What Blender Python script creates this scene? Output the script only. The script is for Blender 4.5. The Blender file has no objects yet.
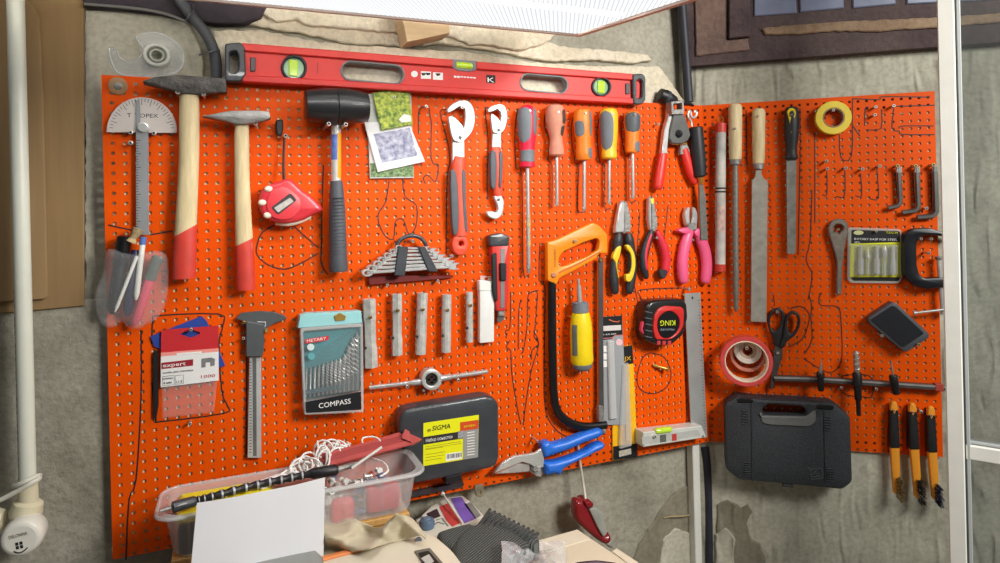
import bpy, bmesh, math, random
from mathutils import Vector, Matrix, noise
from mathutils.geometry import tessellate_polygon
random.seed(7)
SC = bpy.context.scene
COL = SC.collection
PI = math.pi
# ---------------------------------------------------------------- camera geometry
F, CX, CY = 650.0, 500.0, 211.0
ROLL = math.atan(92/3947)
CR, SR = math.cos(ROLL), math.sin(ROLL)
CAM = Vector((0, 0, 1.55))

def ray(px, py):
    u, v = px-CX, py-CY
    return Vector((u*CR-v*SR, F, -u*SR-v*CR))

class Frame:
    """local axes in mm: point = O + x*ax + y*ay + z*az"""
    def __init__(s, O, ax, ay, az):
        s.O, s.ax, s.ay, s.az = O, ax, ay, az
        s.R = Matrix((ax, ay, az)).transposed()
    def hit(s, px, py, h=0.0):
        d = ray(px, py)
        k = (s.O + s.az*(h*.001) - CAM).dot(s.az) / d.dot(s.az)
        q = CAM + d*k - s.O
        return Vector((q.dot(s.ax)*1000, q.dot(s.ay)*1000, h))
    def mat(s, o):
        m = s.R.to_4x4()
        m.translation = s.O + (s.ax*o[0] + s.ay*o[1] + s.az*o[2])*.001
        return m

UP = Vector((0, 0, 1))
T1, T2 = math.atan(650/1557.4), math.atan(650/2390.5)
ZB = 1.55-.504                                   # bottom edge of the pegboards
def plane_hit(px, py, A, n):
    d = ray(px, py); return CAM + d*((A-CAM).dot(n)/d.dot(n))
ax1 = Vector((math.cos(T1), math.sin(T1), 0)); n1 = ax1.cross(UP)
A1 = plane_hit(107, 320, Vector((0, 1.21, 1.55)), n1); A1.z = ZB
F1 = Frame(A1, ax1, UP, n1)
C1 = plane_hit(706, 275, A1, n1); C1.z = ZB
ax2 = Vector((math.cos(T2), -math.sin(T2), 0)); n2 = ax2.cross(UP)
F2 = Frame(C1, ax2, UP, n2)
K = Frame(Vector((A1.x, A1.y, 0)), ax1, -n1, UP)   # bench frame, z absolute
a3 = math.radians(36); ax3 = Vector((math.cos(a3), -math.sin(a3), 0)); n3 = ax3.cross(UP)
L1 = (C1-A1).length*1000
W2 = 437.0

# ---------------------------------------------------------------- materials
def lin(c):
    return tuple((x/255/12.92 if x/255 <= .04045 else ((x/255+.055)/1.055)**2.4) for x in c)
MATS = {}
def M(name, col=None, rough=.5, metal=0., var=.1, scale=40., bump=0., bscale=None, emit=0., alpha=1., coat=0., col2=None, kind='noise', detail=4., stretch=None):
    if name in MATS: return MATS[name]
    m = bpy.data.materials.new(name); m.use_nodes = True
    nt = m.node_tree; N = nt.nodes; Lk = nt.links
    b = N['Principled BSDF']
    b.inputs['Roughness'].default_value = rough
    b.inputs['Metallic'].default_value = metal
    if coat: b.inputs['Coat Weight'].default_value = coat
    c = lin(col)
    tc = N.new('ShaderNodeTexCoord'); mp = N.new('ShaderNodeMapping')
    Lk.new(tc.outputs['Object'], mp.inputs['Vector'])
    if stretch: mp.inputs['Scale'].default_value = stretch
    if var > 0 or col2:
        if kind == 'voronoi':
            tx = N.new('ShaderNodeTexVoronoi'); tx.inputs['Scale'].default_value = scale; fac = tx.outputs['Distance']
        else:
            tx = N.new('ShaderNodeTexNoise'); tx.inputs['Scale'].default_value = scale
            tx.inputs['Detail'].default_value = detail; fac = tx.outputs['Fac']
        Lk.new(mp.outputs[0], tx.inputs['Vector'])
        rp = N.new('ShaderNodeValToRGB')
        e = rp.color_ramp.elements
        e[0].position, e[1].position = (.3, .7) if kind != 'voronoi' else (.1, .6)
        if col2:
            c2 = lin(col2); e[0].color = (*c2, 1); e[1].color = (*c, 1)
        else:
            e[0].color = tuple(x*(1-var) for x in c)+(1,); e[1].color = tuple(min(1, x*(1+var)) for x in c)+(1,)
        Lk.new(fac, rp.inputs[0]); Lk.new(rp.outputs[0], b.inputs['Base Color'])
    else:
        b.inputs['Base Color'].default_value = (*c, 1)
    if bump:
        t2 = N.new('ShaderNodeTexNoise'); t2.inputs['Scale'].default_value = bscale or scale*3; t2.inputs['Detail'].default_value = 5
        Lk.new(mp.outputs[0], t2.inputs['Vector'])
        bp = N.new('ShaderNodeBump'); bp.inputs['Strength'].default_value = bump; bp.inputs['Distance'].default_value = .004
        Lk.new(t2.outputs['Fac'], bp.inputs['Height']); Lk.new(bp.outputs[0], b.inputs['Normal'])
    if alpha < 1:                                  # thin clear plastic: see-through with a gloss
        out = N['Material Output']
        tr = N.new('ShaderNodeBsdfTransparent'); tr.inputs[0].default_value = (.97, .97, .97, 1)
        mx = N.new('ShaderNodeMixShader'); mx.inputs[0].default_value = alpha
        Lk.new(tr.outputs[0], mx.inputs[1]); Lk.new(b.outputs[0], mx.inputs[2]); Lk.new(mx.outputs[0], out.inputs[0])
    if emit:
        b.inputs['Emission Color'].default_value = (*c, 1); b.inputs['Emission Strength'].default_value = emit
    MATS[name] = m
    return m

# ---------------------------------------------------------------- mesh builder (mm)
def offset(loop, b):
    n = len(loop); out = []
    for i in range(n):
        p0, p1, p2 = loop[i-1], loop[i], loop[(i+1) % n]
        d1 = (p1-p0); d2 = (p2-p1)
        if d1.length < 1e-6 or d2.length < 1e-6: out.append(p1.copy()); continue
        d1.normalize(); d2.normalize()
        m1 = Vector((-d1.y, d1.x)); m2 = Vector((-d2.y, d2.x))
        m = m1+m2
        if m.length < .2: out.append(p1+m1*b); continue
        m.normalize(); k = min(1/max(m.dot(m1), .5), 1.6)
        out.append(p1+m*(b*k))
    return out
def area(l):
    return sum(l[i-1].x*l[i].y-l[i].x*l[i-1].y for i in range(len(l)))/2
def smooth(pts, n=4, closed=True):
    P = [Vector(p) for p in pts]; N_ = len(P); out = []
    rng = range(N_) if closed else range(N_-1)
    for i in rng:
        g = lambda k: P[k % N_] if closed else P[max(0, min(N_-1, k))]
        p0, p1, p2, p3 = g(i-1), g(i), g(i+1), g(i+2)
        for k in range(n):
            t = k/n
            out.append(.5*((2*p1)+(p2-p0)*t+(2*p0-5*p1+4*p2-p3)*t*t+(3*p1-p0-3*p2+p3)*t**3))
    if not closed: out.append(P[-1].copy())
    return out
def rrect(x0, y0, x1, y1, r, n=4):
    out = []
    for cx, cy, a in ((x1-r, y1-r, 0), (x0+r, y1-r, 90), (x0+r, y0+r, 180), (x1-r, y0+r, 270)):
        for k in range(n+1):
            t = math.radians(a+90*k/n); out.append(Vector((cx+r*math.cos(t), cy+r*math.sin(t))))
    return out
def ell(cx, cy, rx, ry=None, n=24, rot=0):
    ry = ry or rx
    out = []
    for k in range(n):
        a = 2*PI*k/n; x, y = rx*math.cos(a), ry*math.sin(a)
        out.append(Vector((cx+x*math.cos(rot)-y*math.sin(rot), cy+x*math.sin(rot)+y*math.cos(rot))))
    return out
def roundpoly(pts, r, n=3):
    """round the corners of a polygon (list of 2D vectors)"""
    P = [Vector(p).to_2d() for p in pts]; out = []; N_ = len(P)
    for i in range(N_):
        a, b, c = P[i-1], P[i], P[(i+1) % N_]
        d1 = (a-b); d2 = (c-b)
        k = min(r, d1.length*.45, d2.length*.45)
        s, e = b+d1.normalized()*k, b+d2.normalized()*k
        for j in range(n+1):
            t = j/n; out.append(s*(1-t)**2+b*2*t*(1-t)+e*t*t)
    return out

class MB:
    def __init__(s): s.bm = bmesh.new()
    def face(s, vs):
        try: return s.bm.faces.new(vs)
        except ValueError: return None
    def slab(s, loops, z0, z1, b=0., b0=0., steps=1):
        if not isinstance(loops[0], (list, tuple)): loops = [loops]
        L = []
        for i, l in enumerate(loops):
            l = [Vector(p).to_2d() for p in l]
            if (area(l) > 0) != (i == 0): l = l[::-1]
            L.append(l)
        prof = []
        if b0 > 0:
            for k in range(steps+1):
                a = PI/2*k/steps; prof.append((z0+b0-b0*math.cos(a), b0-b0*math.sin(a)))
        else: prof.append((z0, 0))
        if b > 0:
            for k in range(steps+1):
                a = PI/2*k/steps; prof.append((z1-b+b*math.sin(a), b-b*math.cos(a)))
        else: prof.append((z1, 0))
        rings = []
        for z, ins in prof:
            rings.append([[s.bm.verts.new((p.x, p.y, z)) for p in (offset(l, ins) if ins > 1e-6 else l)] for l in L])
        for r0, r1 in zip(rings, rings[1:]):
            for l0, l1 in zip(r0, r1):
                n = len(l0)
                for i in range(n): s.face((l0[i-1], l0[i], l1[i], l1[i-1]))
        for r, flip in ((rings[0], True), (rings[-1], False)):
            flat = [v for l in r for v in l]
            for t in tessellate_polygon([[Vector((v.co.x, v.co.y, 0)) for v in l] for l in r]):
                vs = [flat[i] for i in t]
                s.face(vs[::-1] if flip else vs)
        return s
    def tube(s, path, r, seg=10, flat=1., closed=False, cap=True, up=None):
        P = [Vector(p) for p in path]; n = len(P)
        R = r if isinstance(r, (list, tuple)) else [r]*n
        rings = []; prev = None
        for i in range(n):
            if closed: d = P[(i+1) % n]-P[i-1]
            else: d = P[min(n-1, i+1)]-P[max(0, i-1)]
            d.normalize()
            if prev is None:
                ref = Vector(up) if up else (Vector((0, 0, 1)) if abs(d.z) < .9 else Vector((1, 0, 0)))
            else: ref = prev
            w = ref-d*ref.dot(d)
            if w.length < 1e-5: w = d.orthogonal()
            w.normalize(); q = d.cross(w); prev = w
            rr = R[i]
            rings.append([s.bm.verts.new(P[i]+(q*math.cos(2*PI*k/seg)+w*(flat*math.sin(2*PI*k/seg)))*rr) for k in range(seg)])
        m = n if closed else n-1
        for i in range(m):
            a, b = rings[i], rings[(i+1) % n]
            for k in range(seg): s.face((a[k-1], a[k], b[k], b[k-1]))
        if cap and not closed:
            s.face(rings[0][::-1]); s.face(rings[-1])
        return s
    def lathe(s, p0, p1, prof, seg=20, flat=1., arc=None, cap=True):
        """prof [(t 0..1, radius mm)]; arc=(func or (a0,a1)) angles from local +Z"""
        p0, p1 = Vector(p0), Vector(p1); d = (p1-p0); L = d.length; d.normalize()
        w = Vector((0, 0, 1))-d*d.z
        if w.length < 1e-4: w = Vector((0, 1, 0))
        w.normalize(); q = d.cross(w)
        rings = []
        for t, r in prof:
            c = p0+d*(L*t)
            if arc:
                a0, a1 = arc(t) if callable(arc) else arc
                angs = [math.radians(a0+(a1-a0)*k/seg) for k in range(seg+1)]
            else: angs = [2*PI*k/seg for k in range(seg)]
            rings.append([s.bm.verts.new(c+(w*(math.cos(a)*flat)+q*math.sin(a))*r) for a in angs])
        for a, b in zip(rings, rings[1:]):
            n = len(a)
            for k in range(1 if arc else 0, n): s.face((a[k-1], a[k], b[k], b[k-1]))
        if cap and not arc:
            s.face(rings[0][::-1]); s.face(rings[-1])
        return s
    def box(s, x0, y0, z0, x1, y1, z1, b=0.):
        return s.slab([Vector((x0, y0)), Vector((x1, y0)), Vector((x1, y1)), Vector((x0, y1))], z0, z1, b, b)
    def hexa(s, c8, ):
        v = [s.bm.verts.new(c) for c in c8]
        for f in ((3, 2, 1, 0), (4, 5, 6, 7), (0, 1, 5, 4), (1, 2, 6, 5), (2, 3, 7, 6), (3, 0, 4, 7)): s.face([v[i] for i in f])
        return s
    def ribbon(s, pts, w, z0, z1):
        """flat line along 2D points, width w"""
        P = [Vector(p).to_2d() for p in pts]; n = len(P); A = []; B = []
        for i in range(n):
            d = P[min(n-1, i+1)]-P[max(0, i-1)]
            if d.length < 1e-6: d = Vector((1, 0))
            d.normalize(); m = Vector((-d.y, d.x))*w/2
            A.append(P[i]+m); B.append(P[i]-m)
        rows = [[s.bm.verts.new((p.x, p.y, z)) for p in (A[i], B[i])]+[s.bm.verts.new((p.x, p.y, z1)) for p in (B[i], A[i])] for i in range(n) for z in (z0,)]
        for a, b in zip(rows, rows[1:]):
            for k in range(4): s.face((a[k-1], a[k], b[k], b[k-1]))
        s.face(rows[0][::-1]); s.face(rows[-1])
        return s
    def grid(s, rows, thick=0):
        V = [[s.bm.verts.new(p) for p in r] for r in rows]
        for a, b in zip(V, V[1:]):
            for i in range(len(a)-1): s.face((a[i], a[i+1], b[i+1], b[i]))
        return s
    def mesh(s, name, angle=38):
        bmesh.ops.recalc_face_normals(s.bm, faces=s.bm.faces)
        for v in s.bm.verts: v.co *= .001
        me = bpy.data.meshes.new(name); s.bm.to_mesh(me); s.bm.free()
        if angle:
            for p in me.polygons: p.use_smooth = True
            me.set_sharp_from_angle(angle=math.radians(angle))
        return me

def tag(o, label, cat, group=None):
    o['label'] = label; o['category'] = cat
    if group: o['group'] = group

class T:
    """a thing: px() turns a photo pixel into local mm at height h over its frame's plane"""
    def __init__(s, fr, name, label, cat, at, h=0., group=None, single=False):
        s.fr = fr; s.o = fr.hit(at[0], at[1], h)
        s.name, s.label, s.cat, s.group, s.single = name, label, cat, group, single
        if not single:
            s.root = bpy.data.objects.new(name, None); s.root.empty_display_size = .01
            COL.objects.link(s.root); s.root.matrix_world = fr.mat(s.o); tag(s.root, label, cat, group)
    def p(s, x, y, h=0.): return s.fr.hit(x, y, h)-s.o
    def P(s, pts, h=0.): return [s.p(x, y, h).to_2d() for x, y in pts]
    def Q(s, pts): return [s.p(*q) for q in pts]
    def rx(s, x, y, h, r): return (s.p(x+r, y, h)-s.p(x, y, h)).length
    def ry(s, x, y, h, r): return (s.p(x, y+r, h)-s.p(x, y, h)).length
    def ell(s, x, y, rx, ry, h, n=24, rot=0):
        return s.P([(x+rx*math.cos(2*PI*k/n)*math.cos(rot)-ry*math.sin(2*PI*k/n)*math.sin(rot), y+rx*math.cos(2*PI*k/n)*math.sin(rot)+ry*math.sin(2*PI*k/n)*math.cos(rot)) for k in range(n)], h)
    def add(s, name, mb, m, parent=None, label=None, angle=38):
        me = mb.mesh(name, angle) if isinstance(mb, MB) else mb
        me.materials.clear(); me.materials.append(m)
        o = bpy.data.objects.new(name, me); COL.objects.link(o)
        if s.single: o.matrix_world = s.fr.mat(s.o); tag(o, s.label, s.cat, s.group)
        else: o.parent = parent or s.root
        if label and not s.single: o['label'] = label
        return o
    # shape helpers with pixel input
    def slab(s, pts, z0, z1, b=0., b0=0., steps=1, sm=0, holes=(), h=None, r=0, mb=None):
        h = z1 if h is None else h
        l = s.P(pts, h)
        if sm: l = smooth(l, sm)
        if r: l = roundpoly(l, r)
        return (mb or MB()).slab([l]+list(holes), z0, z1, b, b0, steps)
    def tube(s, pts, r, seg=10, flat=1., n=0, mb=None, **k):
        P = s.Q(pts)
        if n:
            if isinstance(r, (list, tuple)):
                rr = []
                for i in range(len(r)-1): rr += [r[i]+(r[i+1]-r[i])*j/n for j in range(n)]
                r = rr+[r[-1]]
            P = smooth(P, n, closed=False)
        return (mb or MB()).tube(P, r, seg, flat, **k)
    def lathe(s, a, b, h, prof, seg=20, flat=1., arc=None, mb=None, grow=0., h1=None):
        """prof radii in photo pixels across the axis"""
        h1 = h if h1 is None else h1
        A, B = s.p(a[0], a[1], h), s.p(b[0], b[1], h1)
        dx, dy = b[0]-a[0], b[1]-a[1]; l = math.hypot(dx, dy); nx, ny = -dy/l, dx/l
        pr = []
        for t, r in prof:
            x, y = a[0]+dx*t, a[1]+dy*t; hh = h+(h1-h)*t
            pr.append((t, (s.p(x+nx*r, y+ny*r, hh)-s.p(x, y, hh)).length+grow))
        return (mb or MB()).lathe(A, B, pr, seg, flat, arc)

def text_mesh(body, A, B, hgt, depth=.15, mirror=False, shear=0.):
    """letters from local point A (left of baseline) to B, cap height hgt mm"""
    cu = bpy.data.curves.new('lettering', 'FONT'); cu.body = body; cu.extrude = 0.02; cu.shear = shear
    cu.resolution_u = 2
    ob = bpy.data.objects.new('lettering', cu); COL.objects.link(ob)
    dg = bpy.context.evaluated_depsgraph_get()
    me = bpy.data.meshes.new_from_object(ob.evaluated_get(dg))
    bpy.data.objects.remove(ob)
    xs = [v.co.x for v in me.vertices]; ys = [v.co.y for v in me.vertices]
    if not xs: return me
    x0, x1 = min(xs), max(xs); y0 = min(0, 0); y1 = .7
    A, B = Vector(A), Vector(B); d = B-A; L = d.length; d.normalize()
    nrm = Vector((0, 0, 1)); e = nrm.cross(d)
    for v in me.vertices:
        u = (v.co.x-x0)/(x1-x0)*L; w = v.co.y/y1*hgt; z = (v.co.z/.02)*depth
        v.co = (A+d*u+e*w+nrm*z)*.001
    return me
# ================================================================ palette
RED = M('level_red', (214, 48, 40), .5, var=.05)
BLK = M('black_plastic', (22, 23, 26), .45, var=.2)
DGR = M('dark_grey_plastic', (56, 60, 65), .4, var=.12, coat=.25, bump=.15, bscale=400)
GRY = M('grey_rubber', (92, 98, 106), .6, var=.1)
STEEL = M('bright_steel', (200, 200, 198), .35, .6, var=.12, scale=60)
DSTEEL = M('dull_steel', (146, 144, 140), .45, .45, var=.25, scale=60, bump=.3)
CHROME = M('pale_cast_metal', (200, 202, 198), .36, .45, var=.06)
DARKST = M('dark_forged_steel', (84, 80, 76), .5, .4, var=.45, scale=60, bump=.6)
WOOD = M('pale_ash_wood', (214, 194, 150), .6, var=.16, scale=30, stretch=(6, .7, 6))
WHITE = M('white_plastic', (228, 228, 220), .4, var=.04)
PAPER = M('white_paper', (232, 232, 230), .8, var=.03)
INK = M('black_ink', (18, 18, 20), .6, var=0)
INKW = M('white_ink', (238, 238, 236), .6, var=0)
INKR = M('red_ink', (176, 30, 40), .6, var=0)
YEL = M('yellow_plastic', (236, 208, 20), .4, var=.06)
ORG = M('orange_plastic', (236, 140, 22), .4, var=.06)
PEG = M('zinc_peg', (200, 198, 190), .35, .6, var=.1)
CLEAR = M('clear_plastic', (225, 228, 228), .15, var=0, alpha=.2)
CLEAR2 = M('cloudy_plastic', (226, 228, 226), .25, var=0, alpha=.36)
CARD = M('brown_cardboard', (176, 140, 92), .85, var=.1, scale=12, stretch=(1, 1, 6))

# ================================================================ the setting
def structure(name, me, m, mat4=None, angle=38):
    if isinstance(me, MB): me = me.mesh(name, angle)
    me.materials.append(m)
    o = bpy.data.objects.new(name, me); COL.objects.link(o)
    if mat4 is not None: o.matrix_world = mat4
    o['kind'] = 'structure'
    return o

def wall_material(name, base, light, dark, streak=.5):
    m = bpy.data.materials.new(name); m.use_nodes = True
    nt = m.node_tree; N = nt.nodes; Lk = nt.links; b = N['Principled BSDF']; b.inputs['Roughness'].default_value = .9
    tc = N.new('ShaderNodeTexCoord')
    def noi(scale, detail=6, rough=.6, st=None):
        mp = N.new('ShaderNodeMapping'); Lk.new(tc.outputs['Object'], mp.inputs[0])
        if st: mp.inputs['Scale'].default_value = st
        t = N.new('ShaderNodeTexNoise'); t.inputs['Scale'].default_value = scale; t.inputs['Detail'].default_value = detail; t.inputs['Roughness'].default_value = rough
        Lk.new(mp.outputs[0], t.inputs['Vector']); return t.outputs['Fac']
    a = noi(5); r = N.new('ShaderNodeValToRGB'); e = r.color_ramp.elements
    e[0].position, e[0].color = .34, (*lin(dark), 1); e[1].position, e[1].color = .68, (*lin(light), 1)
    x = e.new(.5); x.color = (*lin(base), 1)
    Lk.new(a, r.inputs[0])
    f = noi(110, 4); r2 = N.new('ShaderNodeValToRGB'); r2.color_ramp.elements[0].position = .25; r2.color_ramp.elements[1].position = .6
    r2.color_ramp.elements[0].color = (.62, .62, .62, 1); r2.color_ramp.elements[1].color = (1, 1, 1, 1)
    Lk.new(f, r2.inputs[0])
    mx = N.new('ShaderNodeMix'); mx.data_type = 'RGBA'; mx.blend_type = 'MULTIPLY'; mx.inputs[0].default_value = .75
    Lk.new(r.outputs[0], mx.inputs[6]); Lk.new(r2.outputs[0], mx.inputs[7]); Lk.new(mx.outputs[2], b.inputs['Base Color'])
    g = noi(60 if streak < .4 else 24, 6, .6, (1+streak*1.4, 1-streak*1.1, 1))
    if streak >= .4:
        n_ = g.node; n_.noise_type = 'RIDGED_MULTIFRACTAL'; n_.inputs['Distortion'].default_value = .5
    bp = N.new('ShaderNodeBump'); bp.inputs['Strength'].default_value = .45+.8*streak; bp.inputs['Distance'].default_value = .009 if streak < .4 else .013
    Lk.new(g, bp.inputs['Height']); Lk.new(bp.outputs[0], b.inputs['Normal'])
    return m
CONC = wall_material('rough_concrete', (160, 156, 140), (180, 176, 160), (134, 130, 114), 0)
CONC2 = wall_material('rough_plaster', (184, 180, 162), (202, 198, 180), (158, 154, 138))
PLAS = wall_material('old_plaster', (218, 208, 184), (228, 218, 198), (198, 186, 160), 0)
MORT = wall_material('darker_mortar', (128, 122, 104), (146, 140, 122), (104, 98, 82))
DARKW = wall_material('dark_timber', (86, 70, 70), (102, 86, 82), (62, 50, 54), 0)
DARKB = wall_material('dark_beam', (50, 43, 50), (62, 54, 60), (36, 30, 36), 0)  # very dark purplish tone for the left beam
GAP, GAP2 = -34.0, -8.0
# wall_back: behind the long pegboard; wall_right: behind the short one
def c2(fr, x, y, z): return fr.O+(fr.ax*x+fr.ay*y+fr.az*z)*.001
zf = -ZB*1000
# where the two wall planes meet
def meet(g, g2):
    # solve on plan
    p1 = F1.O+n1*(g*.001); p2 = F2.O+n2*(g2*.001)
    d = ax1.x*(-ax2.y)+ax1.y*ax2.x
    q = p2-p1
    k = (q.x*(-ax2.y)+q.y*ax2.x)/d
    return k*1000
LM = meet(GAP, GAP2)
me = MB().box(-1500, zf, GAP-60, LM+30, 1500, GAP).mesh('wall_back', 0)
structure('wall_back', me, CONC, F1.mat((0, 0, 0)))
s2 = (c2(F1, LM, 0, GAP)-F2.O).dot(ax2)*1000
me = MB().box(s2, zf, GAP2-60, 2600, 1500, GAP2).mesh('wall_right', 0)
structure('wall_right', me, CONC2, F2.mat((0, 0, 0)))
fl = MB().box(-1600, -2600, -30, 3300, 60, 0)
structure('floor', fl, CONC, K.mat((0, 0, 0)), 0)

# raised plaster layers on the wall
def patch(name, fr, px, h0, h1, m, sm=0, b=2, jag=0):
    t = T(fr, name, '', '', px[0], 0); ob = t.root
    l = t.P(px, h1)
    if jag:
        out = []
        for i in range(len(l)):
            a, c = l[i], l[(i+1) % len(l)]
            n = max(1, int((c-a).length/9))
            for k in range(n):
                q = a.lerp(c, k/n); out.append(q+Vector((random.uniform(-jag, jag), random.uniform(-jag, jag))))
        l = out
    elif sm: l = smooth(l, sm)
    me = MB().slab(l, h0, h1, b).mesh(name)
    mt = ob.matrix_world.copy(); bpy.data.objects.remove(ob)
    return structure(name, me, m, mt)
# left: plaster over the base wall, and the concrete ledge the cardboard stands on
patch('trim_1', F1, [(84, 6), (150, 9), (182, 18), (190, 26), (198, 40), (204, 60), (203, 90), (190, 330), (84, 330)], GAP+.1, GAP+7, CONC2, jag=1.5)
me = MB().box(-1500, zf, GAP+.1, 110, 386, GAP+16, 2).mesh('wall_left')
structure('wall_left', me, CONC, F1.mat((0, 0, 0)))
# torn plaster sheets over the level
patch('trim_2', F1, [(222, 20), (262, 27), (300, 33), (345, 43), (362, 44), (400, 46), (440, 44), (470, 47), (505, 52), (525, 57), (545, 61), (600, 60), (636, 63), (652, 60), (648, 55), (610, 50), (560, 46), (520, 30), (500, -10), (222, -20)], GAP+.1, GAP+12, PLAS, jag=1.6)
patch('trim_3', F1, [(250, 2), (268, 17), (277, 22), (298, 19), (306, 25), (340, 27), (400, 33), (450, 36), (470, 44), (490, 45), (520, 50), (545, 44), (560, 30), (600, 10), (600, -30), (250, -30)], GAP+12, GAP+22, PLAS, jag=1.4)
patch('trim_4', F1, [(214, 84), (640, 106), (690, 112), (704, 430), (420, 490), (112, 555), (112, 90), (205, 88)], GAP+.1, -3.9, M('bright_backing', (252, 232, 184), .9, var=.05, scale=14, bump=.15), jag=1.2)  # layer behind the pegboard coloured pale so its holes look lit
patch('trim_18', F1, [(214, 30), (262, 30), (320, 42), (400, 48), (470, 52), (530, 62), (600, 66), (660, 66), (690, 108), (640, 104), (214, 82)], GAP+.1, -9, PLAS, jag=1.2)
# mortar patches low on the walls
patch('trim_5', F1, [(700, 488), (688, 486), (672, 496), (660, 512), (650, 528), (640, 545), (630, 570), (660, 600), (700, 600)], GAP+.1, GAP+4, MORT, jag=2.2)
patch('trim_6', F1, [(664, 540), (676, 528), (690, 534), (694, 560), (680, 590), (655, 590)], GAP+4, GAP+7, CONC2, jag=2.2)
patch('trim_7', F2, [(717, 505), (728, 500), (742, 508), (748, 505), (752, 512), (747, 525), (752, 540), (760, 545), (765, 556), (770, 580), (748, 600), (716, 600)], GAP2+.1, GAP2+4, MORT, jag=1.8)
patch('trim_8', F2, [(716, 535), (726, 528), (736, 540), (733, 560), (738, 590), (716, 590)], GAP2+4, GAP2+7, CONC2, jag=1.8)
# dark overhanging beams above each wall
patch('trim_9', F1, [(60, -60), (85, 6), (120, 7), (160, 12), (188, 19), (215, 23), (245, 23), (262, 16), (300, -60)], GAP+8, GAP+30, DARKB)
me = MB().slab([Vector((s2+12, 803)), Vector((1600, 803)), Vector((1600, 1500)), Vector((s2+12, 1500))], GAP2+.1, GAP2+26).mesh('trim_10', 0)
BEAM = structure('trim_10', me, DARKW, F2.mat((0, 0, 0)))
TAN = wall_material('raw_timber', (150, 122, 98), (164, 138, 112), (124, 98, 80), 0)
patch('trim_11', F2, [(762, 28), (800, 24), (850, 21), (940, 17), (1000, 13), (1060, 9), (1060, 17), (1000, 22), (940, 27), (880, 31), (830, 31), (800, 34), (765, 34)], GAP2+26.1, GAP2+32, TAN, jag=1.0)
PAN = M('grey_blue_panel', (120, 126, 150), .35, var=.2, scale=14)
for i, q in enumerate([[(754, 16), (754, -20), (795, -20), (797, 13)], [(800, 12), (799, -20), (843, -20), (844, 8)], [(853, 8), (852, -20), (895, -20), (896, 4)], [(907, 4), (906, -20), (1000, -20), (1000, -1)]]):
    patch('trim_%d' % (12+i), F2, q, GAP2+26.1, GAP2+30, PAN)
patch('trim_16', F2, [(729, 38), (729, -20), (750, -20), (750, 36)], GAP2+26.1, GAP2+40, DARKW)
BRW = wall_material('brown_board', (126, 102, 92), (140, 114, 102), (104, 84, 76), 0)
patch('trim_17', F2, [(696, 56), (694, -20), (728, -20), (728, 40), (748, 38), (750, 50)], GAP2+26.1, GAP2+31, BRW, jag=.8)

# ---------------------------------------------------------------- pegboards
def pegboard_mesh(W, Hh, xs, ys, r, th):
    def cuts(cs, lim):
        out = [(0., False)]; segs = []
        pos = 0.
        for c in cs:
            a, b = max(0, c-r), min(lim, c+r)
            if b <= 0 or a >= lim: continue
            if a > pos: segs.append((pos, a, False))
            segs.append((a, b, True)); pos = b
        if pos < lim: segs.append((pos, lim, False))
        return segs
    X, Y = cuts(xs, W), cuts(ys, Hh)
    gx = [X[0][0]]+[q[1] for q in X]; gy = [Y[0][0]]+[q[1] for q in Y]
    V = []; Fc = []
    nx, ny = len(gx), len(gy)
    for z in (0, -th):
        for y in gy:
            for x in gx: V.append((x*.001, y*.001, z*.001))
    idx = lambda i, j, k: k*nx*ny+j*nx+i
    hole = lambda i, j: 0 <= i < len(X) and 0 <= j < len(Y) and X[i][2] and Y[j][2]
    solid = lambda i, j: 0 <= i < len(X) and 0 <= j < len(Y) and not (X[i][2] and Y[j][2])
    for j in range(ny-1):
        for i in range(nx-1):
            if not solid(i, j): continue
            Fc.append((idx(i, j, 0), idx(i+1, j, 0), idx(i+1, j+1, 0), idx(i, j+1, 0)))
            Fc.append((idx(i, j+1, 1), idx(i+1, j+1, 1), idx(i+1, j, 1), idx(i, j, 1)))
            for (di, dj, a, b) in ((-1, 0, (i, j+1), (i, j)), (1, 0, (i+1, j), (i+1, j+1)), (0, -1, (i, j), (i+1, j)), (0, 1, (i+1, j+1), (i, j+1))):
                if not solid(i+di, j+dj):
                    Fc.append((idx(*a, 0), idx(*a, 1), idx(*b, 1), idx(*b, 0))[::1])
    me = bpy.data.meshes.new('panel'); me.from_pydata(V, [], Fc); me.update()
    bm = bmesh.new(); bm.from_mesh(me); bmesh.ops.delete(bm, geom=[v for v in bm.verts if not v.link_faces], context='VERTS')
    bmesh.ops.recalc_face_normals(bm, faces=bm.faces); bm.to_mesh(me); bm.free()
    return me
def board_paint():
    m = M('orange_red_paint', (228, 82, 0), .5, var=.09, scale=9)
    return m
PAINT = board_paint(); PAINT.node_tree.nodes['Principled BSDF'].inputs['Specular IOR Level'].default_value = .13
BH = 720.0
def board(fr, W, gap, xs, ys, at, label, flange_right=False):
    t = T(fr, 'pegboard', label, 'pegboard', at)
    t.o = Vector((0, 0, 0)); t.root.matrix_world = fr.mat((0, 0, 0))
    t.add('panel', pegboard_mesh(W, BH, xs, ys, 2.45, 0.9), PAINT, angle=0)
    for y in (.3, BH-1.5): t.add('return_edge', MB().box(1, y, -2.6, W-1, y+1.2, -1.0), PAINT, angle=0)
    st = MB()
    for x in (60, W/2, W-60):
        for y in (40, BH-40):
            st.lathe((x+4, y+4, gap), (x+4, y+4, -1.3), [(0, 6), (1, 6)], 12)
    t.add('standoff', st, DSTEEL)
    return t
B1 = board(F1, L1, -3.8, [-3+15.75*k for k in range(72)], [3.5+15*k for k in range(49)], (107, 320), 'long orange-red perforated pegboard on the back wall holding most of the tools')
B2 = board(F2, W2, -3.8, [5.5+15.55*k for k in range(29)], [3.5+15*k for k in range(49)], (720, 320), 'short orange-red perforated pegboard on the right wall holding files and brushes')
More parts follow.
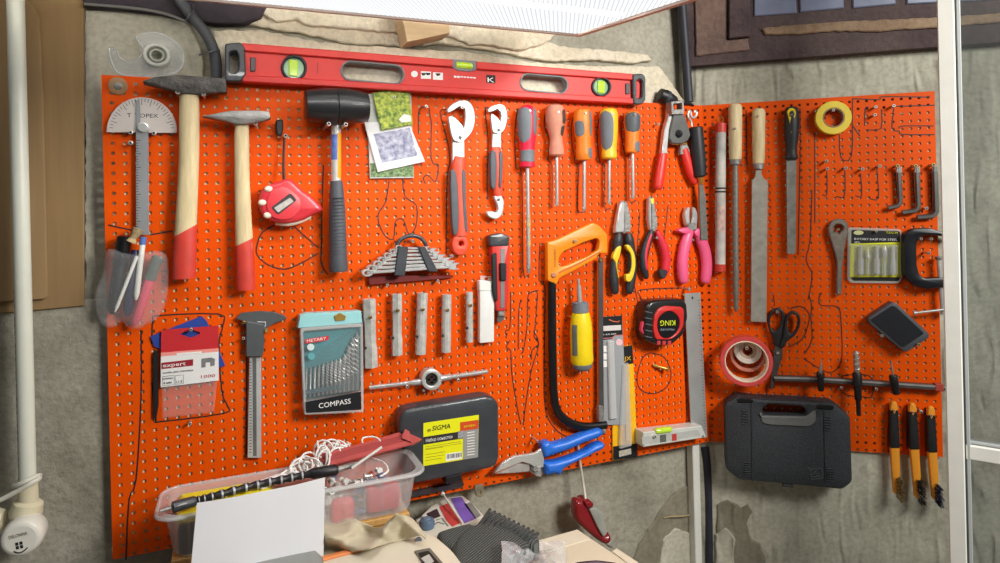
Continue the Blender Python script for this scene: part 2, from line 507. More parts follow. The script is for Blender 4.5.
def outline(t, polys, name='marker_outline'):
    mb = MB()
    for pl in polys:
        l = t.P(pl, 0)
        l = smooth(l, 3, closed=False) if len(l) > 2 else l
        mb.ribbon(l, 2.1, .05, .25)
    t.add(name, mb, INK, angle=0, label='thin black felt-pen lines')
def sc(pts, k, ox, oy): return [(x/k+ox, y/k+oy) for x, y in pts]
outline(B1, [
    sc([(715, 140), (695, 160), (688, 200), (690, 290)], 5.36, 290, 80),
    sc([(745, 150), (752, 200), (758, 240), (755, 400), (770, 450), (795, 455), (780, 545), (740, 510), (715, 525), (725, 555)], 5.36, 290, 80),
    sc([(110, 340), (100, 400), (78, 440), (95, 490), (122, 505), (128, 455), (150, 450), (165, 490), (185, 470), (187, 410), (155, 385), (148, 335)], 2.817, 350, 60),
    sc([(120, 295), (60, 330), (35, 390), (35, 440), (90, 490), (170, 510), (250, 480), (335, 432)], 4.893, 250, 165),
    sc([(215, 300), (270, 350), (335, 405)], 4.893, 250, 165),
    sc([(360, 0), (352, 200), (350, 400), (348, 480), (380, 535)], 4.893, 250, 165),
    [(141, 330), (141, 400), (136, 480), (129, 500), (126, 560)],
    sc([(150, 300), (152, 250), (165, 241), (290, 238), (298, 262), (290, 300), (296, 400), (308, 430), (300, 445), (170, 462), (158, 455), (150, 380)], 2.086, 80, 200),
    sc([(75, 85), (70, 330), (40, 355), (45, 410)], 7.04, 500, 280), sc([(70, 425), (45, 470), (75, 500), (75, 560)], 7.04, 500, 280),
    sc([(270, 72), (215, 90), (195, 130), (190, 330), (165, 490), (150, 520)], 7.04, 500, 280),
    sc([(145, 140), (130, 250), (128, 490)], 7.04, 500, 280),
    sc([(265, 90), (245, 350), (240, 400), (272, 450), (225, 495), (220, 560)], 7.04, 500, 280),
    sc([(70, 310), (72, 350), (85, 430), (92, 460)], 2.25, 480, 220), sc([(97, 462), (102, 420), (115, 340), (132, 280), (120, 250)], 2.25, 480, 220),
    sc([(85, 225), (60, 238), (40, 300), (50, 345), (95, 360), (140, 335), (152, 290), (130, 240), (88, 225)], 3.31, 625, 285),
    [(518, 108), (515, 130), (516, 168), (522, 176), (523, 270), (529, 274)],
    [(547, 107), (544, 125), (549, 140), (548, 160), (552, 166), (552, 208)],
    [(575, 112), (571, 130), (575, 162), (579, 166), (577, 208), (584, 212)],
    [(602, 110), (597, 130), (600, 163), (605, 166), (604, 206), (611, 208)],
    [(626, 113), (621, 128), (625, 155), (629, 158), (629, 200), (636, 200)],
    [(448, 110), (440, 112), (446, 135), (450, 160), (447, 180), (446, 255)],
    [(489, 108), (485, 110), (488, 140), (487, 180), (488, 200)],
    [(540, 243), (539, 280), (545, 290), (544, 395), (552, 425), (572, 438), (605, 434)],
    [(632, 275), (642, 320), (642, 300), (640, 290), (682, 288)],
    [(682, 300), (686, 400), (686, 425)],
    [(668, 205), (665, 230), (662, 250)], [(640, 212), (637, 250), (637, 270)],
    [(236, 318), (246, 330), (246, 455)], [(108, 225), (140, 232)], [(150, 235), (172, 231)],
])
outline(B2, [
    sc([(20, 555), (20, 180)], 4.17, 810, 90), sc([(178, 150), (208, 192)], 4.17, 810, 90),
    sc([(178, 35), (176, 100), (173, 275), (130, 283), (122, 185)], 4.17, 810, 90),
    sc([(228, 150), (230, 78), (245, 72)], 4.17, 810, 90), sc([(298, 80), (296, 160), (242, 166)], 4.17, 810, 90),
    sc([(350, 70), (342, 160), (372, 172), (385, 185), (520, 186)], 4.17, 810, 90), sc([(360, 68), (520, 64)], 4.17, 810, 90),
    sc([(370, 160), (388, 150), (515, 150)], 4.17, 810, 90), sc([(178, 36), (290, 40), (302, 28), (500, 30)], 4.17, 810, 90),
    sc([(70, 340), (70, 435), (52, 436)], 4.17, 810, 90), sc([(145, 335), (143, 442), (110, 443)], 4.17, 810, 90),
    sc([(210, 345), (215, 440), (190, 441)], 4.17, 810, 90), sc([(278, 330), (285, 450), (250, 452)], 4.17, 810, 90),
    sc([(355, 345), (365, 455)], 4.17, 810, 90), sc([(428, 345), (436, 470)], 4.17, 810, 90), sc([(503, 345), (508, 490)], 4.17, 810, 90),
    sc([(340, 0), (346, 60)], 5.358, 710, 295), sc([(530, 0), (545, 60), (540, 120), (546, 240), (505, 315)], 5.358, 710, 295),
    sc([(430, 75), (480, 60), (530, 100), (520, 180), (490, 240), (420, 280)], 5.358, 710, 295),
    sc([(145, 275), (200, 310), (250, 335), (290, 320), (312, 260), (305, 90), (290, 50), (220, 45), (213, 10), (225, -10)], 4.33, 770, 295),
    sc([(310, 375), (315, 350), (410, 345), (445, 370), (440, 440), (400, 440), (340, 435), (310, 420)], 4.33, 770, 295),
    [(742, 108), (740, 160), (742, 165)], [(800, 108), (800, 160), (798, 255)], [(746, 110), (747, 165)],
    [(889, 404), (888, 448), (891, 452)], [(907, 406), (907, 449)], [(925, 408), (926, 452)],
    [(828, 225), (830, 240), (836, 262), (837, 294)], [(812, 190), (810, 240), (806, 260), (812, 275), (808, 300)],
])

# ---------------------------------------------------------------- ceiling lamp
def unit(v): v = Vector(v); v.normalize(); return v
LC = CAM+ray(580, 37)*(1.12/F)
e1 = -ax1
ph = math.radians(-5.7)
e2 = n1*math.cos(ph)+UP*math.sin(ph)
e3 = e1.cross(e2); 
if e3.z < 0: e3 = -e3
LF = Frame(LC, -e1, -e2, e3)          # x to the right along the wall, y toward the wall, z up
lt = T(LF, 'ceiling_lamp', 'long fluorescent ceiling lamp with a ribbed clear diffuser above the pegboard', 'lamp', (580, 37))
lt.o = Vector((0, 0, 0)); lt.root.matrix_world = LF.mat((0, 0, 0))
LL, LWd = 900.0, 330.0
def lamp_mat():
    """ribbed diffuser: glows evenly, with the tube behind it showing as a much brighter band"""
    m = bpy.data.materials.new('lit_prismatic_diffuser'); m.use_nodes = True
    nt = m.node_tree; N = nt.nodes; Lk = nt.links
    N.remove(N['Principled BSDF']); em = N.new('ShaderNodeEmission')
    tc = N.new('ShaderNodeTexCoord'); sp = N.new('ShaderNodeSeparateXYZ'); Lk.new(tc.outputs['Object'], sp.inputs[0])
    mp = N.new('ShaderNodeMapping'); mp.inputs['Rotation'].default_value = (0, 0, math.radians(28)); Lk.new(tc.outputs['Object'], mp.inputs[0])
    wv = N.new('ShaderNodeTexWave'); wv.inputs['Scale'].default_value = 50; wv.inputs['Distortion'].default_value = .6
    Lk.new(mp.outputs[0], wv.inputs['Vector'])
    r = N.new('ShaderNodeValToRGB'); r.color_ramp.elements[0].position = .05; r.color_ramp.elements[1].position = .6
    r.color_ramp.elements[0].color = (.68, .70, .72, 1); r.color_ramp.elements[1].color = (1, 1, 1, 1)
    Lk.new(wv.outputs['Fac'], r.inputs[0]); Lk.new(r.outputs[0], em.inputs[0])
    em.inputs[1].default_value = LAMP_LO
    Lk.new(em.outputs[0], N['Material Output'].inputs[0])
    return m
SIDE, LAMP, LAMP_LO = 10., 50., 1.2
lt.add('diffuser', MB().slab([Vector((-LL+12, -LWd+12)), Vector((-12, -LWd+12)), Vector((-12, -10)), Vector((-LL+12, -10))], 3, 4), lamp_mat(), angle=0)
lt.add('tube', MB().slab([Vector((-560, -186)), Vector((-30, -186)), Vector((-30, -164)), Vector((-560, -164))], 2, 2.9), M('lit_tube', (255, 252, 248), .5, var=0, emit=LAMP), angle=0)
FRM = M('lamp_frame', (196, 176, 164), .45, .2, var=.05)
fr_ = [Vector((-LL, -LWd)), Vector((0, -LWd)), Vector((0, 0)), Vector((-LL, 0))]
inn = [Vector((-LL+9, -LWd+9)), Vector((-9, -LWd+9)), Vector((-9, -8)), Vector((-LL+9, -8))]
lt.add('frame', MB().slab([fr_, inn], 0, 7, .5), FRM, angle=0)
lt.add('side_glow', MB().box(-LL+6, -5, 8, -6, -3, 29), M('lit_side_glow', (255, 250, 240), .5, var=0, emit=SIDE), angle=0)  # unseen glowing strip added to light the wall above the lamp
lt.add('housing', MB().slab(offset(fr_, 3), 30, 62, 8), M('lamp_housing', (200, 198, 192), .5, var=.04), angle=0)
lt.add('hanger', MB().lathe((-200, -160, 62), (-200, -160, 560), [(0, 4), (1, 4)], 8).lathe((-700, -160, 62), (-700, -160, 560), [(0, 4), (1, 4)], 8), DSTEEL)
structure('ceiling', MB().box(-1600, -2600, 2420, 3300, 60, 2450), DARKW, K.mat((0, 0, 0)), 0)
# unseen fill light added right of the camera, to brighten the right pegboard
ld = bpy.data.lights.new('fill_light', 'AREA'); ld.shape = 'RECTANGLE'; ld.size = .55; ld.size_y = .4; ld.energy = FILL = 40.0
ld.color = (1, .97, .92)
lo = bpy.data.objects.new('fill_light', ld); COL.objects.link(lo)
lo.location = (1.2, .02, 2.15); lo.rotation_euler = (Vector((.5, 1.25, 1.35))-lo.location).to_track_quat('-Z', 'Y').to_euler()
w = bpy.data.worlds.new('world'); SC.world = w; w.use_nodes = True
w.node_tree.nodes['Background'].inputs[0].default_value = (.8, .85, .9, 1); w.node_tree.nodes['Background'].inputs[1].default_value = .13

# ---------------------------------------------------------------- camera
cd = bpy.data.cameras.new('camera'); cam = bpy.data.objects.new('camera', cd); COL.objects.link(cam)
cd.sensor_width = 36; cd.lens = F/1000*36; cd.clip_start = .02
cd.shift_y = -(281.5-CY)/1000
cam.matrix_world = Matrix(((CR, SR, 0, CAM.x), (0, 0, -1, CAM.y), (-SR, CR, 0, CAM.z), (0, 0, 0, 1)))
SC.camera = cam
vs = SC.view_settings; vs.view_transform = 'Standard'; vs.look = 'None'; vs.gamma = 1; vs.use_curve_mapping = False; vs.exposure = -0.11
# ================================================================ pegs and screws
def peg(fr, x, y, where, L=20, r=3.3, m=None, kind='peg', lead='hollow steel peg'):
    t = T(fr, kind, lead+' '+where, 'peg', (x, y), L, 'pegs fixed in the pegboard', single=True)
    t.o = fr.hit(x, y, L); t.o.z = 0
    mb = MB().lathe((0, 0, -.6), (0, 0, L), [(0, r*.75), (.82, r*.75), (.84, r), (.97, r), (1, r*.8), (1, r*.5), (.8, r*.48)], 14)
    o = t.add(kind, mb, m or PEG); me = o.data; me.materials.append(INK)
    for p in me.polygons:
        c = p.center*1000
        if math.hypot(c.x, c.y) < r*.6 and c.z > L*.5: p.material_index = 1  # inside of the bore painted black: shade put into the colour
BRASS = M('brass_screw', (200, 160, 80), .35, .7, var=.1)

# ================================================================ spirit level
t = T(F1, 'spirit_level', 'long red spirit level with three green vials along the top of the pegboard', 'level', (430, 75))
z0, z1 = 2, 24
def band(a, b, h): return t.P(a+b[::-1], h)
# outline of the web with its openings
top = [(242, 43), (640, 74.5)]; bot = [(242, 81.5), (640, 104)]
web = t.P([top[0], top[1], bot[1], bot[0]], 18)
holes = [t.ell(294, 67.5, 12.5, 12.5, 18), t.ell(602, 86.5, 9.3, 10, 18)]
def slot(x0, y0, x1, y1, r, h, n=7):
    a = math.atan2(y1-y0, x1-x0); out = []
    for cx, cy, s in ((x1-r, y1, -PI/2), (x0+r, y0, PI/2)):
        for k in range(n+1):
            q = s+PI*k/n+a; out.append((cx+r*.95*math.cos(q), cy+r*math.sin(q)))
    return out
s1, s2_ = slot(340, 70.5, 405.5, 74.5, 10.3, 18), slot(519.5, 82, 569, 85, 9.2, 18)
body = MB().slab([web]+holes+[t.P(s1, 18), t.P(s2_, 18)], 5, 18)
for (a, b) in (((0, 8.0), (0, 6.5)), ):
    body.slab(t.P([(242, 43), (453, 59.7), (453, 67), (242, 50.5)], 24), z0, z1, 1.5)
    body.slab(t.P([(477, 61.6), (640, 74.5), (640, 80.5), (477, 69)], 24), z0, z1, 1.5)
    body.slab(t.P([(242, 74.5), (640, 98.5), (640, 104), (242, 81.5)], 24), z0, z1, 1.5)
t.add('body', body, RED)
SLT = M('slot_liner_grey', (120, 122, 124), .5, var=.06)
for (q, w) in ((s1, 2.0), (s2_, 1.8)):
    o = t.P(q, 20); t.add('hand_slot_liner', MB().slab([offset(o if area(o) > 0 else o[::-1], -.2), offset(o if area(o) > 0 else o[::-1], 3.0)], 4, 20, 1), SLT)
VIALM = M('vial_green', (190, 226, 60), .15, var=.05, coat=.5)
LIQ = M('vial_window', (150, 190, 150), .15, var=.1, coat=.5)
for (x, y, r) in ((294, 67.5, 13.2), (602, 86.5, 10)):
    o = t.ell(x, y, r, r, 22); i = t.ell(x, y, r*.78, r*.78, 22)
    v = t.add('vial_ring', MB().slab([o, i], 4, 22, 1.5), BLK)
    t.add('vial_window', MB().slab(t.ell(x, y, r*.8, r*.8, 16), 8, 16), LIQ, parent=v)
    t.add('vial', t.slab([(x-5*r/13, y-8*r/13), (x+4*r/13, y-7*r/13), (x+4*r/13, y+9*r/13), (x-5*r/13, y+8*r/13)], 16, 19, 1.2, r=2), VIALM, parent=v)
v = t.add('vial_housing', t.slab([(451, 59), (478, 61), (477, 69.8), (470, 71.6), (458, 70.8), (452, 67)], 6, 20, 1), SLT)
t.add('vial', t.lathe((456, 65), (472, 66.4), 18, [(0, 2.5), (.06, 3.3), (.94, 3.3), (1, 2.5)], 16), VIALM, parent=v)
for k, (pts, hl) in enumerate((([(225, 43.5), (241, 42), (245, 48), (246, 74), (241, 81.5), (225, 81)], [(229.5, 52), (236, 50), (238.5, 55), (238.5, 69), (236, 73), (230, 73)]),
                ([(633, 74), (643, 73.5), (646, 77), (646, 100), (642, 104.5), (634, 104)], [(637, 80), (641, 79), (643, 82), (642.5, 96), (640, 98.5), (637, 98)]))):
    e = t.add('end_cap', MB().slab([roundpoly(t.P(pts, 27), 4), roundpoly(t.P(hl, 27), 4)], 1, 27, 2), DGR)
    x = 253 if k == 0 else 628
    w = 2.6 if k == 0 else 2
    t.add('cap_latch', t.slab([(x-w, 57 if k == 0 else 83), (x+w, 57.5 if k == 0 else 83.5), (x+w, 71 if k == 0 else 94), (x-w, 71.5 if k == 0 else 94)], 15, 21, 1, r=2), DGR, parent=e)
# printed marks
t.add('printed_icon', MB().slab(t.ell(414.5, 74, 3.4, 3.2, 18.3), 18, 18.3), INKW, angle=0)
for (x, y) in ((426, 75.4), (438, 76.4)):
    t.add('printed_icon', MB().slab(t.P([(x-5, y-4.2), (x+5, y-3.6), (x+5, y+3.6), (x-5, y+3.2)], 18.3), 18, 18.3), INKW, angle=0)
mk = MB()
for k in range(7):
    x = 454+k*3.2; w = 1.9 if k < 2 else 1.2
    mk.slab(t.P([(x, 75.6+k*.25), (x+2.6, 75.8+k*.25), (x+2.6, 75.8+w+k*.25), (x, 75.6+w+k*.25)], 18.3), 18, 18.3)
t.add('printed_line', mk, INKW, angle=0)
mk = MB()
for (x, y) in ((423.5, 74), (428, 73.8), (438, 74.4)):
    mk.slab(t.P([(x-2.5, y-1.2), (x+2.5, y-1), (x+2, y+1), (x-1, y+1.6)], 18.6), 18.3, 18.6)
mk.slab(t.P([(317.4, 62.5), (318, 62.5), (318, 73.5), (317.4, 73.5)], 18.3), 18, 18.3)
e = t.add('emblem', t.slab([(486.3, 74.6), (495.4, 75.3), (495.4, 83.4), (486.3, 82.8)], 18, 18.4), INK)
t.add('lettering', text_mesh('K', t.p(487.6, 82, 18.5), t.p(494.3, 82.5, 18.5), 8.6), INKW, parent=e)
t.add('printed_icon', mk, INK, angle=0)

# ================================================================ protractor
t = T(F1, 'protractor', 'steel protractor with a half round dial and long ruler arm, top left of the pegboard', 'protractor', (141, 132))
DIAL = M('satin_dial', (214, 204, 196), .4, .25, var=.04)
arc = [(106.5+35.3-35.3*math.cos(PI*k/24), 131.5-34.3*math.sin(PI*k/24)) for k in range(25)]
t.add('dial', t.slab(arc+[(176.5, 133), (106.5, 132.2)], 6, 8.5, .4), DIAL)
mk = MB()
for k in range(1, 30):
    a = PI*k/30; r0, r1 = (29, 32.5) if k % 3 else (26, 32.5)
    c, s_ = math.cos(a), math.sin(a)
    A, B = t.p(141.8-r0*c, 131-r0*s_, 8.7), t.p(141.8-r1*c, 131-r1*s_, 8.7)
    mk.ribbon([A, B], .7, 8.5, 8.7)
t.add('degree_mark', mk, INK, angle=0)
t.add('lettering', text_mesh('T', t.p(127, 117.2, 8.7), t.p(131.5, 117.2, 8.7), 6), INK)
t.add('lettering', text_mesh('TOPEX', t.p(135, 117.4, 8.7), t.p(158.3, 117.8, 8.7), 6), INK)
ARM = M('satin_ruler', (150, 152, 154), .4, .25, var=.08)
a = t.add('ruler_arm', t.slab([(135.8, 100), (140, 100), (140.5, 128), (148.3, 128), (149, 235), (136, 235)], 9, 11, .4), ARM)
mk = MB()
for k in range(34): mk.slab(t.P([(136.4, 140+k*2.7), (140.5 if k % 5 == 0 else 138.5, 140+k*2.7), (140.5 if k % 5 == 0 else 138.5, 140.6+k*2.7), (136.4, 140.6+k*2.7)], 11.2), 11, 11.2)
t.add('scale', mk, INK, parent=a, angle=0)
t.add('thumb_screw', MB().lathe(t.p(142.5, 127.5, 8.5), t.p(142.5, 127.5, 17), [(0, 8), (.5, 8), (.55, 6.6), (1, 6)], 20), CHROME)
peg(F1, 130.5, 132.3, 'left under the protractor dial', 14); peg(F1, 153.8, 133, 'right under the protractor dial', 14); peg(F1, 130.5, 142.8, 'below the left of the protractor dial', 14)
t = T(F1, 'mounting_screw', 'large round tan washer and screw in the top left corner of the pegboard', 'screw', (118.5, 86.5))
t.add('washer', MB().lathe(t.p(118, 86, -.5), t.p(118, 86, 5), [(0, 13), (.8, 13), (1, 11.5)], 24), M('tan_washer', (168, 130, 92), .6, var=.15))
t.add('screw_head', MB().lathe(t.p(118, 86, 4.6), t.p(118, 86, 7), [(0, 6), (.6, 5.5), (1, 3)], 16), DSTEEL)

# ================================================================ hammers
def hammer(label, head, hx, hb, sp, h=24, dz=11):
    t = T(F1, 'hammer', label, 'hammer', (hx[1][0], hx[1][1]))
    hd = t.add('head', t.slab(head, h-dz, h+dz, 3, 2, steps=2, h=h), DARKST if 'dark' in label else DSTEEL)
    # oval handle down to the painted end
    def seg(pts, grow=0):
        P = [t.p(x, y, h-3) for x, y, r in pts]; R = [t.rx(x, y, h, r)+grow for x, y, r in pts]
        Pp = smooth(P, 5, closed=False); RR = []
        for i in range(len(R)-1): RR += [R[i]+(R[i+1]-R[i])*k/5 for k in range(5)]
        return MB().tube(Pp, RR+[R[-1]], 20, .72)
    t.add('handle', seg(hx), WOOD)
    # painted end: shell with a slanted upper edge
    (ax, ay, ar), (bx, by, br) = hb
    n = 24; mb = MB(); rings = []
    for k in range(2, 9):
        tt = k/8; row = []
        for j in range(n):
            a = 2*PI*j/n
            lo = sp[0]+(sp[1]-sp[0])*(.5+.5*math.sin(a))          # slanted start, in px y
            y = lo+(by-lo)*(tt-.25)/.75
            u = (y-ay)/(by-ay); x = ax+(bx-ax)*u; r = ar+(br-ar)*u
            if k == 8: r *= .93
            c = t.p(x, y, h-3); R_ = t.rx(x, y, h, r)+.35
            row.append(mb.bm.verts.new(c+Vector((math.sin(a)*R_, 0, .72*math.cos(a)*R_))))
        rings.append(row)
    for r0, r1 in zip(rings, rings[1:]):
        for j in range(n): mb.face((r0[j-1], r0[j], r1[j], r1[j-1]))
    mb.face(rings[-1]); mb.face(rings[0][::-1])
    t.add('painted_end', mb, M('red_dip_paint', (206, 62, 48), .5, var=.1), label='red painted lower end of the handle')
    return t
hammer('large dark headed hammer with pale wooden handle dipped in red, beside the protractor',
       [(143.5, 82), (154, 78), (177, 75.8), (195, 77), (212, 78.5), (226, 79.5), (227, 93.5), (212, 94.5), (197, 95.3), (181, 94.5), (172, 91), (158, 87.5), (144, 84)],
       [(189.5, 88, 9.6), (189.3, 120, 10.2), (189, 160, 10.2), (187, 205, 10.6), (185.4, 240, 11.3), (184, 272, 11.4)],
       ((186, 225, 11), (184, 278.5, 11.9)), (236.5, 224.5))
hammer('smaller grey hammer with pale wooden handle dipped in red, second hammer from the left',
       [(202.5, 117), (215, 114.3), (230, 111.5), (254, 111), (269, 112), (270.5, 119), (262, 122.3), (244, 125.5), (233, 124.5), (226, 122), (212, 119)],
       [(241.8, 120, 6.8), (241.8, 140, 7.6), (242, 170, 7.7), (243, 210, 8.2), (244.5, 245, 9), (246, 283, 9.2)],
       ((244, 236, 8.8), (246, 290, 9.6)), (246, 238))
peg(F1, 177.5, 92, 'under the left of the large hammer head', 34); peg(F1, 203.5, 94, 'under the right of the large hammer head', 34)
peg(F1, 234.5, 122.8, 'under the left of the small hammer head', 30); peg(F1, 255.5, 123.3, 'under the right of the small hammer head', 30)

# ================================================================ red tape measure
t = T(F1, 'tape_measure', 'round red tape measure with white bumpers hanging left of the black mallet', 'tape measure', (290, 202))
pts = sc([(42, 185), (60, 120), (100, 92), (140, 80), (170, 68), (205, 72), (258, 122), (300, 152), (358, 212), (345, 228), (300, 250), (262, 270), (215, 282), (160, 286), (100, 272), (58, 240)], 4.893, 250, 165)
TRED = M('tape_red', (214, 52, 62), .35, var=.06, coat=.3)
t.add('case', t.slab(pts, 4, 34, 7, 3, steps=3, sm=3), TRED)
rng = [(x*.985, y) for x, y in sc([(80, 190), (105, 125), (170, 108), (235, 150), (255, 205), (215, 258), (150, 268), (98, 245)], 4.893, 254, 165)]
t.add('face', t.slab(rng, 30, 37, 3, steps=2, sm=4), M('tape_red_face', (226, 66, 74), .4, var=.05))
t.add('window', t.slab(sc([(103, 208), (198, 136), (230, 172), (138, 244)], 4.893, 250, 165), 36, 38.2, .6, r=4), M('window_grey', (66, 60, 62), .4, var=.15))
t.add('label_plate', t.slab(sc([(118, 210), (196, 160), (214, 178), (138, 232)], 4.893, 250, 165), 38, 38.8), M('label_grey', (196, 190, 184), .4, .2, var=.15, scale=160))
for (x, y) in ((90, 117), (60, 184), (86, 246)):
    t.add('bumper', MB().slab(smooth(t.ell(x/4.893+250, y/4.893+165, 4.2, 3.2, 34), 1), 26, 37, 3.5, steps=3), M('cream_bumper', (240, 222, 200), .45, var=.05))
t.add('base_strip', t.tube([(276, 222.5, 18), (288, 223.8, 22), (300, 221, 22), (310, 216, 18)], 4.2, 10, n=4), M('cream_bumper', None))
t.add('strap', t.tube([(284, 180, 24), (283.6, 160, 16), (284.5, 136, 12)], [2.4, 2, 2], 8, n=3), BLK, label='thin dark hanging strap')
t.add('belt_clip', t.slab([(276, 120), (283, 119), (283.6, 128), (282, 136), (277, 135), (275.5, 127)], 6, 16, 2, r=3), BLK)
peg(F1, 285.6, 135.6, 'holding the strap of the red tape measure', 18)

# ================================================================ mallet
t = T(F1, 'rubber_mallet', 'black rubber mallet with dimpled grip hanging by its barrel head', 'mallet', (336, 130))
hh = 36
RUB = M('black_rubber', (34, 35, 37), .38, var=.25, scale=25, coat=.15)
t.add('head', t.lathe((305, 105.7), (368, 107.2), hh, [(0, 13.6), (.015, 15.2), (.1, 16.3), (.3, 17.7), (.48, 18.2), (.49, 17.6), (.5, 18.2), (.7, 17.4), (.9, 15.4), (.985, 13.8), (1, 12.4)], 36), RUB)
st = t.add('shaft', t.lathe((336, 120), (336, 186), hh-10, [(0, 5), (1, 5)], 20), M('shaft_white', (206, 206, 202), .35, .3, var=.06))
t.add('sticker', t.lathe((336, 133), (336, 178), hh-10, [(0, 5), (1, 5)], 10, arc=(-88, -8), grow=.4), M('sticker_orange', (240, 160, 30), .5, var=.03), parent=st, label='orange and blue sticker')
t.add('sticker', t.lathe((336, 135), (336, 160), hh-10, [(0, 5), (1, 5)], 10, arc=(-6, 75), grow=.4), M('sticker_blue', (90, 120, 190), .5, var=.3, scale=120), parent=st)
t.add('grip', t.lathe((336.5, 180.5), (338.5, 271.5), hh-10, [(0, 4.5), (.01, 6.2), (.06, 6.6), (.3, 8.2), (.5, 8.6), (.85, 9), (.97, 9.6), (1, 8.8)], 24), M('grip_grey', (78, 82, 88), .6, var=.08))
dm = MB()
for r in range(17):
    for c in range(-3, 4):
        y = 198+r*3.5; x = 337+.02*(y-180)+c*1.75+(0 if r % 2 else .5)
        zz = hh-10+math.sqrt(max(0, 1-(c*1.75/9.2)**2))*14.0-1.4
        p = t.p(x, y, zz); dm.lathe(p, p+Vector((0, 0, 2.2)), [(0, 1.2), (1, .8)], 6)
t.add('grip_texture', dm, M('grip_dark', (56, 60, 66), .6, var=.05))
peg(F1, 329, 123.8, 'under the left of the mallet head', 66, 3.6); peg(F1, 346, 124.3, 'under the right of the mallet head', 66, 3.6)

# ================================================================ seed packets
LEAF = M('leaf_print', (206, 214, 84), .6, col2=(50, 104, 34), scale=170, detail=5)
t = T(F1, 'seed_packet', 'rear seed packet, pale with a dark green strip at its foot, behind two others', 'seed packet', (390, 120))
t.add('packet', t.slab(sc([(412, 75), (650, 60), (665, 525), (428, 528)], 5.36, 290, 80), 3, 5.5, .6), M('packet_pale', (206, 208, 202), .7, var=.04))
t.add('picture', t.slab(sc([(430, 445), (662, 455), (663, 518), (432, 521)], 5.36, 290, 80), 5.5, 5.8), M('leaf_dark', (150, 180, 120), .6, col2=(30, 54, 26), scale=200, detail=3))
t = T(F1, 'seed_packet', 'white seed packet with a lilac photograph, tilted, the middle of three', 'seed packet', (396, 150))
t.add('packet', t.slab(sc([(397, 226), (636, 225), (725, 438), (470, 494)], 5.36, 290, 80), 6.5, 9.5, .8), M('packet_white', (236, 236, 236), .65, var=.02))
t.add('picture', t.slab(sc([(448, 290), (642, 255), (684, 406), (494, 444)], 5.36, 290, 80), 9.5, 9.8), M('lilac_print', (212, 212, 226), .6, col2=(104, 108, 146), scale=110, detail=6))
t = T(F1, 'seed_packet', 'green and yellow leafy seed packet pinned at the front, right of the mallet', 'seed packet', (394, 108))
t.add('packet', t.slab(sc([(442, 68), (636, 38), (660, 238), (490, 270)], 5.36, 290, 80), 10.5, 14, .8), LEAF)
t.add('white_label', t.slab(sc([(582, 212), (610, 182), (648, 190), (652, 222), (600, 228)], 5.36, 290, 80), 14, 14.3), PAPER)
peg(F1, 394.5, 97.3, 'through the top of the leafy seed packet', 17, 2.6)
peg(F1, 426.5, 106, 'alone to the right of the seed packets', 16, 2.8); 

# ================================================================ self adjusting wrenches
WRG = M('wrench_grip_grey', (84, 88, 94), .6, var=.1); WRR = M('wrench_grip_coral', (226, 82, 54), .5, var=.05)
def wrench(label, at, jaw, low, shank, path, grips, ends, big):
    t = T(F1, 'wrench', label, 'wrench', at)
    t.add('upper_jaw', t.slab(jaw, 8, 17, 1.5, .8, sm=3), CHROME)
    t.add('lower_jaw', t.slab(low, 14, 22, 1.2, .8, sm=3), CHROME)
    c = ends['pivot']; t.add('rivet', MB().lathe(t.p(c[0], c[1], 20), t.p(c[0], c[1], 24), [(0, 3.2), (.7, 3.2), (1, 2)], 14), DSTEEL)
    t.add('shank', t.slab(shank, 8, 15, 1), CHROME)
    P = [t.p(x, y, 13) for x, y, r in path]; R = [t.rx(x, y, 13, r) for x, y, r in path]
    RR = []
    for i in range(len(R)-1): RR += [R[i]+(R[i+1]-R[i])*k/4 for k in range(4)]
    RR.append(R[-1]); PP = smooth(P, 4, closed=False)
    t.add('handle', MB().tube(PP, RR, 18, .75), WRR)
    for g in grips: t.add('grip_pad', t.slab(g, 12, 23.6, 1.5, steps=2, sm=2), WRG)
    return t
Z = lambda l: sc(l, 5.63, 435, 90)
t = wrench('large self-adjusting wrench with grey and coral handle, left of the smaller one', (460, 140),
    Z([(70, 108), (100, 76), (150, 56), (195, 66), (220, 110), (226, 170), (210, 232), (172, 280), (140, 300), (105, 288), (112, 260), (150, 232), (165, 205), (172, 150), (166, 105), (140, 93), (105, 115), (75, 127)]),
    Z([(76, 152), (105, 150), (135, 175), (160, 207), (164, 245), (140, 285), (108, 285), (92, 245), (85, 210)]),
    Z([(100, 270), (165, 260), (168, 440), (98, 440)]),
    [(459.5, 157, 5.5), (458.6, 165, 7), (458.3, 175, 7.2), (459, 200, 7), (460.3, 222, 7.4), (460.6, 236, 7.4)],
    [[(451, 171), (456.5, 174), (458.8, 200), (458.6, 230), (453.6, 234), (451.6, 205)], [(462, 172), (465.8, 172), (466, 200), (468, 231), (464.5, 228), (462.8, 200)]], {'pivot': (460, 137.5)}, True)
t.add('handle_end', MB().slab([t.ell(460.6, 244.5, 8.3, 11, 20), t.ell(461.5, 243.5, 2.4, 2.6, 20, 12)], 6, 20, 3, 1, steps=2), WRR)
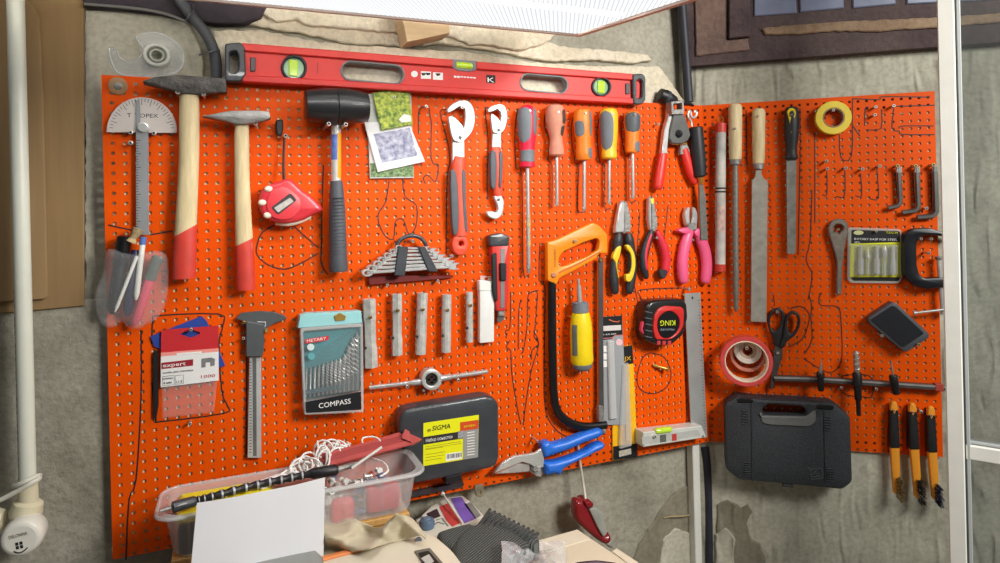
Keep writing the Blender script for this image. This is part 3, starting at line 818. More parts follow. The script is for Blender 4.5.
t = wrench('small self-adjusting wrench with a hooked jaw at each end, between large wrench and red screwdriver', (497, 130),
    Z([(298, 112), (320, 90), (365, 78), (395, 92), (408, 135), (405, 180), (390, 225), (362, 248), (330, 240), (345, 205), (372, 165), (370, 125), (350, 112), (310, 125)]),
    Z([(316, 138), (335, 140), (365, 170), (370, 205), (355, 240), (330, 238), (320, 200)]),
    Z([(326, 235), (372, 230), (372, 330), (322, 335)]),
    [(495.5, 147, 4.2), (496, 154, 5.6), (497, 165, 6), (497.5, 178, 5.6), (497.5, 189, 5), (498.6, 196, 4)],
    [[(491.2, 152), (496, 152), (497, 170), (495.5, 188), (491.5, 186), (490.8, 168)], [(499.4, 153), (502.8, 153), (502.9, 170), (501.3, 187), (499.2, 185), (499.6, 168)]], {'pivot': (498.6, 130)}, False)
zz = lambda l: sc(l, 3.75, 435, 180)
t.add('hook_jaw', t.slab(zz([(222, 62), (245, 55), (258, 75), (258, 105), (250, 132), (230, 147), (203, 138), (193, 120), (214, 116), (228, 120), (237, 110), (232, 88)]), 8, 17, 1.5, .8, sm=3), CHROME)
t.add('rivet', MB().lathe(t.p(498.8, 199.5, 15), t.p(498.8, 199.5, 20), [(0, 3), (1, 2)], 12), DSTEEL)
peg(F1, 462.5, 107.2, 'in the jaw of the large wrench', 22, 2.8); peg(F1, 499.5, 108.8, 'in the jaw of the small wrench', 22, 2.8); peg(F1, 452, 256, 'below the large wrench handle', 16, 3)

# ================================================================ screwdrivers
def screwdriver(label, a, b, prof, hm, tipy, sx, sr, grips, hm2=None, hole=True, h=18):
    t = T(F1, 'screwdriver', label, 'screwdriver', (a[0], (a[1]+b[1])/2), group='screwdrivers in a row')
    t.add('handle', t.lathe(a, b, h, prof, 24, .9), hm)
    def rad(u):
        for (t0, r0), (t1, r1) in zip(prof, prof[1:]):
            if t0 <= u <= t1 and t1 > t0: return r0+(r1-r0)*(u-t0)/(t1-t0)
        return prof[-1][1]
    for u0, u1, c, w, m in grips:
        pr = [(u0+(u1-u0)*k/14, 0) for k in range(15)]
        pr = [(u, rad(u)) for u, _ in pr]
        def arc(u, u0=u0, u1=u1, c=c, w=w):
            q = (u-u0)/(u1-u0); k = math.sqrt(max(0, 1-(2*q-1)**4))
            return (-c-w*k-.5, -c+w*k+.5)
        t.add('grip_pad', t.lathe(a, b, h, pr, 12, .9, arc=arc, grow=.55), m)
    s = t.add('shaft', t.lathe((b[0], b[1]-1), (sx, tipy), h, [(0, sr), (.9, sr), (.93, sr*.9)], 12), STEEL)
    t.add('tip', t.lathe((sx+(b[0]-sx)*.1, tipy-(tipy-b[1])*.1), (sx, tipy), h, [(0, sr), (.4, sr*1.25), (1, sr*.8)], 8, .6), DSTEEL, parent=s)
    return t
SG = M('driver_grey', (112, 118, 124), .6, var=.08); SR_ = M('driver_red', (222, 34, 66), .4, var=.05)
HP = [(0, 3.5), (.03, 6.5), (.1, 8.6), (.2, 9.2), (.45, 8.6), (.62, 7.4), (.8, 6.4), (.93, 6.6), (.94, 7.2), (1, 7)]
t = screwdriver('longest screwdriver, grey and raspberry red handle, leftmost of the five', (527, 105.5), (527.3, 167), HP, SR_, 273, 528.6, 1.9, [(.02, .62, -48, 50, SG), (.02, .5, 46, 30, SG), (.72, .93, 0, 120, SG)])
t.add('paint_smear', t.lathe((528.1, 212), (528.5, 246), 18, [(0, 1.7), (.3, 2.1), (.6, 1.8), (1, 2)], 10, grow=.1), M('yellow_smear', (206, 190, 96), .6, col2=(150, 150, 140), scale=200))
screwdriver('screwdriver with a worn dusty pink wooden handle, second from the left of the five', (555, 104.5), (556.6, 156), [(0, 4), (.03, 7), (.12, 9), (.3, 9.3), (.5, 7.4), (.64, 5.7), (.74, 5.9), (.86, 6.9), (.97, 7), (1, 5.6)],
    M('worn_pink', (204, 136, 112), .6, var=.15, scale=60), 206, 557, 1.6, [(.1, .4, 40, 22, M('worn_dark', (74, 62, 50), .7, var=.2)), (.42, .62, 40, 26, M('worn_dark', None))])
SO = M('driver_orange', (238, 130, 34), .45, var=.05)
HP2 = [(0, 4.5), (.03, 7), (.1, 8), (.25, 8.3), (.5, 7.6), (.62, 6.6), (.85, 7.2), (.97, 7), (1, 6)]
screwdriver('orange and grey handled screwdriver, middle of the five in the row', (582, 109), (584.2, 160), HP2, SO, 211, 584, 1.6, [(.02, .55, 46, 26, SG), (.24, .55, -52, 34, SG), (.76, .98, 40, 34, SG)])
SY = M('driver_yellow', (240, 192, 40), .4, var=.04)
screwdriver('yellow screwdriver with a ribbed grey grip, fourth of the five in the row', (608.6, 108.5), (609.2, 159), [(0, 4.5), (.03, 7), (.12, 8.2), (.4, 8), (.7, 7), (.84, 6.4), (.87, 6.8), (.97, 6.8), (1, 5.6)], SY, 204, 609, 1.5, [(.06, .84, -52, 52, SG)])
screwdriver('shortest orange and dark grey screwdriver, rightmost of the five', (632, 111.5), (632.4, 153), [(0, 4), (.03, 6), (.12, 7.2), (.35, 7), (.6, 5.8), (.85, 6.2), (.97, 6), (1, 5)], SO, 199, 633, 1.5, [(.03, .52, -22, 64, M('driver_dark_grey', (84, 90, 96), .55, var=.1)), (.72, .99, 34, 44, SG)])
for x, y, w in ((530.5, 110.5, 'longest red and grey'), (559, 112, 'pink wooden'), (585.8, 113, 'middle orange and grey'), (613.8, 114.2, 'yellow ribbed'), (635.5, 114.6, 'shortest orange')):
    peg(F1, x, y, 'in the handle of the '+w+' screwdriver', 36, 2.4)

# ================================================================ spanner set in a clip
t = T(F1, 'spanner_holder', 'grey plastic clip rack holding a fan of small combination spanners', 'rack', (411, 256))
loop = sc([(258, 110), (280, 65), (320, 42), (365, 36), (410, 50), (440, 85), (445, 112)], 6.25, 355, 230)
t.add('hang_loop', t.tube([(x, y, 20) for x, y in loop], 3.6, 10, n=4), DGR)
for (pts) in ([(272, 105), (335, 105), (312, 290), (245, 285)], [(395, 105), (440, 105), (522, 262), (460, 262)]):
    q = sc(pts, 6.25, 355, 230)
    t.add('clip_arm', t.slab(q, 8, 31.5, 1.5, r=3), DGR)
rows = [(275, 110, 450, 118), (240, 134, 495, 130), (205, 160, 515, 152), (170, 187, 545, 172), (140, 213, 575, 192), (105, 240, 600, 212), (75, 268, 625, 228)]
words = ['topmost and shortest', 'second from the top', 'third from the top', 'middle', 'fifth from the top', 'second lowest', 'lowest and longest']
for k, (xa, ya, xb, yb) in enumerate(rows):
    a = sc([(xa, ya)], 6.25, 355, 230)[0]; b = sc([(xb, yb)], 6.25, 355, 230)[0]
    s = T(F1, 'spanner', words[k]+' combination spanner in the grey clip rack', 'spanner', ((a[0]+b[0])/2, (a[1]+b[1])/2), group='combination spanners in the rack')
    w = 1.05+.08*k
    s.add('shank', s.slab([(a[0], a[1]-w), (b[0], b[1]-w), (b[0], b[1]+w), (a[0], a[1]+w)], 19, 27+k*.4, 1.2), STEEL)
    hr = 2.5+.22*k
    s.add('ring_end', MB().slab([s.ell(a[0], a[1], hr*1.5, hr, 27, 16), s.ell(a[0], a[1], hr*.8, hr*.5, 27, 12)], 18, 28+k*.4, 1), STEEL)
    s.add('open_end', s.slab([(b[0]-hr*1.6, b[1]-hr*.9), (b[0]+hr*.2, b[1]-hr), (b[0]+hr*1.3, b[1]-hr*.9), (b[0]+hr*.3, b[1]-hr*.25), (b[0]+hr*.3, b[1]+hr*.3), (b[0]+hr*1.3, b[1]+hr*.7), (b[0]-hr*.2, b[1]+hr), (b[0]-hr*1.6, b[1]+hr*.8)], 18, 28+k*.4, 1), STEEL)
peg(F1, 413, 241, 'through the loop of the spanner rack', 30, 2.8); peg(F1, 387.5, 285, 'below the left of the spanner rack', 14, 2.6); peg(F1, 438, 281, 'below the right of the spanner rack', 14, 2.6)
t = T(F1, 'support_bar', 'thin dark red bar on the pegboard just under the spanner rack', 'bar', (411, 279))
t.add('bar', t.slab(sc([(80, 292), (90, 280), (615, 285), (615, 296), (560, 305), (90, 345)], 6.25, 355, 230), 0.3, 9, 1), M('dark_red_bar', (120, 26, 22), .5, var=.1))

# ================================================================ box spanners
ZN = M('zinc_tube', (192, 192, 186), .45, .25, var=.22, scale=80, bump=.15)
for k, (a, b, r, lb) in enumerate((((368.8, 299), (371, 367), 6.9, 'widest tubular box spanner, leftmost of the five beside the drill bit box'),
        ((396.6, 294), (397, 355), 5.4, 'tubular box spanner with a flared lower end, second from left of the five'),
        ((422.4, 293), (420.4, 354), 5.3, 'plain tubular box spanner, middle one of the five'),
        ((446.6, 294.5), (446, 352), 4.7, 'narrower tubular box spanner, fourth from the left of five'),
        ((469.2, 292), (469.6, 342), 3.4, 'thinnest tubular box spanner, rightmost of the five beside the white blade case'))):
    t = T(F1, 'box_spanner', lb, 'box spanner', ((a[0]+b[0])/2, (a[1]+b[1])/2), group='tubular box spanners in a row')
    h = 14
    rr = [(0, r*.55), (0, r), (.28, r), (.34, r*.9), (.66, r*.9), (.72, r*1.02), (1, r*1.02), (1, r*.7)] if k < 2 else [(0, r*.6), (0, r), (1, r), (1, r*.6)]
    t.add('tube', t.lathe(a, b, h, rr, 6 if k < 2 else 12), ZN, angle=25)
    ux, uy = b[0]-a[0], b[1]-a[1]
    x, y = a[0]+ux*.2+1, a[1]+uy*.27
    rm = t.rx(x, y, h, r)
    t.add('bar_hole', MB().lathe(t.p(x, y, h+rm*.7), t.p(x, y, h+rm*.97), [(0, 3.4), (1, 3.2)], 12), M('hole_dark', (40, 38, 34), .8, var=.1))
    t.add('bar_hole', MB().lathe(t.p(a[0]+ux*.72-r*.72, a[1]+uy*.72, h+rm*.45), t.p(a[0]+ux*.72-r*.72, a[1]+uy*.72, h+rm*.72), [(0, 2.6), (1, 2.4)], 12), M('hole_dark', None))
    peg(F1, x, y, 'in the upper hole of the '+['widest', 'flared', 'plain middle', 'narrower fourth', 'thinnest'][k]+' box spanner', 29 if k < 3 else 25, 2.2, BRASS)

# ================================================================ blade case, knife
t = T(F1, 'blade_case', 'slim white plastic spare blade case beside the red utility knife', 'case', (487, 312))
t.add('case', t.slab([(480, 281.5), (494.5, 283), (494.2, 342), (480, 343.3)], 3, 16, 1.5, 1, steps=2, r=2), M('case_white', (226, 226, 222), .35, var=.03))
t.add('lid', t.slab([(479.4, 280.5), (495, 282), (494.9, 291.5), (479.5, 291)], 2.5, 17, 1.5, 1, r=2), WHITE)
t.add('hang_tab', MB().slab([roundpoly(t.P([(480, 281), (480.6, 275.5), (492.5, 277), (493, 282.5)], 8), 2), t.ell(486.5, 278.6, 2.2, 1.6, 8, 10)], 6, 8), CLEAR2)
t = T(F1, 'utility_knife', 'red and black snap-off utility knife hanging point down', 'knife', (499, 278))
q = lambda l: sc(l, 3.75, 435, 180)
t.add('body', t.slab(q([(212, 240), (280, 240), (277, 440), (268, 492), (232, 492), (226, 440)]), 4, 20, 3, 1, steps=2, r=3), M('knife_red', (206, 52, 46), .4, var=.05))
t.add('end_cap', t.slab(q([(204, 208), (250, 198), (281, 210), (279, 248), (208, 250)]), 3, 22, 3, 1, steps=2, r=4), DGR)
t.add('grip_pad', t.slab(q([(213, 278), (232, 272), (236, 452), (228, 458), (216, 420)]), 18, 22, 1.5, r=3), BLK)
t.add('track', t.slab(q([(246, 258), (262, 258), (261, 480), (246, 480)]), 19, 20.8, .4), M('track_grey', (140, 140, 138), .4, .5, var=.1))
t.add('slider', t.slab(q([(245, 312), (268, 312), (268, 378), (246, 378)]), 20, 26, 1.5, r=2), BLK)
t.add('blade', t.slab(q([(236, 488), (262, 488), (262, 515), (246, 536), (234, 530)]), 9, 12), M('blade_dark', (110, 110, 108), .4, .6, var=.2))
t.add('tip_cover', t.slab(q([(238, 492), (262, 490), (262, 510), (240, 512)]), 11, 17, 1), DSTEEL)

# ================================================================ die stock
t = T(F1, 'die_stock', 'polished thread cutting die stock with two straight arms, above the dark case', 'die stock', (432, 380))
h = 14
t.add('arm', t.lathe((369, 387.8), (425, 381.3), h, [(0, 1.7), (.02, 2.2), (.74, 2.2), (.76, 3), (1, 3.2)], 14), STEEL)
t.add('arm', t.lathe((487.6, 371.4), (438, 378.7), h, [(0, 1.7), (.02, 2.2), (.74, 2.2), (.76, 3), (1, 3.2)], 14), STEEL)
t.add('collar', MB().slab([t.ell(431.8, 379.8, 10.3, 10.8, 23), t.ell(431.8, 379.8, 6.2, 6.5, 23)], 5, 23, 2, 1, steps=2), CHROME)
t.add('die', MB().slab([t.ell(431.8, 379.8, 6.4, 6.7, 18), t.ell(431.8, 377, 1.5, 1.5, 18, 10), t.ell(431.8, 382.6, 1.5, 1.5, 18, 10), t.ell(429, 379.8, 1.4, 1.4, 18, 10), t.ell(434.6, 379.8, 1.4, 1.4, 18, 10)], 8, 18), M('die_dark', (60, 58, 54), .4, .5, var=.2))
for x, y in ((429.5, 368.4), (423.4, 390), (438.5, 390.2)):
    t.add('set_screw', MB().lathe(t.p(x, y, 14)-Vector((0, 0, 3)), t.p(x, y, 14)+Vector((0, 0, 3)), [(0, 2.6), (1, 2.6)], 10), DSTEEL)
peg(F1, 407.3, 387, 'under the left arm of the die stock', 18, 3); peg(F1, 458.5, 380.3, 'under the right arm of the die stock', 18, 3)
# ================================================================ clear bag of pens
t = T(F1, 'plastic_bag', 'clear plastic pouch holding pens, hung at the left edge of the pegboard', 'bag', (130, 275))
q = lambda l: sc(l, 4.69, 90, 215)
front = q([(85, 160), (200, 185), (300, 168), (352, 185), (364, 230), (366, 340), (350, 430), (312, 490), (270, 512), (228, 535), (180, 525), (150, 500), (105, 528), (55, 510), (28, 440), (26, 350), (62, 270)])
FB = smooth(t.P(front, 24), 3)
mb = MB(); 
for z, ins in ((4, 3), (10, 0), (24, 0), (34, 3), (38, 9)):
    pass
mb.slab(FB, 4, 36, 9, 5, steps=3)
t.add('pouch', mb, M('pouch_film', (228, 230, 230), .12, var=0, alpha=.12))
t.add('gathered_neck', t.lathe((131, 242), (138.5, 229), 26, [(0, 6), (.3, 3.4), (.6, 4.4), (1, 6)], 9), M('tan_string', (170, 150, 110), .7, var=.3, scale=200))
def pen(label, a, b, r, h, m, cap=None, cu=.35, capm=None):
    p = T(F1, 'marker_pen', label, 'pen', a, group='pens in the clear pouch')
    p.add('barrel', p.lathe(a, b, h, [(0, r*.8), (.02, r), (.9, r), (.97, r*.6), (1, r*.35)], 14), m)
    if capm: p.add('cap', p.lathe(a, (a[0]+(b[0]-a[0])*cu, a[1]+(b[1]-a[1])*cu), h, [(0, r*.9), (.04, r*1.15), (1, r*1.15)], 14), capm)
NAVY = M('pen_navy', (30, 32, 70), .4, var=.1)
pen('fat black marker pen leaning left in the clear pouch', (125, 236), (112, 314), 7, 20, BLK, capm=M('pen_cap_black', (14, 14, 16), .3, var=0), cu=.38)
pen('dark navy pen in the middle of the clear pouch', (136, 250), (127, 316), 5, 18, NAVY)
pen('slim white pen lying across the front of the clear pouch', (137, 256), (115, 312), 1.9, 29, WHITE)
pen('pink marker pen with grey cap on the right of the clear pouch', (158, 256), (134, 326), 5.2, 20, M('pen_pink', (220, 84, 104), .4, var=.06), capm=M('pen_cap_grey', (100, 108, 100), .35, var=.15), cu=.34)
pen('blue capped pen upright at the back of the clear pouch', (143.5, 237), (136, 300), 3, 26, WHITE, capm=M('pen_blue', (90, 120, 190), .4, var=.05), cu=.12)

# ================================================================ staple pack
t = T(F1, 'card', 'blue backing card tilted behind the red and white staple pack', 'card', (180, 335))
t.add('card', t.slab(sc([(35, 175), (375, 40), (410, 75), (532, 370), (500, 380), (60, 245)], 6.627, 145, 310), 2, 4, .4), M('blue_card', (40, 66, 150), .5, var=.1))
t = T(F1, 'staple_pack', 'red and white hanging pack of staples marked expert', 'staple pack', (190, 357))
q = lambda l: sc(l, 7.81, 155, 318)
L0 = t.P(q([(48, 95), (495, 60), (498, 488), (45, 542)]), 9)
hole = [Vector(v) for v in t.P(q([(190, 130), (225, 108), (262, 105), (275, 85), (300, 85), (310, 100), (352, 112), (350, 125), (300, 148), (270, 155), (235, 140)]), 9)]
t.add('card', MB().slab([L0, hole], 6.5, 8), M('pack_red', (196, 40, 46), .45, var=.03))
t.add('white_panel', t.slab(q([(46, 272), (497, 236), (498, 488), (45, 542)]), 8, 8.4), M('pack_white', (230, 230, 228), .45, var=.02))
t.add('pink_band', t.slab(q([(46, 272), (497, 236), (497, 262), (46, 300)]), 8.4, 8.6), M('pack_pink', (240, 150, 140), .45, var=.02))
t.add('title_block', t.slab(q([(50, 350), (298, 322), (297, 372), (50, 400)]), 8.4, 8.6), M('pack_maroon', (150, 28, 44), .45, var=.02))
e = lambda s_, a, b, h_, m: t.add('lettering', text_mesh(s_, t.p(*q([a])[0], 8.8), t.p(*q([b])[0], 8.8), h_), m)
e('expert', (62, 386), (240, 368), 6.0, INKW)
e('1000', (360, 470), (470, 460), 4.6, INKR)
e('скобы для степлера', (62, 436), (298, 412), 2.6, INK)
e('ширина', (62, 482), (138, 472), 2.4, INK); e('4 мм', (66, 518), (130, 510), 3.6, INK)
e('11,3', (168, 508), (212, 502), 3.6, INK)
mk = MB()
for pl in ([(60, 458), (150, 448), (150, 520), (60, 530), (60, 458)], [(158, 450), (222, 444), (222, 510), (158, 518), (158, 450)]):
    mk.ribbon(t.P(q(pl), 8.7), .5, 8.4, 8.7)
t.add('printed_frame', mk, INK, angle=0)
t.add('printed_staples', t.slab(q([(362, 318), (440, 308), (468, 320), (466, 370), (432, 378), (430, 345), (395, 348), (395, 384), (362, 388)]), 8.4, 8.7), M('print_grey', (128, 128, 130), .5, .2, var=.15, scale=200))
mk = MB().ribbon(t.P(q([(170, 282), (365, 266)]), 8.8), 2.4, 8.6, 8.8)
t.add('printed_line', mk, INKW, angle=0)
t.add('blister', t.slab([(161, 388), (217, 382), (214, 413), (162, 419)], 3, 14, 2, r=3), M('thin_clear', (228, 230, 230), .1, var=0, alpha=.09))
peg(F1, 191, 329.8, 'through the hole of the staple pack', 18, 2.6); peg(F1, 189.8, 424, 'alone below the staple pack', 14, 2.6)
t = T(F1, 'hand_tool', 'slim black tool hanging half hidden behind the left side of the staple pack', 'tool', (156, 375))
t.add('tool', t.slab([(153, 352), (158, 350), (158.5, 405), (156, 420), (153, 418)], 2, 6, 1, r=2), BLK)

# ================================================================ caliper
t = T(F1, 'caliper', 'grey vernier caliper hanging jaws up right of the staple pack', 'caliper', (255, 340))
q = lambda l: sc(l, 6.627, 145, 310)
CAL = M('caliper_grey', (92, 96, 98), .45, .35, var=.1)
t.add('jaw', t.slab(q([(598, 58), (640, 20), (760, 8), (860, 15), (925, 38), (942, 56), (915, 70), (860, 90), (812, 118), (800, 150), (785, 150), (670, 120), (668, 85), (640, 72)]), 5, 11, 1), CAL)
t.add('slider', t.slab(q([(668, 75), (790, 95), (792, 220), (780, 312), (668, 312)]), 6, 16, 1.5, .8, r=2), CAL)
t.add('beam', t.slab(q([(692, 300), (770, 300), (760, 560), (772, 840)][:2])+[(261.3, 458), (247.5, 458)], 5, 10, .6), M('caliper_beam', (186, 188, 186), .4, .2, var=.08))
t.add('depth_groove', t.slab([(252.5, 358), (256.3, 358), (256.7, 456), (253, 456)], 10, 10.3), M('groove_grey', (118, 120, 120), .4, .5, var=.1))
mk = MB()
for k in range(32): mk.slab(t.P([(249.3+.0*k, 362+k*2.9), (251.6, 362+k*2.9), (251.6, 362.6+k*2.9), (249.3, 362.6+k*2.9)], 10.3), 10, 10.3)
t.add('scale', mk, INK, angle=0)
t.add('line_mark', MB().ribbon(t.P(q([(745, 78), (800, 80), (796, 112)]), 16.2), .9, 15.9, 16.2), INKW, angle=0)
t.add('lock_screw', MB().lathe(t.p(266.5, 331, 10), t.p(266.5, 331, 19), [(0, 3.6), (.8, 3.6), (1, 2.5)], 14), BRASS)
peg(F1, 244, 322.5, 'under the left jaw of the caliper', 16, 2.4, BRASS); peg(F1, 266, 330, 'under the right jaw of the caliper', 13, 2.2); peg(F1, 243.6, 338.5, 'left of the caliper slider', 14, 2.4)

# ================================================================ drill bit box
t = T(F1, 'drill_bit_box', 'clear fronted teal box of metal drill bits marked COMPASS', 'drill bit box', (333, 365))
q = lambda l: sc(l, 5.41, 300, 312)
hB = 30
t.add('case', t.slab(q([(2, 88), (338, 62), (345, 540), (24, 556)]), 3, 14, 1.5, r=3, h=hB), CLEAR2)
TEAL = M('teal_card', (62, 138, 146), .5, var=.06)
t.add('backing_card', t.slab(q([(18, 110), (330, 82), (330, 425), (20, 470)]), hB-12, hB-10), TEAL)
t.add('grey_panel', t.slab(q([(18, 290), (150, 178), (268, 95), (330, 84), (330, 425), (20, 470)]), hB-10, hB-9.6), M('teal_grey', (68, 128, 134), .5, var=.08))
t.add('top_flap', t.slab(q([(-12, 88), (0, 22), (30, 10), (330, -4), (338, 60)]), 4, hB-4, 1), M('pale_teal', (150, 206, 208), .5, var=.04))
t.add('white_header', t.slab(q([(22, 8), (335, -4), (338, -52), (18, -34)][:2]+[(345, -2), (20, 20)]), 2, 5), PAPER)
t.add('hang_tab', t.slab([(303, 313), (356, 310), (357.5, 319), (303, 320)], 4, 6.5), PAPER)
t.add('hang_loop', t.slab([(334, 316), (340, 313), (346, 316), (345, 320), (336, 321)], hB-4, hB-2), BRASS)
f = t.add('front_cover', t.slab(q([(4, 92), (338, 64), (343, 538), (24, 554)]), hB-2.2, hB, .8, r=3), M('clear_front', (225, 232, 232), .12, var=0, alpha=.05))
t.add('case_edge', MB().slab([roundpoly(t.P(q([(2, 88), (340, 60), (346, 542), (22, 558)]), hB), 3), roundpoly(t.P(q([(17, 104), (328, 80), (330, 528), (34, 543)]), hB), 3)], hB-6, hB+.5, 1), CLEAR2)
tops = [300, 296, 290, 285, 275, 268, 262, 255, 248, 225, 178, 135, 110]
BIT = M('drill_steel', (168, 172, 172), .3, .7, var=.1)
for k in range(13):
    x = 32+k*22.6; w = .9+.16*k
    a = q([(x, 460-k*3.2)])[0]; b = q([(x+4, tops[k])])[0]
    bt = t.add('drill_bit', t.lathe(a, b, hB-6, [(0, w), (.3, w), (.31, w*.8), (.93, w*.8), (1, .1)], 8), BIT)
    mb = MB(); n = 30
    for ph_ in (0, PI):
        P = []
        for j in range(n+1):
            u = .31+.6*j/n; an = j*.75+ph_
            c = t.p(a[0]+(b[0]-a[0])*u, a[1]+(b[1]-a[1])*u, hB-6); rr = t.rx(a[0], a[1], hB, w*.72)
            P.append(c+Vector((math.cos(an)*rr, 0, math.sin(an)*rr)))
        mb.tube(P, rr*.45, 5)
    t.add('flute', mb, STEEL, parent=bt)
t.add('size_strip', t.slab(q([(20, 425), (330, 375), (330, 400), (20, 448)]), hB-4, hB-3), M('strip_grey', (70, 92, 100), .5, var=.1))
pb = t.add('name_panel', t.slab(q([(22, 490), (330, 432), (332, 528), (28, 548)]), hB-2, hB+.4), M('panel_black', (20, 24, 28), .4, var=.05))
t.add('lettering', text_mesh('COMPASS', t.p(*q([(102, 522)])[0], hB+.6), t.p(*q([(275, 494)])[0], hB+.6), 8.2), INKW, parent=pb)
rb = t.add('title_strip', t.slab(q([(25, 148), (158, 128), (152, 152), (30, 172)]), hB, hB+.4), M('strip_red', (206, 50, 56), .45, var=.03))
t.add('lettering', text_mesh('METARY', t.p(*q([(38, 165)])[0], hB+.6), t.p(*q([(142, 149)])[0], hB+.6), 4.6), INKW, parent=rb)
for (x, y) in ((58, 190), (62, 240)):
    t.add('printed_badge', MB().slab(t.ell(*q([(x, y)])[0], 3.6, 3.4, hB+.3), hB, hB+.3), M('badge', (206, 222, 222), .5, var=.1) if y < 200 else M('badge_teal', (96, 164, 170), .5, var=.05))

# ================================================================ dark case with the yellow label
t = T(F1, 'tool_case', 'dark grey plastic bit case with a large yellow label, lower centre of the pegboard', 'case', (450, 440))
hC = 42
cs = [(399, 425), (401, 416), (405, 411), (412, 408.5), (486, 396), (494, 397.5), (499, 404), (499.3, 458), (497, 465), (491, 468.5), (416, 484), (409, 482), (404, 474)]
t.add('lid', t.slab(cs, 22, hC, 6, 0, steps=3, r=5, h=hC), DGR)
t.add('base', t.slab(cs, 3, 21.2, 1, 5, steps=3, r=5, h=hC), DGR)
t.add('latch', t.slab([(446, 477.5), (462, 474), (462, 481), (446, 484.5)], 14, hC-3, 1.5), BLK)
q = lambda l: sc(l, 10.06, 418, 412)
lb = t.add('label', t.slab(q([(55, 112), (612, 28), (604, 455), (52, 545)]), hC, hC+.4), M('label_yellow', (232, 232, 10), .5, var=.02))
def lab(pts, m, z=.7): t.add('label_block', t.slab(q(pts), hC+.3, hC+z), m, parent=lb, angle=0)
lab([(55, 252), (455, 192), (455, 265), (55, 330)], M('label_dark', (48, 44, 40), .5, var=.05))
lab([(455, 190), (608, 165), (604, 455), (452, 480)], M('label_grey2', (150, 150, 146), .5, var=.04))
lab([(424, 104), (610, 78), (608, 168), (424, 196)], M('label_orange', (206, 76, 20), .5, var=.03))
lab([(282, 422), (440, 398), (440, 470), (280, 496)], INKW)
lab([(404, 195), (460, 188), (458, 258), (402, 268)], M('label_photo', (150, 150, 160), .5, var=.5, scale=300), .9)
mk = MB()
for k, x in enumerate((292, 302, 318, 330, 345, 352, 366, 380, 392, 404, 418, 430)):
    mk.slab(t.P(q([(x, 428-k*1.7), (x+5+3*(k % 2), 427-k*1.7), (x+5+3*(k % 2), 470-k*1.6), (x, 471-k*1.6)]), hC+.9), hC+.6, hC+.9)
for (x0, x1, y) in ((75, 430, 352), (75, 250, 380), (75, 440, 372), (75, 270, 430), (75, 265, 460), (75, 240, 490)):
    mk.ribbon(t.P(q([(x0, y), (x1, y-(x1-x0)*.155)]), hC+.6), .45, hC+.35, hC+.6)
t.add('printed_lines', mk, INK, parent=lb, angle=0)
mk = MB()
for k in range(9): mk.ribbon(t.P(q([(495, 210+k*28), (570, 199+k*28)]), hC+1), 1.2, hC+.7, hC+1)
t.add('printed_lines', mk, INKW, parent=lb, angle=0)
tt = lambda s_, a, b, h_, m: t.add('lettering', text_mesh(s_, t.p(*q([a])[0], hC+1), t.p(*q([b])[0], hC+1), h_, shear=.2 if s_ == 'SIGMA' else 0), m, parent=lb)
tt('SIGMA', (142, 190), (325, 163), 8.2, INK); tt('Набор оснастки', (80, 305), (345, 262), 5.6, INKW); tt('ø', (95, 198), (130, 192), 6, INK); tt('6910261', (462, 158), (575, 140), 3.4, M('label_yellow', None))

# ================================================================ hacksaw
t = T(F1, 'hacksaw', 'hacksaw with an orange pistol handle and black curved tube frame', 'hacksaw', (575, 330))
q = lambda l: sc(l, 5.118, 535, 210)
out = roundpoly(t.P(q([(64, 164), (98, 158), (150, 135), (222, 100), (298, 64), (330, 78), (372, 124), (373, 214), (366, 224), (332, 222), (318, 247), (230, 296), (124, 352), (114, 384), (66, 362)]), 21), 3)
hol = roundpoly(t.P(q([(126, 240), (146, 214), (250, 166), (318, 144), (332, 158), (325, 206), (272, 238), (160, 286), (132, 292), (122, 272)]), 21), 4)
t.add('handle', MB().slab([out, hol], 8, 21, 3, 2, steps=2), ORG)
mk = MB().ribbon(t.P(q([(122, 322), (230, 272), (330, 215)]), 21.3), 3, 21, 21.4)
t.add('handle_groove', mk, M('groove_orange', (200, 100, 14), .5, var=.05))
t.add('handle_lettering', text_mesh('HARDEX', t.p(555.8, 266.5, 21.3), t.p(555.5, 248.5, 21.3), 3.4), M('ink_brown', (120, 60, 10), .5, var=0))
t.add('bolt', MB().lathe(t.p(553.7, 275, 20), t.p(553.7, 275, 25), [(0, 5), (.6, 5), (1, 3.6)], 18), M('bolt_pink', (226, 170, 140), .35, .4, var=.1))
t.add('frame', t.tube([(552, 281, 14), (552, 320, 14), (552.6, 360, 14), (553.6, 392, 14), (557, 410, 14), (567, 421, 14), (580, 426, 14), (593, 426.5, 14), (606, 425, 14)], [8.2]*9, 12, n=5, flat=.8), M('frame_black', (24, 24, 26), .3, .2, var=.3, scale=30))
t.add('blade', t.slab([(598.7, 258), (603.2, 258), (603.4, 412), (599, 412)], 13, 15), M('blade_grey', (84, 86, 86), .4, .5, var=.15))
t.add('blade_pin', MB().lathe(t.p(601, 260.5, 12), t.p(601, 260.5, 20), [(0, 3), (1, 2.4)], 10), BRASS)
t.add('blade_clamp', t.slab([(599, 406), (603.5, 406), (604.6, 422), (599.3, 422)], 9, 19, 1.2, r=2), DSTEEL)
peg(F1, 576, 241, 'through the trigger of the orange hacksaw handle', 28, 2.8); peg(F1, 559.5, 264.5, 'inside the lower corner of the hacksaw handle', 18, 2.4)

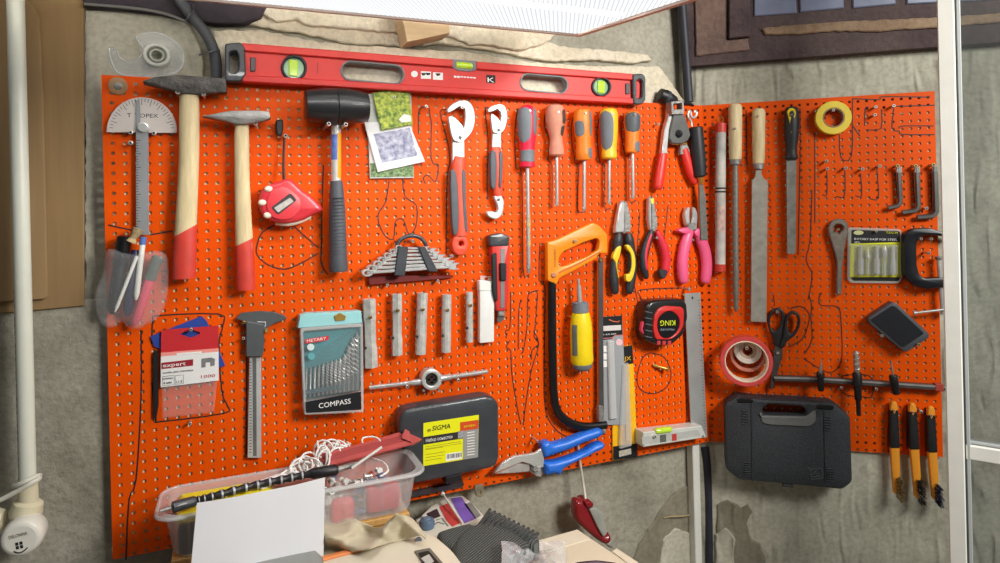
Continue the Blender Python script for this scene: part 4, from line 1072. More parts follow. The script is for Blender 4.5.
# ================================================================ yellow bit driver
t = T(F1, 'screwdriver', 'fat yellow bit driver with grey collar hanging inside the hacksaw frame, tip up', 'screwdriver', (581, 335))
t.add('handle', t.lathe((580.6, 312.5), (582, 364), 24, [(0, 7.6), (.05, 8.3), (.2, 9.6), (.4, 10.2), (.7, 10), (.93, 10.3), (1, 9)], 24, .9), YEL)
t.add('grip_pad', t.lathe((580.6, 312.5), (582, 364), 24, [(u/10, 9.2 if u < 3 else 10.1) for u in range(2, 9)], 8, .9, arc=lambda u: (48, 80), grow=.6), M('driver_inlay_grey', (104, 114, 108), .6, var=.1))
t.add('collar', t.lathe((580, 301.5), (580.5, 313), 24, [(0, 5), (.1, 7), (.9, 7.6), (1, 6)], 20), SG)
t.add('end_cap', t.lathe((582, 363.5), (582.2, 370.5), 24, [(0, 9.6), (.5, 9), (.9, 6.5), (1, 4)], 20, .9), SG)
t.add('shaft', t.lathe((578.4, 279), (579.8, 302), 24, [(0, 1.2), (.28, 1.3), (.3, 2), (1, 2.3)], 12), STEEL)
peg(F1, 571.5, 317, 'left under the collar of the yellow bit driver', 22, 2.2, BRASS); peg(F1, 589.5, 316.5, 'right under the collar of the yellow bit driver', 22, 2.2, BRASS)

# ================================================================ saw blade packs
t = T(F1, 'saw_blade_pack', 'yellow and black carded blade pack with long clear blister, half behind a grey card', 'blade pack', (628, 400))
t.add('card', t.slab([(618, 347), (632.5, 345), (637.6, 457), (613, 460.5), (612.5, 430)], 2, 3.6), M('card_yellow', (240, 184, 20), .45, var=.03))
t.add('header', t.slab([(622, 346.6), (632.4, 345.2), (633.4, 363.5), (622.5, 365)], 3.6, 4), BLK)
t.add('lettering', text_mesh('JX', t.p(624.2, 360.8, 4.2), t.p(631, 360, 4.2), 8), M('card_yellow', None))
t.add('footer', t.slab([(613.2, 446.5), (637, 443.5), (637.6, 457), (613.2, 460.3)], 3.6, 4), BLK)
t.add('footer_picture', t.slab([(619, 451), (631, 448.5), (631.4, 454), (619.3, 457)], 4, 4.3), M('pic_grey', (180, 176, 160), .5, var=.3, scale=250))
t.add('blister', t.slab([(623.5, 364), (629.5, 363), (632.5, 446), (620, 449.5), (620.5, 426)], 3.6, 12, 2, r=4), CLEAR2)
t.add('blade', t.slab([(625, 366), (628.5, 366), (630.5, 440), (626.5, 441)], 6, 7.5), M('blade_tan', (214, 180, 120), .4, .2, var=.12))
t = T(F1, 'saw_blade_pack', 'grey carded saw blade pack with a black header, beside the hacksaw blade', 'blade pack', (614, 370))
t.add('card', t.slab([(603, 317), (622, 315.5), (627.3, 424.6), (604, 425)], 5, 6.6), M('card_grey', (164, 168, 170), .45, col2=(140, 144, 148), scale=900, detail=0))
t.add('header', t.slab([(603, 317), (622, 315.5), (622.6, 335), (614.5, 336), (612, 339), (603.2, 340)], 6.6, 7), BLK)
t.add('white_label', t.slab([(603.3, 326), (621, 325), (621.2, 330), (603.4, 331)], 7, 7.3), M('label_pale', (214, 208, 204), .5, var=.1))
t.add('red_line', MB().ribbon(t.P([(603.3, 338.5), (612, 337.8), (615, 335.5), (622.4, 335)], 7.3), 1.4, 7, 7.3), M('line_pink', (206, 120, 120), .5, var=.05))
t.add('lettering', text_mesh('1-5.0 мм', t.p(603.6, 335.3, 7.3), t.p(616, 334.2, 7.3), 2.6), INKW)
t.add('printed_swoosh', MB().ribbon(t.P([(609, 319.5), (613, 321.2), (618, 322), (619.5, 320.5)], 7.3), 1.8, 7, 7.3), M('swoosh', (220, 110, 60), .5, var=.2))
for k in range(3): t.add('printed_icon', t.slab([(603.6, 346+k*7.5), (607.2, 346+k*7.5), (607.3, 352+k*7.5), (603.7, 352+k*7.5)], 6.6, 6.9), INKW, angle=0)
t.add('blister', t.slab([(608.3, 341), (614.6, 340.5), (617.5, 419), (610.3, 420)], 6.6, 13, 2, r=3), M('blister_white', (226, 228, 226), .2, var=0, alpha=.55))
t.add('blade', t.slab([(611, 352), (613.4, 352), (615, 412), (612.4, 412)], 8, 9.4), M('blade_light', (150, 152, 150), .4, .4, var=.3, scale=150))
t.add('price_sticker', MB().slab(t.ell(619.3, 342.3, 3.3, 3.3, 7.4), 6.6, 7.4), M('sticker_pink', (236, 190, 196), .5, var=.15, scale=200))

# ================================================================ black and red tape measure
t = T(F1, 'tape_measure', 'black tape measure with red rim hanging upside down, its KING lettering inverted', 'tape measure', (664, 323))
q = lambda l: sc(l, 11.26, 640, 300)
t.add('case', t.slab([(645.5, 320), (647, 307), (651, 301.5), (658, 300), (683, 299), (687.5, 304), (688.5, 318), (684, 335), (672, 345.5), (659, 345.5), (648, 342), (645.5, 336)], 4, 40, 6, 3, steps=3, r=5, h=40), M('tape_black', (26, 27, 28), .3, var=.15, coat=.2))
t.add('red_rim', MB().slab([roundpoly(t.P(q([(150, 330), (165, 180), (215, 95), (290, 66), (470, 78), (498, 110), (495, 290), (440, 385), (350, 445), (180, 448)]), 44), 6), smooth(t.P(q([(200, 310), (215, 200), (290, 135), (370, 132), (440, 200), (448, 300), (400, 385), (320, 432), (240, 410)]), 44), 3)], 36, 44, 2, steps=2), M('rim_red', (200, 44, 40), .35, var=.05))
d = t.add('dial', t.slab(q([(200, 310), (215, 200), (290, 135), (370, 132), (440, 200), (448, 300), (400, 385), (320, 432), (240, 410)]), 36, 41.5, 1, sm=3), M('dial_black', (12, 13, 16), .35, var=0))
t.add('lettering', text_mesh('KING', t.p(*q([(398, 228)])[0], 41.8), t.p(*q([(228, 232)])[0], 41.8), 10.5), M('letter_lime', (214, 226, 30), .5, var=0), parent=d)
t.add('lettering', text_mesh('MEASURE', t.p(*q([(385, 322)])[0], 41.8), t.p(*q([(228, 324)])[0], 41.8), 3.6), M('letter_grey', (140, 150, 160), .5, var=0), parent=d)
t.add('strap_ring', MB().slab([smooth(t.P(q([(5, 330), (20, 250), (40, 235), (62, 260), (78, 330), (60, 385), (30, 385)]), 30), 2), smooth(t.P(q([(22, 325), (35, 285), (52, 300), (56, 340), (38, 355)]), 30), 2)], 26, 34, 1.5), M('ring_pink', (222, 70, 100), .35, var=.05))
for k in range(3): t.add('button', t.slab(q([(195+k*60, 462), (235+k*60, 460), (235+k*60, 505), (195+k*60, 508)]), 36, 41, 1, r=1.5), M('button_red', (190, 60, 66), .4, var=.05))
rb_ = MB()
for k in range(5): rb_.slab(t.P([(646, 311+k*6.2), (652.5, 312.5+k*6.2), (652.5, 313.5+k*6.2), (646, 312.3+k*6.2)], 40.8), 34, 40.8, .3)
t.add('ribs', rb_, M('rib_grey', (90, 92, 94), .3, var=.1))
peg(F1, 690, 289.5, 'above the KING tape measure beside the square', 20, 3.4)
t = T(F1, 'screw', 'brass screw sticking out of the pegboard below the KING tape measure', 'screw', (668, 369))
t.add('shank', t.lathe((652.8, 365), (667, 369), 3, [(0, 1), (.1, 1.6), (1, 1.6)], 10, h1=14), BRASS)
t.add('screw_head', t.lathe((666, 368.8), (668.6, 369.4), 13.5, [(0, 2), (.6, 3), (1, 2.4)], 12, h1=15.5), BRASS)

# ================================================================ square with level
t = T(F1, 'try_square', 'steel square with a spirit level stock in the lower right corner of the long pegboard', 'square', (690, 430))
b = t.add('blade', t.slab([(684.6, 293.5), (700.4, 292.6), (707.4, 438), (691, 424)], 8, 10.5, .4), M('square_steel', (164, 166, 164), .4, .3, var=.12, scale=20))
mk = MB()
for k in range(44):
    y = 300+k*3; x = 699.8+(y-293)*.0478
    mk.slab(t.P([(x-(2.6 if k % 5 == 0 else 1.6), y), (x-.4, y), (x-.4, y+.5), (x-(2.6 if k % 5 == 0 else 1.6), y+.5)], 10.7), 10.4, 10.7)
t.add('scale', mk, INK, parent=b, angle=0)
t.add('hole', MB().lathe(t.p(692, 297.8, 10.2), t.p(692, 297.8, 10.9), [(0, 3), (1, 3)], 12), INK, parent=b)
s = t.add('stock', t.slab([(643.2, 432.5), (702, 425.8), (706.6, 437.5), (643.8, 447.3)], 3, 32, 1.5, 1), M('stock_silver', (206, 208, 200), .4, .15, var=.06))
t.add('face_plate', t.slab([(642, 437), (698, 429.8), (700.6, 435.5), (642.4, 444.6)], 32, 32.6), M('plate_silver', (186, 188, 182), .45, .15, var=.1), parent=s)
t.add('vial', t.lathe((655, 431.3), (671, 429.2), 30, [(0, 2), (.1, 3), (.9, 3), (1, 2)], 14), VIALM, parent=s)
t.add('rivet', MB().lathe(t.p(703, 436, 31), t.p(703, 436, 34), [(0, 2.6), (1, 1.6)], 10), DSTEEL, parent=s)
t.add('red_mark', t.slab([(672, 434.2), (676.6, 433.6), (676.8, 440.4), (672.2, 441)], 32.4, 33), M('mark_red', (186, 60, 50), .5, var=.25, scale=300), parent=s)
t.add('printed_mark', t.slab([(660, 435), (666, 434.3), (666.2, 441.6), (660.2, 442.4)], 32.4, 33), M('mark_grey', (90, 92, 84), .5, var=.3, scale=300), parent=s)
peg(F1, 655.5, 437, 'clamped on the front of the square stock', 38, 2.8)

# ================================================================ pliers
def handle(t, pts, m, name='handle', h=12, flat=.8, label=None):
    P = [t.p(x, y, h) for x, y, r in pts]; R = [t.rx(x, y, h, r) for x, y, r in pts]; RR = []
    for i in range(len(R)-1): RR += [R[i]+(R[i+1]-R[i])*k/4 for k in range(4)]
    return t.add(name, MB().tube(smooth(P, 4, closed=False), RR+[R[-1]], 16, flat, up=(0, 0, 1)), m, label=label)
q = lambda l: sc(l, 5.633, 600, 190)
PLB = M('plier_black', (40, 42, 46), .5, var=.1); PLY = M('plier_yellow', (240, 200, 40), .45, var=.04)
t = T(F1, 'pliers', 'combination pliers with yellow and black handles, left of the three hanging pliers', 'pliers', (622, 240))
t.add('jaw', t.slab(q([(92, 205), (112, 100), (120, 68), (136, 58), (141, 75), (138, 240), (88, 240)]), 7, 19, 2, 1), STEEL)
t.add('jaw', t.slab(q([(141, 75), (150, 60), (160, 85), (172, 130), (178, 215), (170, 240), (139, 240)]), 7, 19, 2, 1), DSTEEL)
t.add('pivot', MB().lathe(t.p(624.2, 232, 17), t.p(624.2, 232, 22), [(0, 4), (.7, 4), (1, 2.8)], 16), DSTEEL)
L_ = [(619.2, 233.5, 3), (618, 240, 4.6), (617, 248, 4.2), (615.2, 258, 3.6), (613.6, 270, 3.9), (613.8, 282, 4.3), (615, 291, 3.6), (615.6, 294, 1.8)]
R__ = [(628, 233.5, 3), (629, 240, 4.6), (630.4, 248, 4.2), (632, 258, 4), (632, 270, 4.3), (630.6, 282, 4.3), (629.2, 291, 3.6), (628.8, 294, 1.8)]
handle(t, L_, PLB); handle(t, R__, PLB)
for pts in ([(617.6, 247), (621.4, 246.5), (620, 256), (617.6, 264), (619, 278), (617.6, 274), (615.6, 262), (613, 258), (614.8, 252)],
            [(626.3, 246), (629.5, 245), (634, 252), (635.8, 262), (634.6, 273), (631, 281), (626.8, 281), (626.4, 275), (630.2, 273.5), (632, 264), (631, 254), (628, 249.5)]):
    t.add('grip_pad', t.slab(pts, 12, 20.4, 1.5, sm=3, steps=2), PLY)
t = T(F1, 'pliers', 'slim long-nose pliers with red and black handles, middle of the three hanging pliers', 'pliers', (654, 235))
t.add('jaw', t.slab(q([(277, 45), (289, 38), (291, 225), (284, 225), (275, 170)]), 7, 17, 1.5, 1), STEEL)
t.add('jaw', t.slab(q([(292, 38), (306, 40), (311, 90), (326, 180), (322, 225), (292, 225)]), 7, 17, 1.5, 1), DSTEEL)
t.add('yellow_mark', t.slab(q([(286, 48), (304, 46), (304, 75), (290, 78)]), 17, 17.4), M('mark_yellow', (226, 214, 60), .5, var=.1))
t.add('pivot', MB().lathe(t.p(654, 229.5, 15), t.p(654, 229.5, 20), [(0, 4), (.7, 4), (1, 3)], 16), STEEL)
PR = M('plier_red', (212, 44, 60), .4, var=.05)
LH = [(652, 230, 2.4), (649, 238, 3.6), (645.6, 248, 4), (643.7, 258, 4), (644, 268, 3.8), (646, 276, 2.6), (646.5, 279, 1.2)]
RH = [(656.6, 231, 2.4), (660, 238, 3.4), (664, 248, 4), (666, 258, 4), (665.5, 268, 3.8), (663.8, 275, 2.8), (663, 278, 1.4)]
handle(t, LH, PLB); handle(t, RH, PR)
t.add('grip_pad', t.slab([(650, 236.5), (652.6, 234), (650, 245), (647.6, 256), (648.6, 268), (646.6, 270), (645, 258), (646.4, 247)], 12, 20, 1.5, sm=3, steps=2), PR)
t.add('grip_end', t.slab([(661, 270), (668, 270.5), (666, 277), (663, 279), (660.5, 276)], 8, 20, 2, sm=3), PLB)
t = T(F1, 'pliers', 'diagonal cutters with thick pink handles, rightmost of the three hanging pliers', 'pliers', (693, 240))
t.add('jaw', t.slab(q([(482, 135), (492, 106), (508, 97), (507, 150), (508, 205), (500, 212), (484, 175)]), 7, 18, 2, 1, sm=2), CHROME)
t.add('jaw', t.slab(q([(525, 98), (542, 106), (552, 140), (550, 190), (545, 222), (514, 210), (524, 150)]), 7, 18, 2, 1, sm=2), STEEL)
t.add('joint', t.slab(q([(496, 185), (545, 185), (550, 225), (500, 232)]), 6, 20, 2, r=3), DSTEEL)
PK = M('plier_pink', (232, 92, 134), .4, var=.05)
handle(t, [(690, 230, 3.4), (686.5, 240, 4.7), (684, 250, 4.8), (682.2, 262, 4.7), (682.8, 274, 4.7), (683.4, 281, 4), (683.6, 283.5, 2)], PK)
handle(t, [(697, 230, 3.4), (701, 240, 4.7), (704.6, 250, 4.8), (706.6, 262, 4.7), (706.2, 274, 4.7), (705.3, 281, 4), (705, 283.5, 2)], PK)
for pts in ([(678.6, 231), (682, 228.5), (690, 227.5), (692.6, 231), (690, 234.5), (684, 233.5)], [(694.6, 232), (700, 228), (705, 231.5), (704, 236), (698, 237)]):
    t.add('guard', t.slab(pts, 5, 20, 3, 2, sm=2, steps=2), PK)
peg(F1, 657.5, 238, 'between the handles of the long-nose pliers', 18, 2.6); peg(F1, 693.5, 240, 'between the handles of the pink cutters', 18, 2.4)

# ================================================================ wire stripper and neighbours
q = lambda l: sc(l, 4.69, 640, 80)
t = T(F1, 'wire_stripper', 'automatic wire stripper with silver arms and long red grips near the corner', 'wire stripper', (678, 135))
t.add('arm', t.slab(q([(140, 110), (152, 108), (150, 180), (138, 232), (128, 345), (104, 345), (116, 235), (132, 180)]), 8, 20, 1.5, 1), STEEL)
t.add('arm', t.slab(q([(192, 300), (222, 300), (245, 350), (190, 350)]), 8, 18, 1.5, 1), DSTEEL)
t.add('head_plate', t.slab(q([(160, 148), (200, 146), (220, 190), (240, 258), (226, 285), (200, 300), (150, 298), (140, 275), (146, 215)]), 10, 24, 2, 1, r=3), M('stripper_plate', (98, 98, 96), .4, .5, var=.15))
t.add('top_bracket', MB().slab([roundpoly(t.P(q([(146, 100), (206, 95), (208, 160), (150, 162)]), 30), 2), roundpoly(t.P(q([(158, 112), (198, 108), (198, 136), (160, 138)]), 30), 2)], 12, 30, 1), DSTEEL)
t.add('pivot', MB().lathe(t.p(*q([(182, 252)])[0], 22), t.p(*q([(182, 252)])[0], 31), [(0, 8), (.6, 8), (.65, 5), (1, 4)], 18), BLK)
t.add('spring', MB().tube([t.p(*q([(150+20*math.cos(k*.9)*0+k*2.6, 298+6*math.sin(k*2.2))])[0], 20) for k in range(28)], 1.2, 6), BRASS)
handle(t, [(663, 154, 3.6), (661.5, 165, 4.1), (659.5, 178, 4.2), (658.3, 187, 3.8), (658, 189.5, 2.4)], M('grip_red', (220, 52, 44), .4, var=.05), 'grip', 16)
handle(t, [(684, 149, 3.4), (687.5, 162, 4), (691.5, 174, 3.9), (694.5, 181, 3.2), (696, 184, 1.6)], M('grip_red', None), 'grip', 14)
peg(F1, 658.5, 124.3, 'left of the silver wire stripper', 14, 2.6)
t = T(F1, 'file', 'long narrow file with a black handle and wire hanging loop, in the corner', 'file', (698, 160))
t.add('handle', t.lathe((695.8, 127), (699.8, 177), 24, [(0, 4.8), (.02, 5.6), (.3, 5.8), (.7, 6), (.97, 5.2), (1, 4)], 18), M('handle_black', (32, 34, 38), .5, var=.1))
t.add('hanging_loop', t.tube([(x, y, 24) for x, y in q([(243, 218), (240, 195), (226, 172), (228, 150), (236, 146), (240, 165), (248, 178), (262, 168), (266, 150), (258, 145), (256, 152)])], 2.2, 8, n=4), CHROME)
t.add('ferrule', t.lathe((699.8, 176), (701.2, 184), 24, [(0, 2.8), (1, 1.6)], 12), BRASS)
t.add('blade', t.slab([(699.5, 182), (702.5, 181), (705.8, 196), (708.2, 240), (701.4, 240), (699.6, 200)], 20, 24, .8), M('file_grey', (120, 118, 112), .5, .4, var=.2, scale=150))
t = T(F1, 'cable_plug', 'black cable plug resting on top of the pegboard in the corner', 'plug', (668, 96))
t.add('plug', t.lathe((659.5, 94), (676, 102), 8, [(0, 4.4), (.02, 5.6), (.3, 6.4), (.32, 5), (.6, 5.6), (.9, 4.6), (1, 3)], 18), BLK)
t.add('band', t.lathe((664.5, 96.4), (667.5, 97.9), 8, [(0, 6.6), (1, 6.6)], 18), DGR)
t.add('cable', t.tube([(674, 101, 8), (684, 103, 5), (690, 104, 2), (694, 107, -6)], 3.6, 10, n=4), BLK)

# ================================================================ tin snips
t = T(F1, 'tin_snips', 'tin snips with bright blue handles hanging across the bottom edge of the pegboard', 'snips', (545, 460))
q = lambda l: sc(l, 3.806, 480, 415)
t.add('blade', t.slab(q([(55, 222), (66, 205), (90, 180), (130, 158), (185, 150), (212, 145), (235, 128), (246, 150), (244, 200), (215, 205), (190, 188), (160, 180)]), 18, 25, 1.5, 1), CHROME)
t.add('blade', t.slab(q([(60, 224), (100, 205), (160, 180), (195, 185), (215, 205), (243, 175), (246, 215), (232, 238), (214, 234), (190, 216), (130, 222)]), 10, 18, 1.5, 1), STEEL)
t.add('pivot', MB().lathe(t.p(*q([(212, 205)])[0], 20), t.p(*q([(212, 205)])[0], 31), [(0, 10), (.5, 10), (.55, 6), (1, 5)], 6), DSTEEL)
BLU = M('snips_blue', (38, 110, 214), .4, var=.06)
t.add('handle', t.slab(q([(235, 125), (240, 108), (262, 98), (276, 112), (330, 98), (400, 70), (455, 52), (468, 58), (470, 75), (450, 88), (400, 105), (345, 130), (300, 145), (245, 165)]), 8, 32, 8, 5, steps=3, r=4, h=28), BLU)
t.add('handle', t.slab(q([(243, 182), (290, 178), (350, 160), (410, 135), (440, 112), (470, 104), (478, 115), (470, 130), (420, 152), (350, 188), (318, 206), (312, 222), (300, 232), (290, 222), (250, 232)]), 8, 32, 8, 5, steps=3, r=4, h=28), BLU)
t.add('latch', t.slab(q([(468, 58), (482, 56), (482, 70), (470, 74)]), 12, 24, 2), DSTEEL)
peg(F1, 538, 441.5, 'under the upper blue handle of the tin snips', 26, 2.6)
t = T(F1, 'corner_bracket', 'small bent steel bracket at the bottom edge of the pegboard', 'bracket', (480, 490))
t.add('bracket', MB().slab([roundpoly(t.P([(475, 486), (483.5, 484.5), (485, 491), (483, 497.5), (477.5, 498), (475.4, 493)], 6), 3), t.ell(480, 493, 1.7, 2, 6, 10)], .3, 4, .8), M('bracket_steel', (150, 140, 116), .5, .4, var=.3))
t = T(F1, 'ruler', 'dark glossy flat bar at the bottom edge of the pegboard below the yellow labelled case', 'bar', (440, 491))
t.add('bar', t.slab([(405, 493.5), (463, 481.5), (464.5, 485), (462, 487.5), (405, 499.5)], .5, 8, 1), M('glossy_dark', (60, 56, 58), .25, .3, var=.1))
# ================================================================ right pegboard
patch('trim_19', F2, [(712, 122), (930, 110), (940, 446), (714, 432)], GAP2+.1, -3.9, M('bright_backing', None))  # same pale layer, brightening the holes of the short board
WRN = M('paper_tube', (206, 202, 192), .6, col2=(150, 148, 144), scale=22)
t = T(F2, 'tube', 'slim paper covered tube with red ends at the corner of the right pegboard', 'tube', (720.6, 195))
h = 13
t.add('tube', t.lathe((720.8, 123.5), (720.2, 271), h, [(0, 4), (.005, 5.2), (.995, 5.2), (1, 4)], 18), WRN)
RC = M('red_end', (196, 60, 44), .45, var=.06)
t.add('end_cap', t.lathe((720.8, 122.6), (720.8, 132.5), h, [(0, 3.6), (.1, 5.6), (1, 5.6)], 18), RC)
t.add('end_cap', t.lathe((720.2, 264), (720.2, 272), h, [(0, 5.6), (.9, 5.6), (1, 4)], 18), RC)
for y in (187.5, 191): t.add('stripe', t.lathe((720.5, y), (720.5, y+1.6), h, [(0, 5.4), (1, 5.4)], 18), INK)
t.add('print', t.lathe((720.4, 206), (720.3, 232), h, [(0, 5.3), (1, 5.3)], 10, arc=(-50, 40)), M('tube_print', (196, 168, 156), .6, var=.3, scale=120))
t.add('hanging_ring', t.tube([(720.8+2.6*math.cos(k*PI/4), 119.5+3*math.sin(k*PI/4), h) for k in range(8)], .8, 6, closed=True), BRASS)
def wood_file(label, a, b, hw, at):
    t = T(F2, 'file', label, 'file', at)
    t.add('handle', t.lathe(a, b, 15, [(0, hw*.55), (.02, hw*.85), (.08, hw), (.5, hw*.97), (.9, hw*.92), (1, hw*.85)], 22), WOOD)
    return t
t = wood_file('round file with a pale wooden handle, left of the two wooden handled files', (735.2, 104), (735.4, 159.5), 7, (735, 200))
t.add('ferrule', t.lathe((735.4, 159), (735.4, 164.5), 15, [(0, 5.6), (1, 5.2)], 18), DSTEEL)
t.add('blade', t.lathe((735.4, 164), (736, 312), 15, [(0, 2.6), (.1, 3.2), (.8, 3.1), (.97, 2.4), (1, 1)], 14), M('file_dull', (128, 124, 116), .5, .45, var=.25, scale=200, bump=.2))
peg(F2, 735, 128.5, 'through the handle of the round wooden handled file', 31, 2.4, kind='peg')
t = wood_file('broad flat file with a pale wooden handle, right of the round file', (758.6, 108.6), (758.6, 163.5), 6.7, (758, 200))
t.add('ferrule', t.lathe((758.6, 163), (758.6, 169), 15, [(0, 5.6), (1, 5.2)], 18), DSTEEL)
t.add('blade', t.slab([(756.2, 168), (761.8, 168), (761.6, 174), (764, 178.5), (767.8, 181), (766.5, 322.5), (750.8, 321.6), (751.8, 180.5), (755, 177)], 11, 17, 1), M('file_pale', (176, 172, 160), .5, .35, col2=(150, 146, 136), scale=60))
peg(F2, 757.8, 116, 'through the handle of the broad flat file', 31, 2.4)
t = T(F2, 'file', 'flat file with a black handle and yellow hanging hole', 'file', (791, 180))
t.add('handle', t.lathe((791.8, 107), (791.2, 159.5), 15, [(0, 4.6), (.03, 6.4), (.15, 7.2), (.35, 7.6), (.6, 7), (.78, 5.6), (.88, 5.8), (.97, 7), (1, 6)], 22, .85), M('handle_black', None))
t.add('grip_inlay', MB().slab([smooth(t.P([(787.2, 113), (788.2, 109.5), (791.5, 107.8), (794.8, 109.5), (795.8, 114), (794.4, 120), (793.2, 132.5), (790.6, 133), (789, 120)], 25), 2), t.ell(791.6, 114, 2.4, 3, 25, 12)], 20, 26.5, 1), YEL)
t.add('blade', t.slab([(786.2, 159), (796.6, 159), (796, 250), (794.6, 254.4), (787.2, 254)], 12, 17, .8), M('file_steel', (160, 158, 150), .5, .4, col2=(130, 128, 120), scale=80))
peg(F2, 791.6, 114.5, 'through the yellow hole of the black handled file', 30, 2.2)
# tape rolls
def ring(t, name, cx, cy, ro, ri, h0, h1, m, f=1., parent=None, n=40):
    """ro/ri in mm"""
    c = t.p(cx, cy, h1)
    return t.add(name, MB().slab([ell(c.x, c.y, ro, ro, n), ell(c.x, c.y, ri, ri, n)], h0, h1, 1), m, parent=parent)
t = T(F2, 'tape_roll', 'yellow roll of insulating tape hanging at the top of the right pegboard', 'tape', (833.5, 117.5))
ring(t, 'tape', 833.6, 117.6, 33.5, 20, 4, 20, M('tape_yellow', (232, 204, 60), .4, var=.05))
ring(t, 'core', 833.6, 117.6, 20.2, 17.5, 4, 19.5, M('core_grey', (150, 130, 110), .6, var=.1))
peg(F2, 833.6, 110, 'holding the yellow tape roll', 24, 3); peg(F2, 816.5, 111.2, 'left of the yellow tape roll', 16, 2.8)
# hex keys
HX = M('hex_key', (104, 104, 102), .4, .6, var=.2)
for k, (x, y, yb, xe, lb) in enumerate(((898.7, 168, 203.5, 888, 'smallest of three hex keys, on the left'), (916.8, 168, 208, 902, 'middle one of three hex keys hanging in a row'), (934.6, 167, 213, 917, 'largest of three hex keys, nearest the right edge of the pegboard'))):
    t = T(F2, 'hex_key', lb, 'hex key', (x, 190), group='hex keys in a row')
    t.add('key', t.tube([(x, y, 10), (x+.6, y+14, 10), (x+1.4, yb-5, 10), (x+1.2, yb-1, 10), (x-1.2, yb+2.2, 10), (x-5, yb+3.4, 10), (xe, yb+4.4, 10)], 4.6+.3*k, 6, n=4), HX, angle=25)
    t.add('bright_end', t.lathe((x, y-.6), (x+.2, y+4.6), 10, [(0, 2.9), (1, 2.9)], 6), CHROME)
    peg(F2, x-.8, y-2.2, 'holding the '+['smallest', 'middle', 'largest'][k]+' hex key', 18, 3.6, M('peg_brassy', (196, 180, 130), .35, .5, var=.15))
for x, y, w in ((826.8, 161, 'above the leftmost empty hex key place'), (827.5, 168.7, 'at the leftmost empty hex key place'), (846, 168, 'at the second empty hex key place'), (862.8, 169, 'at the third empty hex key place'), (880, 166, 'just left of the smallest hex key'), (876, 106.8, 'upper of two right of the yellow tape'), (875.2, 114.7, 'lower of two right of the yellow tape'), (894, 105.6, 'alone near the top right corner of the right pegboard'), (926.8, 208.2, 'inside the bend of the largest hex key')):
    peg(F2, x, y, w, 16, 3.2)
# flat spanner
q = lambda l: sc(l, 5.12, 815, 210)
t = T(F2, 'spanner', 'worn grey flat spanner with a keyhole head beside the rasp pack', 'spanner', (838, 255))
o = smooth(t.P(q([(68, 98), (84, 60), (115, 45), (150, 50), (172, 78), (168, 120), (152, 200), (146, 250), (140, 300), (138, 415), (130, 436), (113, 432), (110, 410), (112, 300), (110, 255), (95, 200), (76, 140)]), 14), 3)
hl = smooth(t.P(q([(96, 92), (108, 76), (128, 74), (144, 84), (146, 100), (134, 108), (124, 122), (114, 112), (100, 106)]), 14), 3)
t.add('spanner', MB().slab([o, hl], 5, 14, 2, 1), M('worn_iron', (128, 118, 108), .5, .45, var=.2, scale=90, bump=.15))
peg(F2, 838.6, 229.5, 'through the keyhole of the flat spanner', 22, 2.2)
# rasp pack
q = lambda l: sc(l, 9.383, 845, 225)
t = T(F2, 'rasp_pack', 'blister pack of five rotary rasps on a black and yellow card', 'blister pack', (875, 255))
t.add('card', t.slab(q([(45, 40), (520, 55), (525, 500), (500, 535), (70, 528), (40, 500)]), 3, 5, r=4), M('card_olive', (120, 118, 60), .5, var=.1))
t.add('black_header', t.slab(q([(62, 48), (515, 62), (518, 190), (60, 176)]), 5, 5.4), BLK)
t.add('yellow_panel', t.slab(q([(48, 176), (520, 160), (524, 470), (500, 490), (46, 486)]), 5.4, 5.8), M('card_lime', (226, 224, 30), .5, var=.03))
t.add('black_footer', t.slab(q([(60, 496), (515, 490), (505, 528), (80, 522)]), 5, 5.5), BLK)
t.add('lettering', text_mesh('ROTARY RASP FOR STEEL', t.p(*q([(88, 140)])[0], 5.8), t.p(*q([(490, 148)])[0], 5.8), 4.2), INKW)
t.add('lettering', text_mesh('5PC', t.p(*q([(88, 168)])[0], 6), t.p(*q([(142, 169)])[0], 6), 3), INKW)
t.add('lettering', text_mesh('T222-M', t.p(*q([(385, 78)])[0], 5.8), t.p(*q([(492, 82)])[0], 5.8), 3.4), M('card_lime', None))
t.add('printed_oval', MB().slab(t.ell(*q([(128, 72)])[0], 5, 2.2, 5.8), 5.3, 5.8), M('oval_pale', (206, 206, 150), .5, var=.1))
for k, (x, pr, y0, y1) in enumerate(((148, [(0, 1.6), (.45, 1.6), (.47, 2.9), (1, 2.9)], 195, 460), (216, [(0, .3), (.4, 2.2), (.42, 1.2), (1, 1.3)], 205, 455), (300, [(0, 1.9), (.45, 1.9), (.47, 2.9), (1, 2.9)], 195, 455), (372, [(0, 1), (.12, 2.6), (.3, 2.6), (.4, 1.2), (1, 1.4)], 195, 470), (452, [(0, 2), (.4, 2), (.45, 2.2), (.8, 3), (1, 2.2)], 195, 465))):
    t.add('rasp_bit', t.lathe(q([(x, y0)])[0], q([(x, y1)])[0], 13, pr, 14), CHROME)
t.add('blister', t.slab(q([(62, 185), (505, 185), (505, 478), (62, 480)]), 5.8, 21, 4, r=5, steps=2), CLEAR)
t.add('edge_rim', MB().slab([roundpoly(t.P(q([(28, 22), (530, 40), (536, 510), (505, 550), (55, 545), (25, 510)]), 7), 5), roundpoly(t.P(q([(60, 46), (516, 62), (520, 500), (498, 528), (72, 524), (48, 496)]), 7), 4)], 2.5, 7, .8), CLEAR2)
peg(F2, 876.5, 231.4, 'through the top of the rasp pack', 14, 2.2)
